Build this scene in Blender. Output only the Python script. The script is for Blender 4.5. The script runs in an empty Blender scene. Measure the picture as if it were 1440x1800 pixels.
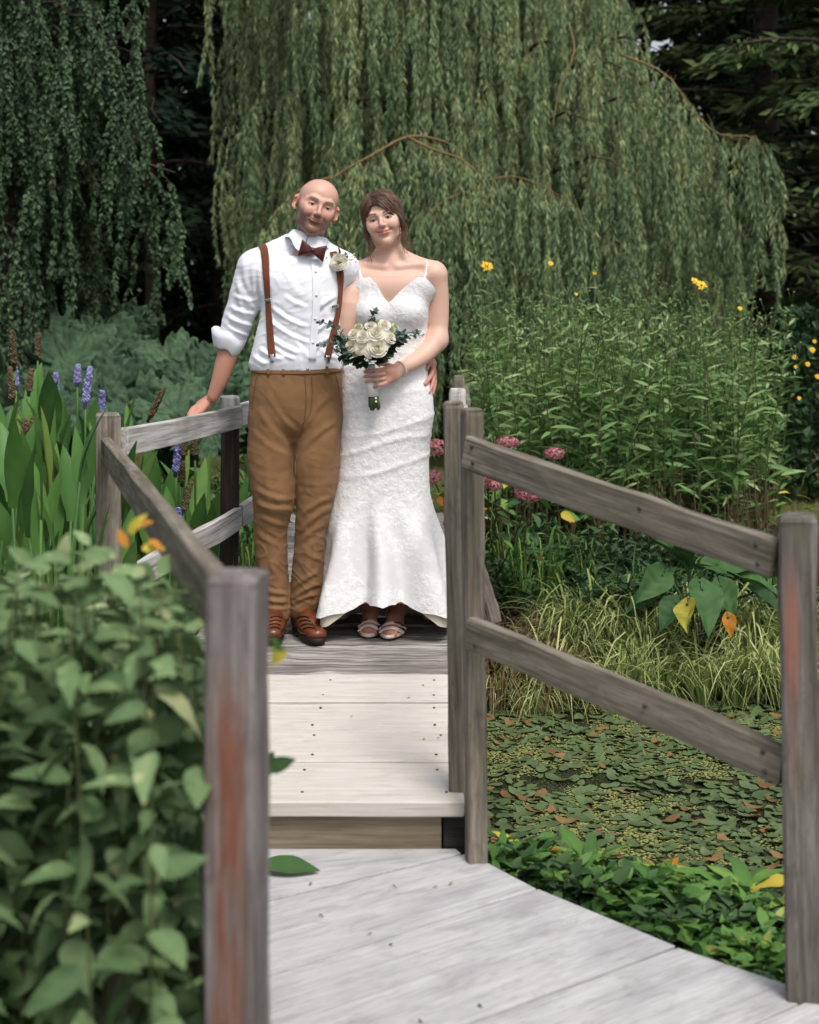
import bpy, bmesh, math, random
import numpy as np
from mathutils import Vector, Matrix, noise as mnoise
C = bpy.context
S = C.scene
COL = S.collection
R = math.radians
rng = np.random.default_rng(7)
random.seed(7)

# ------------------------------------------------------------------ camera
FPX, HORIZON, CAMZ = 2500.0, 590.0, 1.45
cam_d = bpy.data.cameras.new('camera')
cam = bpy.data.objects.new('camera', cam_d)
COL.objects.link(cam)
cam.location = (0, 0, CAMZ)
cam.rotation_euler = (R(90), 0, 0)
cam_d.sensor_fit = 'HORIZONTAL'
cam_d.sensor_width = 24.0
cam_d.lens = 24.0 * FPX / 1440.0
cam_d.shift_y = -(900.0 - HORIZON) / 1440.0
cam_d.clip_end = 400
cam_d.dof.use_dof = True
cam_d.dof.focus_distance = 5.6
cam_d.dof.aperture_fstop = 2.7
S.camera = cam

# ------------------------------------------------------------------ sky, sun, exposure
SUN_EL, SUN_AZ = R(52), R(200)
w = bpy.data.worlds.new('World')
S.world = w
w.use_nodes = True
nt = w.node_tree
nt.nodes.clear()
sky = nt.nodes.new('ShaderNodeTexSky')
sky.sky_type = 'NISHITA'
sky.sun_disc = False
sky.sun_elevation = SUN_EL
sky.sun_rotation = SUN_AZ
sky.air_density = 1.0
sky.dust_density = 4.0
hs = nt.nodes.new('ShaderNodeHueSaturation')
hs.inputs['Saturation'].default_value = 0.42
bg = nt.nodes.new('ShaderNodeBackground')
bg.inputs['Strength'].default_value = 0.122
ow = nt.nodes.new('ShaderNodeOutputWorld')
nt.links.new(sky.outputs[0], hs.inputs['Color'])
nt.links.new(hs.outputs[0], bg.inputs['Color'])
nt.links.new(bg.outputs[0], ow.inputs['Surface'])
sun_d = bpy.data.lights.new('sun', 'SUN')
sun_d.energy = 1.45
sun_d.angle = R(14)
sun_d.color = (1.0, 0.96, 0.9)
sun = bpy.data.objects.new('sun', sun_d)
COL.objects.link(sun)
# soft light comes from behind and a little right of the camera, high up
sdir = Vector((0.24, -0.58, 1.05)).normalized()
sun.rotation_euler = sdir.to_track_quat('Z', 'Y').to_euler()
sky.sun_elevation = math.asin(sdir.z)
sky.sun_rotation = math.atan2(sdir.x, sdir.y)
vs = S.view_settings
vs.view_transform = 'Standard'
vs.look = 'None'
vs.gamma = 1
vs.exposure = 0.5
vs.use_curve_mapping = False
S.render.engine = 'CYCLES'
S.cycles.max_bounces = 6
S.cycles.transparent_max_bounces = 8

# ------------------------------------------------------------------ helpers
def P(x, y, d):
    """photo pixel (1440 x 1800) at a distance d along the view axis -> world point"""
    return np.array([(x - 720.0) * d / FPX, d, CAMZ - (y - HORIZON) * d / FPX])

def props(o, label=None, cat=None, group=None, kind=None):
    if label: o['label'] = label
    if cat: o['category'] = cat
    if group: o['group'] = group
    if kind: o['kind'] = kind
    return o

def empty(name, loc, label=None, cat=None, group=None, rotz=0.0):
    o = bpy.data.objects.new(name, None)
    COL.objects.link(o)
    o.empty_display_size = 0.1
    o.location = loc
    o.rotation_euler = (0, 0, rotz)
    return props(o, label, cat, group)

def link(name, me, parent=None, M=None, world=True):
    """link mesh as object; M is its world matrix (parents are unrotated empties or meshes placed by location only)"""
    o = bpy.data.objects.new(name, me)
    COL.objects.link(o)
    M = M or Matrix()
    if parent is not None:
        o.parent = parent
        if world:
            t = Vector((0, 0, 0)); p = parent
            base = Matrix()
            chain = []
            while p is not None:
                chain.append(p.matrix_basis.copy()); p = p.parent
            for m in chain: base = m @ base
            M = base.inverted() @ M
    o.matrix_basis = M
    return o

def mesh_np(name, V, F, mat=None, smooth=True, tint=None, col=None, mats=None, midx=None):
    """V (n,3); F list of int arrays (m,k); tint: per-vertex float; col: per-vertex rgb"""
    V = np.ascontiguousarray(V, dtype=np.float32)
    if isinstance(F, np.ndarray): F = [F]
    F = [np.asarray(f, dtype=np.int32) for f in F if len(f)]
    me = bpy.data.meshes.new(name)
    me.vertices.add(len(V)); me.vertices.foreach_set('co', V.ravel())
    loops = np.concatenate([f.ravel() for f in F])
    sizes = np.concatenate([np.full(len(f), f.shape[1], dtype=np.int32) for f in F])
    starts = np.concatenate([[0], np.cumsum(sizes)[:-1]]).astype(np.int32)
    me.loops.add(len(loops)); me.loops.foreach_set('vertex_index', loops)
    me.polygons.add(len(sizes))
    me.polygons.foreach_set('loop_start', starts)
    me.polygons.foreach_set('use_smooth', np.full(len(sizes), smooth, dtype=bool))
    if mats:
        for m in mats: me.materials.append(m)
        me.polygons.foreach_set('material_index', np.asarray(midx, dtype=np.int32))
    elif mat: me.materials.append(mat)
    me.update(calc_edges=True)
    if tint is not None:
        a = me.attributes.new('tint', 'FLOAT', 'POINT')
        a.data.foreach_set('value', np.asarray(tint, dtype=np.float32))
    if col is not None:
        a = me.attributes.new('paint', 'FLOAT_COLOR', 'POINT')
        c4 = np.ones((len(V), 4), dtype=np.float32); c4[:, :3] = col
        a.data.foreach_set('color', c4.ravel())
    return me

class MB:
    """collects pieces into one mesh"""
    def __init__(s): s.V, s.F, s.T, s.n, s.I, s.K = [], [], [], 0, [], []
    def add(s, V, F, tint=0.5, mi=0, col=None):
        V = np.asarray(V, dtype=np.float64)
        if isinstance(F, np.ndarray): F = [F]
        for f in F:
            f = np.asarray(f, dtype=np.int64)
            if len(f) == 0: continue
            s.F.append(f + s.n); s.I.append(np.full(len(f), mi))
        s.V.append(V)
        s.T.append(np.broadcast_to(np.asarray(tint, dtype=np.float64), (len(V),)))
        if col is not None: s.K.append(np.broadcast_to(np.asarray(col, dtype=np.float64), (len(V), 3)))
        s.n += len(V)
    def mesh(s, name, mat, smooth=True):
        V = np.concatenate(s.V); T = np.concatenate(s.T)
        K = np.concatenate(s.K) if s.K else None
        by = {}
        for f, i in zip(s.F, s.I): by.setdefault(f.shape[1], ([], []));  by[f.shape[1]][0].append(f); by[f.shape[1]][1].append(i)
        F = [np.concatenate(v[0]) for v in by.values()]
        I = np.concatenate([np.concatenate(v[1]) for v in by.values()])
        if isinstance(mat, (list, tuple)): return mesh_np(name, V, F, smooth=smooth, tint=T, mats=list(mat), midx=I, col=K)
        return mesh_np(name, V, F, mat, smooth, tint=T, col=K)

def grid_faces(nu, nv, close_u=False, off=0):
    """faces of a grid indexed [v*nu+u]"""
    u = np.arange(nu if close_u else nu - 1); v = np.arange(nv - 1)
    U, Vv = np.meshgrid(u, v)
    U = U.ravel(); Vv = Vv.ravel(); U1 = (U + 1) % nu
    return np.stack([Vv * nu + U, Vv * nu + U1, (Vv + 1) * nu + U1, (Vv + 1) * nu + U], 1) + off

def frames(pts):
    pts = np.asarray(pts, float)
    t = np.gradient(pts, axis=0)
    t /= np.linalg.norm(t, axis=1, keepdims=True) + 1e-9
    a = np.array([0.0, 0, 1]) if abs(t[0, 2]) < 0.9 else np.array([1.0, 0, 0])
    n = np.cross(t[0], a); n /= np.linalg.norm(n)
    N = []
    for k in range(len(pts)):
        n = n - t[k] * np.dot(n, t[k]); n /= np.linalg.norm(n) + 1e-9
        N.append(n)
    N = np.array(N); B = np.cross(t, N)
    return t, N, B

def tube(pts, r, sides=6, cap=True, flat=1.0):
    """swept tube: vertices, faces (quads + caps)"""
    pts = np.asarray(pts, float); n = len(pts)
    r = np.broadcast_to(np.asarray(r, float), (n,))
    t, N, B = frames(pts)
    a = np.linspace(0, 2 * np.pi, sides, endpoint=False)
    V = pts[:, None] + r[:, None, None] * (np.cos(a)[None, :, None] * N[:, None] + flat * np.sin(a)[None, :, None] * B[:, None])
    V = V.reshape(-1, 3)
    F = [grid_faces(sides, n, True)]
    if cap:
        F.append(np.arange(sides)[::-1][None]); F.append((np.arange(sides) + (n - 1) * sides)[None])
    return V, F

def spline(pts, n):
    """Catmull-Rom through pts, n samples"""
    pts = np.asarray(pts, float)
    m = len(pts)
    if m < 3:
        t = np.linspace(0, m - 1, n)
        return np.stack([np.interp(t, np.arange(m), pts[:, k]) for k in range(pts.shape[1])], 1)
    p = np.vstack([2 * pts[0] - pts[1], pts, 2 * pts[-1] - pts[-2]])
    t = np.linspace(0, m - 1 - 1e-9, n); i = t.astype(int); f = (t - i)[:, None]
    a, b, c, d = p[i], p[i + 1], p[i + 2], p[i + 3]
    return 0.5 * (2 * b + (c - a) * f + (2 * a - 5 * b + 4 * c - d) * f ** 2 + (3 * b - a - 3 * c + d) * f ** 3)

def rotm(ax, ang):
    return np.array(Matrix.Rotation(ang, 3, Vector(ax)))

def basis(direction, roll=0.0, up=(0, 0, 1)):
    """3x3 with columns (side, direction, normal)"""
    d = np.asarray(direction, float); d = d / (np.linalg.norm(d) + 1e-9)
    u = np.asarray(up, float)
    s = np.cross(d, u)
    if np.linalg.norm(s) < 1e-4: s = np.cross(d, [1.0, 0, 0])
    s /= np.linalg.norm(s); n = np.cross(s, d)
    c, q = math.cos(roll), math.sin(roll)
    return np.stack([c * s + q * n, d, -q * s + c * n], 1)

def bases(D, roll, up=(0, 0, 1)):
    """vectorised basis: D (n,3), roll (n,) -> (n,3,3)"""
    D = D / (np.linalg.norm(D, axis=1, keepdims=True) + 1e-9)
    s = np.cross(D, np.asarray(up, float))
    bad = np.linalg.norm(s, axis=1) < 1e-3
    s[bad] = [1, 0, 0]
    s /= np.linalg.norm(s, axis=1, keepdims=True); n = np.cross(s, D)
    c = np.cos(roll)[:, None]; q = np.sin(roll)[:, None]
    return np.stack([c * s + q * n, D, -q * s + c * n], 2)

def stamp(TV, TF, pos, Rm, sc):
    """copies of a template (TV (k,3), TF list) -> V, F;  Rm (n,3,3), sc (n,) or (n,3)"""
    n = len(pos); k = len(TV)
    sc = np.asarray(sc, float)
    if sc.ndim == 1: sc = np.repeat(sc[:, None], 3, 1)
    L = TV[None] * sc[:, None, :]
    V = np.einsum('nij,nkj->nki', Rm, L) + np.asarray(pos)[:, None]
    F = [(f[None] + (np.arange(n) * k)[:, None, None]).reshape(-1, f.shape[1]) for f in TF]
    return V.reshape(-1, 3), F

def leaf_t(width=0.3, nseg=4, fold=0.12, droop=0.1, tip=1.0, base=0.0, wave=0.0):
    """leaf template: length 1 along +y, x = width, z up; quads either side of the midrib"""
    t = np.linspace(0, 1, nseg + 1)
    wv = np.sin(np.pi * t ** (0.75 * tip)) ** 0.85 * width * 0.5
    wv[0] = base * width * 0.5 + 0.004; wv[-1] = 0.004
    z = -droop * t ** 2
    wz = wave * np.sin(t * 14)
    V = []
    for k in range(nseg + 1):
        V += [(-wv[k], t[k], z[k] + fold * wv[k] + wz[k]), (0, t[k], z[k]), (wv[k], t[k], z[k] + fold * wv[k] - wz[k])]
    F = []
    for k in range(nseg):
        a = 3 * k
        F += [(a, a + 1, a + 4, a + 3), (a + 1, a + 2, a + 5, a + 4)]
    return np.array(V, float), [np.array(F)]

def diamond_t(width=0.25, bend=0.08):
    """cheap leaf: 2 triangles-ish quad folded"""
    V = np.array([(0, 0, 0), (width / 2, 0.45, bend), (0, 1, 0), (-width / 2, 0.45, bend)], float)
    return V, [np.array([(0, 1, 2, 3)])]

def vnoise(Pn, scale, seed=0.0):
    o = Vector((seed * 13.7, seed * 7.1, seed * 3.3))
    return np.array([mnoise.noise(Vector(p) * scale + o) for p in Pn])

def smoothstep(a, b, x):
    t = np.clip((x - a) / (b - a), 0, 1); return t * t * (3 - 2 * t)

# ------------------------------------------------------------------ node helpers
class NT:
    def __init__(s, name):
        s.m = bpy.data.materials.new(name); s.m.use_nodes = True
        s.t = s.m.node_tree; s.t.nodes.clear()
        s.out = s.t.nodes.new('ShaderNodeOutputMaterial')
    def n(s, kind, **kw):
        x = s.t.nodes.new('ShaderNode' + kind)
        for k, v in kw.items():
            if k.startswith('i_'):
                key = k[2:]
                key = int(key) if key.isdigit() else key.replace('_', ' ')
                x.inputs[key].default_value = v
            else: setattr(x, k, v)
        return x
    def l(s, a, b): s.t.links.new(a, b)
    def math(s, op, a, b=None, clamp=False):
        x = s.n('Math', operation=op); x.use_clamp = clamp
        for i, q in enumerate((a, b)):
            if q is None: continue
            if isinstance(q, (int, float)): x.inputs[i].default_value = q
            else: s.l(q, x.inputs[i])
        return x.outputs[0]
    def ramp(s, fac, stops, interp='LINEAR'):
        x = s.n('ValToRGB'); e = x.color_ramp.elements
        x.color_ramp.interpolation = interp
        while len(e) < len(stops): e.new(0.5)
        for q, (p, c) in zip(e, stops):
            q.position = p; q.color = (*c, 1) if len(c) == 3 else c
        s.l(fac, x.inputs[0]); return x.outputs[0]
    def mix(s, fac, a, b, blend='MIX'):
        x = s.n('MixRGB', blend_type=blend)
        for i, q in enumerate((fac, a, b)):
            if isinstance(q, (int, float)): x.inputs[i].default_value = q
            elif isinstance(q, tuple): x.inputs[i].default_value = (*q, 1) if len(q) == 3 else q
            else: s.l(q, x.inputs[i])
        return x.outputs[0]
    def coords(s, kind='Object', scale=(1, 1, 1), rand=True):
        tc = s.n('TexCoord'); mp = s.n('Mapping'); mp.inputs['Scale'].default_value = scale
        s.l(tc.outputs[kind], mp.inputs['Vector'])
        if rand:
            oi = s.n('ObjectInfo')
            add = s.n('VectorMath', operation='ADD'); mul = s.math('MULTIPLY', oi.outputs['Random'], 37.0)
            s.l(mp.outputs[0], add.inputs[0]); s.l(mul, add.inputs[1]); return add.outputs[0]
        return mp.outputs[0]
    def noise(s, vec, scale=5, detail=4, rough=0.55, dist=0.0):
        x = s.n('TexNoise'); x.inputs['Scale'].default_value = scale; x.inputs['Detail'].default_value = detail
        x.inputs['Roughness'].default_value = rough; x.inputs['Distortion'].default_value = dist
        s.l(vec, x.inputs['Vector']); return x.outputs['Fac']
    def bump(s, h, strength=0.3, dist=0.01):
        x = s.n('Bump'); x.inputs['Strength'].default_value = strength; x.inputs['Distance'].default_value = dist
        s.l(h, x.inputs['Height']); return x.outputs[0]
    def bsdf(s, color, rough=0.6, spec=0.3, normal=None, **kw):
        x = s.n('BsdfPrincipled')
        if isinstance(color, tuple): x.inputs['Base Color'].default_value = (*color, 1)
        else: s.l(color, x.inputs['Base Color'])
        if isinstance(rough, (int, float)): x.inputs['Roughness'].default_value = rough
        else: s.l(rough, x.inputs['Roughness'])
        x.inputs['Specular IOR Level'].default_value = spec
        if normal is not None: s.l(normal, x.inputs['Normal'])
        for k, v in kw.items():
            x.inputs[k.replace('_', ' ')].default_value = v
        return x.outputs[0]
    def done(s, shader):
        s.l(shader, s.out.inputs['Surface']); return s.m

def mat_wood(name, dark, mid, light, blotch=(0.4, 0.38, 0.36), blotch_amt=0.25, fade=None, gscale=1.0, bump=0.35, rough=0.8, red=None, moss=0.0, contrast=(0.36, 0.5, 0.64), stain=0.0):
    """weathered timber; the board's own x axis runs along the grain"""
    m = NT(name)
    v = m.coords('Object', (1.3 * gscale, 26 * gscale, 26 * gscale))
    fine = m.noise(v, 1.6, 5, 0.65, 0.3)
    v2 = m.coords('Object', (5 * gscale, 120 * gscale, 120 * gscale))
    fib = m.noise(v2, 1.0, 3, 0.6)
    g = m.math('ADD', m.math('MULTIPLY', fine, 0.65), m.math('MULTIPLY', fib, 0.35))
    c = m.ramp(g, [(contrast[0], dark), (contrast[1], mid), (contrast[2], light)])
    v3 = m.coords('Object', (2.2, 5, 5))
    big = m.noise(v3, 1.5, 4, 0.6)
    bf = m.ramp(big, [(0.45, (0, 0, 0)), (0.68, (1, 1, 1))])
    c = m.mix(m.math('MULTIPLY', bf, blotch_amt), c, blotch)
    if stain:
        # rain stains, scuffs and hairline cracks
        s1 = m.noise(m.coords('Object', (5, 12, 12)), 1.6, 6, 0.7, 0.6)
        c = m.mix(m.math('MULTIPLY', m.ramp(s1, [(0.50, (0, 0, 0)), (0.66, (1, 1, 1))]), stain), c, dark)
        s2 = m.noise(m.coords('Object', (1.1, 34, 34)), 1.3, 3, 0.5, 0.2)
        cr = m.ramp(m.math('ABSOLUTE', m.math('SUBTRACT', s2, 0.5)), [(0.0, (1, 1, 1)), (0.012, (0, 0, 0))])
        c = m.mix(m.math('MULTIPLY', cr, stain * 0.8), c, tuple(q * 0.45 for q in dark))
        s3 = m.noise(m.coords('Object', (60, 90, 90)), 1.0, 3, 0.7)
        c = m.mix(m.math('MULTIPLY', m.ramp(s3, [(0.6, (0, 0, 0)), (0.72, (1, 1, 1))]), stain * 0.5), c, dark)
    if moss:
        v4 = m.coords('Object', (3, 8, 8)); gm = m.noise(v4, 2.0, 5, 0.65)
        mf = m.ramp(gm, [(0.52, (0, 0, 0)), (0.7, (1, 1, 1))])
        c = m.mix(m.math('MULTIPLY', mf, moss), c, (0.12, 0.13, 0.06))
    if red:
        # worn remains of red-brown paint in a strip along the length
        tc = m.n('TexCoord'); sx = m.n('SeparateXYZ'); m.l(tc.outputs['Object'], sx.inputs[0])
        yy = m.math('ABSOLUTE', m.math('SUBTRACT', sx.outputs['Y'], red[1]))
        strip = m.ramp(m.math('ADD', yy, m.math('MULTIPLY', m.math('SUBTRACT', fine, 0.5), 0.05)), [(red[2] * 0.55, (1, 1, 1)), (red[2], (0, 0, 0))])
        v5 = m.coords('Object', (4, 30, 30)); wn = m.noise(v5, 1.3, 5, 0.7)
        wf = m.ramp(wn, [(0.42, (1, 1, 1)), (0.66, (0.22, 0.22, 0.22))])
        if fade:   # the paint has worn off towards the top (and the foot)
            wf = m.math('MULTIPLY', wf, m.ramp(m.math('ADD', m.math('MULTIPLY', sx.outputs['X'], 0.5), m.math('MULTIPLY', fine, 0.06)), [(fade[0], (0, 0, 0)), (fade[1], (1, 1, 1)), (fade[2], (1, 1, 1)), (fade[3], (0, 0, 0))]))
        c = m.mix(m.math('MULTIPLY', strip, m.math('MULTIPLY', wf, red[3] if len(red) > 3 else 0.9)), c, red[0])
    hgt = m.math('ADD', m.math('MULTIPLY', fine, 0.7), m.math('MULTIPLY', fib, 0.5))
    nb = m.bump(hgt, bump, 0.006)
    return m.done(m.bsdf(c, rough, 0.25, nb))

def mat_leaf(name, dark, light, tip=None, trans=0.25, rough=0.45, spec=0.4, rand=True, vein=0.0, coat=0.0):
    """foliage: colour from the per-vertex tint (and the object's own random number)"""
    m = NT(name)
    at = m.n('Attribute'); at.attribute_name = 'tint'
    f = at.outputs['Fac']
    if rand:
        oi = m.n('ObjectInfo')
        f = m.math('ADD', f, m.math('MULTIPLY', m.math('SUBTRACT', oi.outputs['Random'], 0.5), 0.5), True)
    stops = [(0.0, dark), (0.8, light)]
    if tip: stops = [(0.0, dark), (0.72, light), (0.93, tip)]
    c = m.ramp(f, stops)
    nrm = None
    if vein:
        v = m.coords('Object', (1, 1, 1)); h = m.noise(v, vein, 3, 0.6)
        nrm = m.bump(h, 0.35, 0.01)
    d = m.bsdf(c, min(0.8, rough + 0.1), spec * 0.55, nrm)
    tr = m.n('BsdfTranslucent'); m.l(c, tr.inputs['Color'])
    mx = m.n('MixShader'); mx.inputs[0].default_value = trans
    m.l(d, mx.inputs[1]); m.l(tr.outputs[0], mx.inputs[2])
    return m.done(mx.outputs[0])

def mat_plain(name, color, rough=0.6, spec=0.3, var=0.15, scale=30, bump=0.0, **kw):
    m = NT(name); v = m.coords('Object', (1, 1, 1), False)
    nz = m.noise(v, scale, 4, 0.6)
    d = tuple(max(0, q * (1 - var)) for q in color); l = tuple(min(1, q * (1 + var)) for q in color)
    c = m.ramp(nz, [(0.3, d), (0.7, l)])
    nb = m.bump(nz, bump, 0.004) if bump else None
    return m.done(m.bsdf(c, rough, spec, nb, **kw))
# ------------------------------------------------------------------ ground, pond, lawn
def ground_h(X, Y):
    """height of the land"""
    X = np.asarray(X, float); Y = np.asarray(Y, float)
    near = 4.42 - 0.25 * np.clip(X - 0.2, -6, 3) - 0.2 * smoothstep(0.5, 1.0, X)            # near edge of the pond
    far = 6.75 + 0.25 * np.sin(X * 1.3) + 0.12 * np.sin(X * 3.1)
    far = np.where(X < -0.5, far + 1.6 * smoothstep(-0.5, -1.6, X), far)
    near = np.where(X < -0.6, near + 0.35 * smoothstep(-0.6, -1.4, X), near)
    inside = smoothstep(0.0, 0.35, Y - near) * smoothstep(0.0, 0.55, far - Y) * smoothstep(7.5, 6.5, np.abs(X))
    bank = -0.12 + 0.27 * smoothstep(6.8, 9.5, Y)
    h = bank * (1 - inside) + (-0.55) * inside
    return h + 0.015 * np.sin(X * 5.1 + Y * 3.3) + 0.012 * np.sin(X * 2.3 - Y * 4.7)

m = NT('mat_soil')
v = m.coords('Object', (1, 1, 1), False)
n1 = m.noise(v, 3, 6, 0.65); n2 = m.noise(v, 22, 5, 0.7)
c = m.ramp(n1, [(0.3, (0.018, 0.014, 0.009)), (0.55, (0.04, 0.03, 0.02)), (0.75, (0.035, 0.045, 0.018))])
c = m.mix(0.4, c, m.ramp(n2, [(0.35, (0.01, 0.008, 0.006)), (0.7, (0.07, 0.055, 0.035))]))
M_SOIL = m.done(m.bsdf(c, 0.95, 0.1, m.bump(n2, 0.8, 0.03)))

gx = np.concatenate([np.linspace(-60, -9, 18), np.linspace(-8, 8, 161), np.linspace(9, 60, 18)])
gy = np.concatenate([np.linspace(-25, -1, 10), np.linspace(0, 14, 141), np.linspace(15, 90, 26)])
GX, GY = np.meshgrid(gx, gy)
GZ = ground_h(GX, GY)
V = np.stack([GX.ravel(), GY.ravel(), GZ.ravel()], 1)
props(link('ground', mesh_np('ground', V, grid_faces(len(gx), len(gy)), M_SOIL)), kind='structure')

m = NT('mat_lawn')
v = m.coords('Object', (1, 1, 1), False)
n1 = m.noise(v, 1.2, 5, 0.6); n2 = m.noise(v, 40, 4, 0.7)
c = m.ramp(n1, [(0.3, (0.06, 0.085, 0.02)), (0.6, (0.10, 0.115, 0.03)), (0.75, (0.15, 0.125, 0.05))])
c = m.mix(0.5, c, m.ramp(n2, [(0.3, (0.03, 0.05, 0.012)), (0.7, (0.15, 0.16, 0.05))]))
M_LAWN = m.done(m.bsdf(c, 0.9, 0.15, m.bump(n2, 0.7, 0.03)))
lx = np.linspace(-7, 9, 81); ly = np.linspace(9.7, 16.5, 40)
LX, LY = np.meshgrid(lx, ly)
V = np.stack([LX.ravel(), LY.ravel(), ground_h(LX, LY).ravel() + 0.012], 1)
props(link('lawn', mesh_np('lawn', V, grid_faces(len(lx), len(ly)), M_LAWN)), kind='structure')

WATER_Z = -0.23
m = NT('mat_pond')
v = m.coords('Object', (1, 1, 1), False)
n1 = m.noise(v, 2.2, 6, 0.7); n2 = m.noise(v, 160, 3, 0.7)
scum = m.ramp(n1, [(0.4, (0, 0, 0)), (0.62, (1, 1, 1))])
dots = m.ramp(n2, [(0.5, (0, 0, 0)), (0.6, (1, 1, 1))])
f = m.math('MULTIPLY', m.math('ADD', m.math('MULTIPLY', scum, 0.6), 0.35), dots)
c = m.mix(f, (0.006, 0.008, 0.005), (0.11, 0.12, 0.035))
rr = m.ramp(f, [(0, (0.12, 0.12, 0.12)), (0.5, (0.7, 0.7, 0.7))])
M_POND = m.done(m.bsdf(c, rr, 0.5, m.bump(dots, 0.25, 0.003)))
V = np.array([(-9, 3.2, WATER_Z), (8, 3.2, WATER_Z), (8, 9.5, WATER_Z), (-9, 9.5, WATER_Z)], float)
props(link('pond_water', mesh_np('pond_water', V, np.array([(0, 1, 2, 3)]), M_POND)), kind='structure')

# ------------------------------------------------------------------ timber
W_GREY = mat_wood('wood_grey', (0.088, 0.072, 0.054), (0.20, 0.175, 0.138), (0.32, 0.285, 0.24), (0.10, 0.095, 0.06), 0.35, moss=0.35, stain=0.5)
W_PALE = mat_wood('wood_pale_paint', (0.16, 0.15, 0.145), (0.40, 0.385, 0.37), (0.56, 0.54, 0.52), (0.2, 0.19, 0.18), 0.6, contrast=(0.34, 0.46, 0.56), bump=0.5)
W_NEW = mat_wood('wood_new_plank', (0.42, 0.375, 0.32), (0.57, 0.53, 0.475), (0.64, 0.61, 0.57), (0.60, 0.54, 0.45), 0.45, gscale=1.3, bump=0.25, contrast=(0.28, 0.44, 0.64), stain=0.35)
W_PATH = mat_wood('wood_path_plank', (0.30, 0.29, 0.285), (0.46, 0.455, 0.455), (0.57, 0.565, 0.57), (0.31, 0.30, 0.315), 0.65, gscale=1.9, bump=0.35, contrast=(0.25, 0.45, 0.66), stain=0.55)
W_OLD = mat_wood('wood_old_deck', (0.06, 0.050, 0.044), (0.24, 0.22, 0.205), (0.46, 0.44, 0.42), (0.15, 0.125, 0.115), 0.45, gscale=1.2, bump=1.0, contrast=(0.38, 0.49, 0.6))
W_DARK = mat_wood('wood_dark_post', (0.016, 0.011, 0.009), (0.035, 0.025, 0.021), (0.07, 0.055, 0.048), (0.03, 0.022, 0.02), 0.3)
W_BEAM = mat_wood('wood_riser', (0.12, 0.095, 0.06), (0.20, 0.165, 0.115), (0.27, 0.225, 0.16), (0.13, 0.10, 0.06), 0.5, bump=0.3)
W_BLACK = mat_wood('wood_black_and_gap_shade', (0.008, 0.007, 0.006), (0.02, 0.018, 0.016), (0.04, 0.036, 0.032), (0.02, 0.018, 0.015), 0.4)  # near-black bearers and piles; also the shade painted into the step gap
W_RED = mat_wood('wood_red_worn_post', (0.10, 0.085, 0.08), (0.21, 0.185, 0.175), (0.33, 0.30, 0.285), (0.08, 0.065, 0.06), 0.5, red=((0.215, 0.072, 0.036), 0.002, 0.030, 0.92), stain=0.6, fade=(-0.1, 0.0, 0.67, 0.73))
W_PINK = mat_wood('wood_pink_worn_post', (0.07, 0.06, 0.055), (0.15, 0.135, 0.12), (0.24, 0.22, 0.20), (0.08, 0.075, 0.05), 0.4, red=((0.33, 0.14, 0.10), 0.018, 0.020, 0.7), fade=(0.50, 0.64, 0.72, 0.77), moss=0.3, stain=0.6)
M_SCREW = mat_plain('mat_screw', (0.05, 0.045, 0.04), 0.5, 0.5)

def board_mesh(name, L, Wd, T, mat, jit=0.002, ch=0.004, nst=9, dome=0.0, seed=0, taper=1.0):
    """chamfered plank, x along the grain from 0 to L, y across, z thickness; slightly uneven"""
    r = np.random.default_rng(seed)
    xs = np.linspace(0, 1, nst)
    hw, ht = Wd / 2, T / 2
    prof = np.array([(-hw + ch, -ht), (hw - ch, -ht), (hw, -ht + ch), (hw, ht - ch), (hw - ch, ht), (-hw + ch, ht), (-hw, ht - ch), (-hw, -ht + ch)])
    st = [(0, 1.0)] if not dome else []
    rows = []
    xx = list(xs * L)
    sc = [1.0] * nst
    if dome:
        xx = list(np.linspace(0, L - dome, nst)) + [L - 0.55 * dome, L - 0.2 * dome, L]
        sc = [1.0] * nst + [0.975, 0.9, 0.72]
    else:
        xx = [0] + list(np.linspace(ch, L - ch, nst)) + [L]
        e0 = 1 - 2 * ch / max(Wd, T)
        sc = [e0] + [1.0] * nst + [e0]
    n = len(xx)
    wob_y = np.cumsum(r.normal(0, jit * 0.5, n)); wob_z = np.cumsum(r.normal(0, jit * 0.35, n))
    wob_y -= np.linspace(wob_y[0], wob_y[-1], n); wob_z -= np.linspace(wob_z[0], wob_z[-1], n)
    V = []
    for k in range(n):
        p = prof * sc[k] * (1 + (taper - 1) * xx[k] / L) + r.normal(0, jit * 0.35, prof.shape)
        V.append(np.stack([np.full(8, xx[k]), p[:, 0] + wob_y[k], p[:, 1] + wob_z[k]], 1))
    V = np.concatenate(V)
    F = [grid_faces(8, n, True), np.arange(8)[::-1][None], (np.arange(8) + (n - 1) * 8)[None]]
    return mesh_np(name, V, F, mat, smooth=False)

def axes(p0, p1, up):
    x = (Vector(p1) - Vector(p0)); L = x.length; x.normalize()
    z = Vector(up); z = (z - x * z.dot(x)).normalized()
    y = z.cross(x)
    M = Matrix((x, y, z)).transposed().to_4x4(); M.translation = Vector(p0)
    return M, L

_bs = [0]
def board(name, p0, p1, Wd, T, up, mat, parent, **kw):
    """plank from p0 to p1 (centre line), width Wd across, thickness T along up"""
    M, L = axes(p0, p1, up)
    _bs[0] += 1
    return link(name, board_mesh(name, L, Wd, T, mat, seed=_bs[0], **kw), parent, M)

def screw(parent, p, r=0.005):
    V, F = tube([Vector(p) - Vector((0, 0, 0.003)), Vector(p) + Vector((0, 0, 0.0015))], r, 8)
    return link('screw', mesh_np('screw', V, F, M_SCREW), parent)

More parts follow.
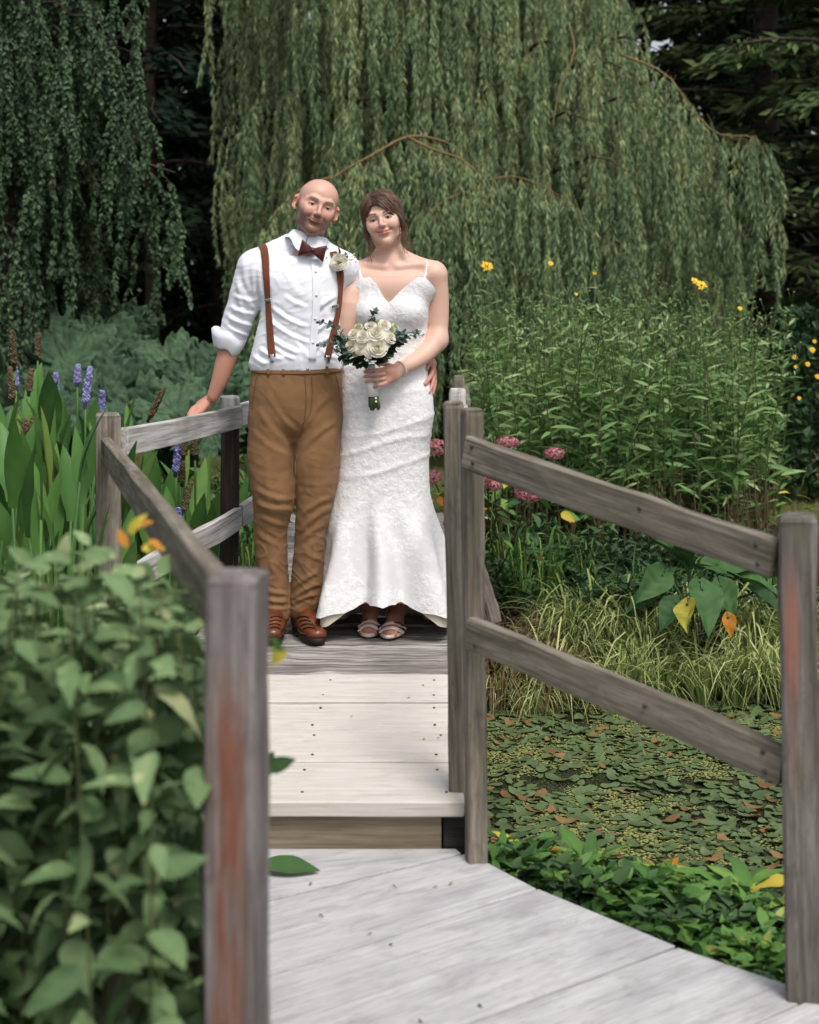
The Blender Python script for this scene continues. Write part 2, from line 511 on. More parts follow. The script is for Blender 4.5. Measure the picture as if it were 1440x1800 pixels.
def deck_z(Y):
    return 0.14 + 0.05 * np.clip(np.asarray(Y, float) - 4.0, 0, 1.65) + 0.017 * np.clip(np.asarray(Y, float) - 5.65, 0, 2.0)

# ---- the raised bridge deck
bridge = empty('footbridge', (-0.3, 5.6, 0.0), 'timber footbridge deck of pale new and rough old cross planks that the couple stands on', 'footbridge')
edges = [4.0, 4.325, 4.61, 4.905, 5.235]
for k in range(4):
    a, b = edges[k], edges[k + 1] - 0.008
    y = (a + b) / 2
    slope = Vector((0, -0.05, 1))
    z = float(deck_z(y)) - 0.0225 + 0.0025 * (k % 2)
    pl = board('plank', (-0.66 + 0.012 * k, y, z), (0.155 + 0.008 * k, y + 0.004 * (k - 1), z), b - a, 0.045, slope, W_NEW, bridge, jit=0.0018, ch=0.004)
    for sx in (-0.3, 0.1):
        for sy in (-0.09, 0.09):
            screw(pl, (sx + 0.02 * random.uniform(-1, 1), y + sy, float(deck_z(y + sy)) + 0.0025 * (k % 2) + 0.001), 0.0045)
y = 5.245
k = 0
while y < 9.6:
    wd = (0.19, 0.215, 0.18, 0.205, 0.2)[k % 5]
    yc = y + wd / 2
    z = float(deck_z(yc)) - 0.03 + random.uniform(-0.004, 0.003)
    board('plank', (-0.86 + random.uniform(-0.03, 0.03), yc, z), (0.235 + random.uniform(-0.025, 0.02), yc + random.uniform(-0.012, 0.012), z + random.uniform(-0.004, 0.004)), wd - 0.010, 0.05, (random.uniform(-0.006, 0.006), -0.02, 1), W_OLD, bridge, jit=0.006, ch=0.007, nst=15)
    y += wd; k += 1
board('riser_board', (-0.70, 4.045, 0.035), (0.09, 4.045, 0.035), 0.118, 0.045, (0, -1, 0), W_BEAM, bridge, jit=0.002)
board('gap_shade_block', (0.096, 4.05, 0.03), (0.165, 4.05, 0.03), 0.125, 0.05, (0, -1, 0), W_BLACK, bridge, jit=0.002, nst=3)  # black block standing in for the shade of the gap beside the riser
board('bearer', (-0.62, 4.08, -0.005), (-0.80, 9.5, 0.13), 0.1, 0.15, (0, 0, 1), W_BLACK, bridge)
board('bearer', (0.10, 4.08, -0.005), (0.17, 9.5, 0.13), 0.1, 0.15, (0, 0, 1), W_BLACK, bridge)
for xx, yy in ((-0.62, 4.3), (0.08, 4.3), (-0.68, 6.6), (0.12, 6.6), (-0.72, 8.6), (0.13, 8.6)):
    board('pile', (xx, yy, -0.7), (xx, yy, -0.03), 0.12, 0.12, (0, 1, 0), W_BLACK, bridge, nst=3)

# ---- the lower boardwalk turning towards the camera
def plank_poly(name, quad, ztop, T, mat, parent, seed):
    """plank with skewed ends: quad = (x,y) of near-left, near-right, far-right, far-left"""
    q = [Vector((a[0], a[1], 0)) for a in quad]
    x = ((q[1] - q[0]) + (q[2] - q[3])).normalized(); z = Vector((0, 0, 1)); y = z.cross(x)
    o = q[0]
    M = Matrix((x, y, z)).transposed().to_4x4(); M.translation = Vector((o.x, o.y, ztop - T))
    bm = bmesh.new()
    lo = [bm.verts.new(((p - o).dot(x), (p - o).dot(y), 0)) for p in q]
    hi = [bm.verts.new(((p - o).dot(x), (p - o).dot(y), T)) for p in q]
    bm.faces.new(lo[::-1]); bm.faces.new(hi)
    for i in range(4): bm.faces.new((lo[i], lo[(i + 1) % 4], hi[(i + 1) % 4], hi[i]))
    bmesh.ops.bevel(bm, geom=bm.edges[:], offset=0.003, segments=2, affect='EDGES', profile=0.6)
    me = bpy.data.meshes.new(name); bm.to_mesh(me); bm.free(); me.materials.append(mat)
    return link(name, me, parent, M)

walk = empty('boardwalk', (0.2, 3.2, 0.0), 'lower boardwalk of wide pale grey planks turning right in front of the step', 'boardwalk')
u = np.array([0.807, 0.59])
redge = [(0.165, 3.99), (0.335, 3.726), (0.634, 3.373), (0.90, 3.125), (1.16, 2.80), (1.42, 2.45), (1.62, 2.1)]
ang = [R(33), R(38), R(36.6), R(37), R(37), R(37), R(37)]
wl = 1.02
nrm_gap = 0.009
for k in range(len(redge) - 1):
    a0 = np.array(redge[k]); a1 = np.array(redge[k + 1])
    u0 = np.array([math.cos(ang[k]), math.sin(ang[k])]); u1 = np.array([math.cos(ang[k + 1]), math.sin(ang[k + 1])])
    g = (a1 - a0) / np.linalg.norm(a1 - a0) * nrm_gap
    b0, b1 = a0 + g * 0.5, a1 - g * 0.5
    plank_poly('plank', (b1 - u1 * wl, b1, b0, b0 - u0 * wl), 0.0 + (0.002 if k % 2 else 0.0), 0.05, W_PATH, walk, k)
# the corner piece between the step and the first cut plank
plank_poly('plank', (np.array(redge[0]) - np.array([math.cos(R(33)), math.sin(R(33))]) * 1.02 + np.array([0, 0.004]), np.array(redge[0]) + np.array([-0.02, -0.006]), np.array([0.13, 4.02]), np.array([-0.72, 4.02])), 0.0, 0.05, W_PATH, walk, 99)
board('bearer', (0.12, 3.85, -0.11), (1.40, 2.3, -0.11), 0.08, 0.11, (0, 0, 1), W_BLACK, walk)
board('bearer', (-0.55, 3.5, -0.11), (0.9, 1.75, -0.11), 0.08, 0.11, (0, 0, 1), W_BLACK, walk)

# ---- railings
def post(p, top, wx, wy, mat, parent, rz=0.0, bot=None, lean=(0, 0), dome=0.03, jit=0.003):
    zb = bot if bot is not None else p[2] - 0.3
    up = Vector((math.sin(rz), -math.cos(rz), 0))
    return board('post', (p[0] - lean[0], p[1] - lean[1], zb), (p[0], p[1], top), wx, wy, up, mat, parent, dome=dome, jit=jit, ch=0.006, nst=12)

# left railing: near post, corner post, third post and further ones
lr = empty('railing', (-0.6, 4.2, 0.0), 'weathered left railing with a red-worn post closest to the viewer, running past the man', 'railing')
p1 = P(418, 1004, 2.08); p2 = P(190, 725, 5.0); p3 = P(404, 697, 6.25)
post(p1, p1[2], 0.076, 0.080, W_RED, lr, rz=R(-12), bot=-0.4, dome=0.02)
post(p2, p2[2], 0.085, 0.085, W_GREY, lr, rz=R(14), bot=-0.7, dome=0.018)
post(p3, p3[2], 0.072, 0.072, W_DARK, lr, rz=R(18), bot=-0.7, dome=0.014)
cap = p3.copy()
board('post_top', (p3[0] + 0.001, p3[1], p3[2] - 0.052), (p3[0] + 0.001, p3[1], p3[2] + 0.004), 0.076, 0.076, (math.sin(R(18)), -math.cos(R(18)), 0), W_PALE, lr, dome=0.012, nst=3, ch=0.005)
p4 = np.array([-0.60, 8.2, 1.22]); p5 = np.array([-0.45, 9.9, 1.24])
post(p4, p4[2], 0.07, 0.07, W_GREY, lr, rz=R(10), bot=-0.3)
post(p5, p5[2], 0.07, 0.07, W_GREY, lr, rz=R(10), bot=-0.3)
def rail(pa, pb, wd, th, mat, parent, nrm, **kw):
    return board('rail', pa, pb, wd, th, nrm, mat, parent, **kw)
nseg = Vector((-0.85, -0.2, 0.0))
a = P(186, 0, 4.93); b = P(392, 0, 2.12)
rail((a[0] + 0.0, 4.93, 1.055), (b[0] - 0.006, 2.12, 1.055), 0.088, 0.034, W_GREY, lr, (-0.96, -0.27, 0), jit=0.003)
rail((a[0] + 0.0, 4.93, 0.50), (b[0] - 0.006, 2.12, 0.46), 0.088, 0.034, W_GREY, lr, (-0.96, -0.27, 0), jit=0.003)
fn = (0.975, -0.22, 0)
d23 = (p3 - p2); 
rail(p2 + np.array([0.055, 0.0, 1.075 - p2[2]]), p3 + np.array([0.040, -0.0, 1.095 - p3[2]]), 0.098, 0.03, W_PALE, lr, (d23[1], -d23[0], 0), jit=0.004)
rail(p2 + np.array([0.055, 0.0, 0.575 - p2[2]]), p3 + np.array([0.040, -0.0, 0.65 - p3[2]]), 0.098, 0.03, W_PALE, lr, (d23[1], -d23[0], 0), jit=0.004)
d34 = p4 - p3
rail(p3 + np.array([0.042, 0.02, 1.098 - p3[2]]), p4 + np.array([0.037, 0, 1.12 - p4[2]]), 0.098, 0.03, W_PALE, lr, (d34[1], -d34[0], 0), jit=0.003)
rail(p3 + np.array([0.042, 0.02, 0.655 - p3[2]]), p4 + np.array([0.037, 0, 0.68 - p4[2]]), 0.098, 0.03, W_PALE, lr, (d34[1], -d34[0], 0), jit=0.003)
rail(p4 + np.array([0.037, 0.02, 1.12 - p4[2]]), p5 + np.array([0.037, 0, 1.14 - p5[2]]), 0.09, 0.03, W_PALE, lr, (d34[1], -d34[0], 0), jit=0.003)
# a grey prop leaning among the leaves beside the closest post
board('brace', P(178, 1830, 2.25), P(243, 1655, 2.25), 0.03, 0.05, (0.5, -0.8, 0.2), W_GREY, lr, jit=0.002)

# right railing of the lower boardwalk
rr_ = empty('railing', (0.6, 3.6, 0.0), 'grey right railing with two sloping rails between two posts beside the pond', 'railing')
q1 = P(831, 717, 3.93); q2 = P(1405, 903, 3.12)
post(q1, q1[2], 0.055, 0.062, W_GREY, rr_, rz=R(8), bot=-0.55, lean=(-0.010, 0), dome=0.02)
post(q2, q2[2], 0.080, 0.080, W_PINK, rr_, rz=R(-14), bot=-0.5, lean=(-0.022, 0), dome=0.025)
dq = q2 - q1; nq = (dq[1], -dq[0], 0)
e = Vector((nq[0], nq[1], 0)).normalized()
def rpt(x, y, d, off): return Vector(P(x, y, d)) + e * off
for ya, yb, xa, xb in ((792, 982, 822, 1368), (1112, 1348, 826, 1380)):
    rl_ = rail(rpt(xa, ya, 3.86, 0.0), rpt(xb, yb, 3.14, 0.0), 0.088, 0.034, W_GREY, rr_, nq, jit=0.004)
    for t, dz in ((0.035, 0.02), (0.04, -0.022), (0.955, 0.02), (0.96, -0.022), (0.62, 0.01)):
        c_ = rpt(xa, ya, 3.86, 0.0).lerp(rpt(xb, yb, 3.14, 0.0), t) + Vector((0, 0, dz)) 
        sg = -1 if e.y > 0 else 1
        V, F = tube([c_ + e * (sg * 0.0155), c_ + e * (sg * 0.0195)], 0.006, 8)
        link('screw', mesh_np('screw', V, F, M_SCREW), rl_)

# right railing of the bridge itself, seen end on
br = empty('railing', (0.2, 6.5, 0.1), 'narrow bridge railing seen end on at the right of the bride', 'railing')
s1 = np.array([0.128, 4.10, 1.262]); s2 = np.array([0.205, 6.1, 1.225]); s3 = np.array([0.285, 8.1, 1.225])
post(s1, s1[2], 0.058, 0.062, W_GREY, br, rz=R(-6), bot=-0.5, lean=(-0.035, 0), dome=0.02)
post(s2, s2[2], 0.072, 0.072, W_PALE, br, rz=0, bot=-0.5)
post(s3, s3[2], 0.066, 0.066, W_GREY, br, rz=0, bot=-0.3)
rail((0.165, 4.06, 1.135), (0.235, 6.12, 1.11), 0.09, 0.032, W_PALE, br, (1, 0.04, 0), jit=0.003)
rail((0.245, 6.12, 1.11), (0.320, 8.12, 1.12), 0.09, 0.032, W_GREY, br, (1, 0.04, 0), jit=0.003)
rail((0.235, 6.12, 0.66), (0.320, 8.12, 0.68), 0.09, 0.032, W_GREY, br, (1, 0.04, 0), jit=0.003)
board('brace', P(872, 1095, 4.25), P(838, 985, 4.25), 0.035, 0.03, (0.2, -1, 0), W_GREY, br, jit=0.002)
# ------------------------------------------------------------------ implicit surfaces for bodies and clothes
def axis(lo, hi, coarse, fine=None, flo=None, fhi=None):
    if fine is None: return np.arange(lo, hi + coarse, coarse)
    a = np.arange(lo, flo, coarse) if flo > lo else np.array([])
    b = np.arange(flo, fhi, fine)
    c = np.arange(fhi, hi + coarse, coarse) if hi > fhi else np.array([])
    return np.concatenate([a, b, c])

class Field:
    def __init__(s, xs, ys, zs):
        s.ax = [np.asarray(a, np.float32) for a in (xs, ys, zs)]
        s.d = np.full([len(a) for a in s.ax], 1.0, np.float32)
    def _sl(s, lo, hi):
        out = []
        for a, l, h in zip(s.ax, lo, hi):
            i = int(np.searchsorted(a, l)); j = int(np.searchsorted(a, h))
            out.append(slice(max(0, i - 1), min(len(a), j + 1)))
        return tuple(out)
    def _co(s, sl):
        return (s.ax[0][sl[0]][:, None, None], s.ax[1][sl[1]][None, :, None], s.ax[2][sl[2]][None, None, :])
    def put(s, fn, lo, hi, k=0.02, op='add'):
        m = max(k, 0.0) + 0.012
        sl = s._sl(np.asarray(lo) - m, np.asarray(hi) + m)
        if any(q.stop <= q.start for q in sl): return
        v = fn(*s._co(sl)).astype(np.float32)
        a = s.d[sl]
        if op == 'add':
            if k <= 0: s.d[sl] = np.minimum(a, v)
            else:
                h = np.maximum(k - np.abs(a - v), 0) / k
                s.d[sl] = np.minimum(a, v) - h * h * k * 0.25
        else:
            v = -v
            if k <= 0: s.d[sl] = np.maximum(a, v)
            else:
                h = np.maximum(k - np.abs(a - v), 0) / k
                s.d[sl] = np.maximum(a, v) + h * h * k * 0.25
    def cone(s, a, b, ra, rb, k=0.02, squash=None, op='add'):
        a = np.asarray(a, float); b = np.asarray(b, float)
        ab = b - a; L2 = float(ab @ ab) + 1e-12
        rm = max(ra, rb) * (max(1.0, squash[1]) if squash else 1.0)
        def fn(X, Y, Z):
            px, py, pz = X - a[0], Y - a[1], Z - a[2]
            t = np.clip((px * ab[0] + py * ab[1] + pz * ab[2]) / L2, 0, 1)
            wx, wy, wz = px - t * ab[0], py - t * ab[1], pz - t * ab[2]
            if squash:
                n = np.asarray(squash[0], float); n = n / np.linalg.norm(n)
                dn = (wx * n[0] + wy * n[1] + wz * n[2]) * (1 / squash[1] - 1)
                wx, wy, wz = wx + n[0] * dn, wy + n[1] * dn, wz + n[2] * dn
            return np.sqrt(wx * wx + wy * wy + wz * wz) - (ra + t * (rb - ra))
        s.put(fn, np.minimum(a, b) - rm, np.maximum(a, b) + rm, k, op)
    def chain(s, pts, rs, k=0.02, n=None, squash=None):
        pts = np.asarray(pts, float); rs = np.asarray(rs, float)
        if n:
            q = spline(np.column_stack([pts, rs]), n); pts, rs = q[:, :3], q[:, 3]
        q = squash[1] if squash else 1.0
        nn = np.asarray(squash[0], float) / np.linalg.norm(squash[0]) if squash else None
        def fn(X, Y, Z):
            out = None
            for i in range(len(pts) - 1):
                a, b, ra, rb = pts[i], pts[i + 1], rs[i], rs[i + 1]
                ab = b - a; L2 = float(ab @ ab) + 1e-12
                px, py, pz = X - a[0], Y - a[1], Z - a[2]
                t = np.clip((px * ab[0] + py * ab[1] + pz * ab[2]) / L2, 0, 1)
                wx, wy, wz = px - t * ab[0], py - t * ab[1], pz - t * ab[2]
                if nn is not None:
                    dn = (wx * nn[0] + wy * nn[1] + wz * nn[2]) * (1 / q - 1)
                    wx, wy, wz = wx + nn[0] * dn, wy + nn[1] * dn, wz + nn[2] * dn
                v = np.sqrt(wx * wx + wy * wy + wz * wz) - (ra + t * (rb - ra))
                out = v if out is None else np.minimum(out, v)
            return out
        rm = rs[:, None] * max(1.0, q)
        s.put(fn, (pts - rm).min(0), (pts + rm).max(0), k)
    def ell(s, c, r, M=None, k=0.02, op='add'):
        c = np.asarray(c, float); r = np.asarray(r, float)
        M = np.eye(3) if M is None else np.asarray(M)
        ext = np.abs(M) @ r
        def fn(X, Y, Z):
            px, py, pz = X - c[0], Y - c[1], Z - c[2]
            q = [(px * M[0, i] + py * M[1, i] + pz * M[2, i]) for i in range(3)]
            k0 = np.sqrt((q[0] / r[0]) ** 2 + (q[1] / r[1]) ** 2 + (q[2] / r[2]) ** 2)
            k1 = np.sqrt((q[0] / r[0] ** 2) ** 2 + (q[1] / r[1] ** 2) ** 2 + (q[2] / r[2] ** 2) ** 2) + 1e-6
            return k0 * (k0 - 1) / k1
        s.put(fn, c - ext, c + ext, k, op)
    def loft(s, zs, cx, cy, rx, ry, p=2.2, k=0.02, op='add'):
        """vertical loft of super-ellipses; zs ascending"""
        zs = np.asarray(zs, float)
        zz = s.ax[2]
        tab = spline(np.column_stack([zs, cx, cy, rx, ry]), 200)
        o = np.argsort(tab[:, 0]); tab = tab[o]
        g = [np.interp(zz, tab[:, 0], tab[:, i]).astype(np.float32) for i in range(1, 5)]
        lo = (min(np.asarray(cx) - rx), min(np.asarray(cy) - ry), zs[0]); hi = (max(np.asarray(cx) + rx), max(np.asarray(cy) + ry), zs[-1])
        m = max(k, 0) + 0.012
        sl = s._sl(np.asarray(lo) - m, np.asarray(hi) + m)
        a_, b_, c_, d_ = [q[sl[2]][None, None, :] for q in g]
        def fn(X, Y, Z):
            e = (np.abs((X - a_) / c_) ** p + np.abs((Y - b_) / d_) ** p) ** (1 / p)
            side = (e - 1) * np.minimum(c_, d_)
            cap = np.maximum(zs[0] - Z, Z - zs[-1])
            return np.maximum(side, cap)
        s.put(fn, lo, hi, k, op)
    def sample(s, Pn):
        """trilinear"""
        Pn = np.asarray(Pn, np.float32)
        idx = []; fr = []
        for i, a in enumerate(s.ax):
            t = np.interp(Pn[..., i], a, np.arange(len(a)))
            j = np.clip(t.astype(int), 0, len(a) - 2); idx.append(j); fr.append(t - j)
        out = 0
        for dx in (0, 1):
            for dy in (0, 1):
                for dz in (0, 1):
                    w_ = (fr[0] if dx else 1 - fr[0]) * (fr[1] if dy else 1 - fr[1]) * (fr[2] if dz else 1 - fr[2])
                    out = out + w_ * s.d[idx[0] + dx, idx[1] + dy, idx[2] + dz]
        return out
    def grad(s, p, e=0.006):
        p = np.asarray(p, float)
        g = np.stack([s.sample(p + np.eye(3)[i] * e) - s.sample(p - np.eye(3)[i] * e) for i in range(3)], -1)
        return g / (np.linalg.norm(g, axis=-1, keepdims=True) + 1e-9)
    def hit(s, x, y):
        """first surface point seen through photo pixels x, y (arrays) from where the photographer stood, with its normal"""
        x = np.atleast_1d(np.asarray(x, float)); y = np.atleast_1d(np.asarray(y, float))
        d0, d1 = float(s.ax[1][0]), float(s.ax[1][-1])
        ts = np.arange(d0, d1, 0.003)
        D = np.stack([(x - 720) / FPX, np.ones_like(x), -(y - HORIZON) / FPX], -1)
        Q = D[:, None] * ts[None, :, None]; Q[..., 2] += CAMZ
        v = s.sample(Q)
        ins = v < 0
        i = np.argmax(ins, 1); i = np.where(ins.any(1), np.maximum(i, 1), np.argmin(v, 1).clip(1))
        r = np.arange(len(x))
        va, vb = v[r, i - 1], v[r, i]
        f = np.clip(va / (va - vb + 1e-9), 0, 1)
        t = ts[i - 1] + f * (ts[i] - ts[i - 1])
        p = D * t[:, None]; p[:, 2] += CAMZ
        return p, s.grad(p)
    def mesh(s, smooth=1):
        """surface nets"""
        d = s.d; g = d < 0
        cells = None
        nx, ny, nz = d.shape
        cnt = np.zeros((nx - 1, ny - 1, nz - 1), np.uint8)
        for dx in (0, 1):
            for dy in (0, 1):
                for dz in (0, 1):
                    cnt += g[dx:nx - 1 + dx, dy:ny - 1 + dy, dz:nz - 1 + dz]
        act = (cnt > 0) & (cnt < 8)
        ci = np.argwhere(act)
        vid = np.full(act.shape, -1, np.int32); vid[act] = np.arange(len(ci))
        acc = np.zeros((len(ci), 3)); num = np.zeros(len(ci))
        cor = [(a, b, c) for a in (0, 1) for b in (0, 1) for c in (0, 1)]
        val = {c: d[ci[:, 0] + c[0], ci[:, 1] + c[1], ci[:, 2] + c[2]] for c in cor}
        for a in cor:
            for ax_ in range(3):
                if a[ax_]: continue
                b = list(a); b[ax_] = 1; b = tuple(b)
                va, vb = val[a], val[b]
                m = (va < 0) != (vb < 0)
                t = np.where(m, va / np.where(m, va - vb, 1), 0)
                q = np.tile(np.array(a, float), (len(ci), 1)); q[:, ax_] = t
                acc[m] += q[m]; num[m] += 1
        loc = acc / np.maximum(num, 1)[:, None]
        gi = ci + loc
        V = np.stack([np.interp(gi[:, i], np.arange(len(s.ax[i])), s.ax[i]) for i in range(3)], 1)
        F = []
        for ax_ in range(3):
            sl0 = [slice(None)] * 3; sl1 = [slice(None)] * 3
            sl0[ax_] = slice(0, -1); sl1[ax_] = slice(1, None)
            a, b = g[tuple(sl0)], g[tuple(sl1)]
            e = np.argwhere(a != b)
            o1, o2 = [q for q in range(3) if q != ax_]
            ok = (e[:, o1] > 0) & (e[:, o2] > 0) & (e[:, o1] < d.shape[o1] - 1) & (e[:, o2] < d.shape[o2] - 1)
            e = e[ok]
            def at(s1, s2):
                q = e.copy(); q[:, o1] -= s1; q[:, o2] -= s2
                return vid[q[:, 0], q[:, 1], q[:, 2]]
            quad = np.stack([at(1, 1), at(0, 1), at(0, 0), at(1, 0)], 1)
            flip = ~a[e[:, 0], e[:, 1], e[:, 2]]
            if ax_ == 1: flip = ~flip
            quad[flip] = quad[flip][:, ::-1]
            F.append(quad)
        F = np.concatenate(F)
        for _ in range(smooth): V = relax(V, F, 0.5)
        return V, F

def relax(V, F, lam=0.5):
    n = len(V); acc = np.zeros_like(V); num = np.zeros(n)
    k = F.shape[1]
    for i in range(k):
        a, b = F[:, i], F[:, (i + 1) % k]
        for c in range(3):
            acc[:, c] += np.bincount(a, V[b, c], n) + np.bincount(b, V[a, c], n)
        num += np.bincount(a, minlength=n) + np.bincount(b, minlength=n)
    return V + lam * (acc / np.maximum(num, 1)[:, None] - V)

def vnormals(V, F):
    a = V[F[:, 2]] - V[F[:, 0]]; b = V[F[:, 3]] - V[F[:, 1]]
    n = np.cross(a, b); N = np.zeros_like(V)
    for i in range(4):
        for c in range(3): N[:, c] += np.bincount(F[:, i], n[:, c], len(V))
    return N / (np.linalg.norm(N, axis=1, keepdims=True) + 1e-12)

def to_px(V):
    return 720 + V[:, 0] / V[:, 1] * FPX, HORIZON - (V[:, 2] - CAMZ) / V[:, 1] * FPX

def fold_disp(V, N, folds, front=-0.15):
    """cloth folds: each (x0,y0,x1,y1,width_px,height_m) ridge on the side of the garment towards -y"""
    x, y = to_px(V)
    D = np.zeros(len(V))
    face = smoothstep(0.35, front, N[:, 1])
    for (x0, y0, x1, y1, wpx, h) in folds:
        ab = np.array([x1 - x0, y1 - y0]); L2 = ab @ ab
        t = ((x - x0) * ab[0] + (y - y0) * ab[1]) / L2
        tc = np.clip(t, 0, 1)
        # slight bow so that folds are not ruler straight
        bow = np.sin(tc * np.pi) * 0.06 * math.sqrt(L2)
        nx, ny = -ab[1] / math.sqrt(L2), ab[0] / math.sqrt(L2)
        dx = x - (x0 + tc * ab[0] + nx * bow); dy = y - (y0 + tc * ab[1] + ny * bow)
        sd = dx * nx + dy * ny
        q = np.sqrt(dx * dx + dy * dy) / wpx
        tap = smoothstep(-0.12, 0.25, t) * smoothstep(1.12, 0.75, t)
        D += h * tap * (np.exp(-q ** 2) - 0.55 * np.exp(-((sd / wpx + 1.7) ** 2)) * np.exp(-np.maximum(np.abs(t - 0.5) - 0.5, 0) * 8) * 1.0)
    return D * face

def surf_strip(fld, pts_px, width, thick, nseg=24, off=0.002):
    """flat strap lying on a surface along a photo path: returns V, F of a slab"""
    q = spline(np.asarray(pts_px, float), nseg)
    p, n = fld.hit(q[:, 0], q[:, 1])
    for _ in range(2):
        p[1:-1] = 0.25 * p[:-2] + 0.5 * p[1:-1] + 0.25 * p[2:]; n[1:-1] = 0.25 * n[:-2] + 0.5 * n[1:-1] + 0.25 * n[2:]
    n /= np.linalg.norm(n, axis=1, keepdims=True)
    t = np.gradient(p, axis=0); t /= np.linalg.norm(t, axis=1, keepdims=True)
    s = np.cross(t, n); s /= np.linalg.norm(s, axis=1, keepdims=True)
    n = np.cross(s, t)
    hw = np.broadcast_to(np.asarray(width, float) / 2, (nseg,))[:, None]
    base = p + n * off
    prof = [(-1, 0), (1, 0), (1, 0.8), (0.85, 1), (-0.85, 1), (-1, 0.8)]
    V = np.stack([base + s * hw * a + n * (thick * b) for a, b in prof], 1).reshape(-1, 3)
    F = [grid_faces(6, nseg, True), np.arange(6)[::-1][None], (np.arange(6) + (nseg - 1) * 6)[None]]
    return V, F

# ------------------------------------------------------------------ skin, cloth and hair materials
def mat_skin(name, base_scale=1.0, sss=0.25):
    m = NT(name)
    at = m.n('Attribute'); at.attribute_name = 'paint'
    v = m.coords('Object', (1, 1, 1), False)
    n1 = m.noise(v, 22, 4, 0.6); n2 = m.noise(v, 260, 2, 0.6)
    c = m.mix(m.math('MULTIPLY', n1, 0.16), at.outputs['Color'], (0.45, 0.16, 0.11))
    b = m.bump(n2, 0.12, 0.002)
    x = m.n('BsdfPrincipled')
    m.l(c, x.inputs['Base Color']); m.l(b, x.inputs['Normal'])
    x.inputs['Roughness'].default_value = 0.47
    x.inputs['Specular IOR Level'].default_value = 0.42
    x.inputs['Subsurface Weight'].default_value = sss
    x.inputs['Subsurface Radius'].default_value = (1.0, 0.35, 0.2)
    x.inputs['Subsurface Scale'].default_value = 0.006
    return m.done(x.outputs[0])

def mat_cloth(name, color, color2=None, scale=900, rough=0.85, bump=0.2, sheen=0.1, big=0.1):
    m = NT(name); v = m.coords('Object', (1, 1, 1), False)
    wv = m.noise(v, scale, 2, 0.5); nb = m.noise(v, 9, 4, 0.6)
    d = color2 or tuple(q * 0.8 for q in color)
    c = m.mix(m.ramp(nb, [(0.35, (0, 0, 0)), (0.65, (1, 1, 1))]), d, color)
    h = m.math('ADD', wv, m.math('MULTIPLY', nb, big * 10))
    return m.done(m.bsdf(c, rough, 0.25, m.bump(h, bump, 0.0025), Sheen_Weight=sheen))
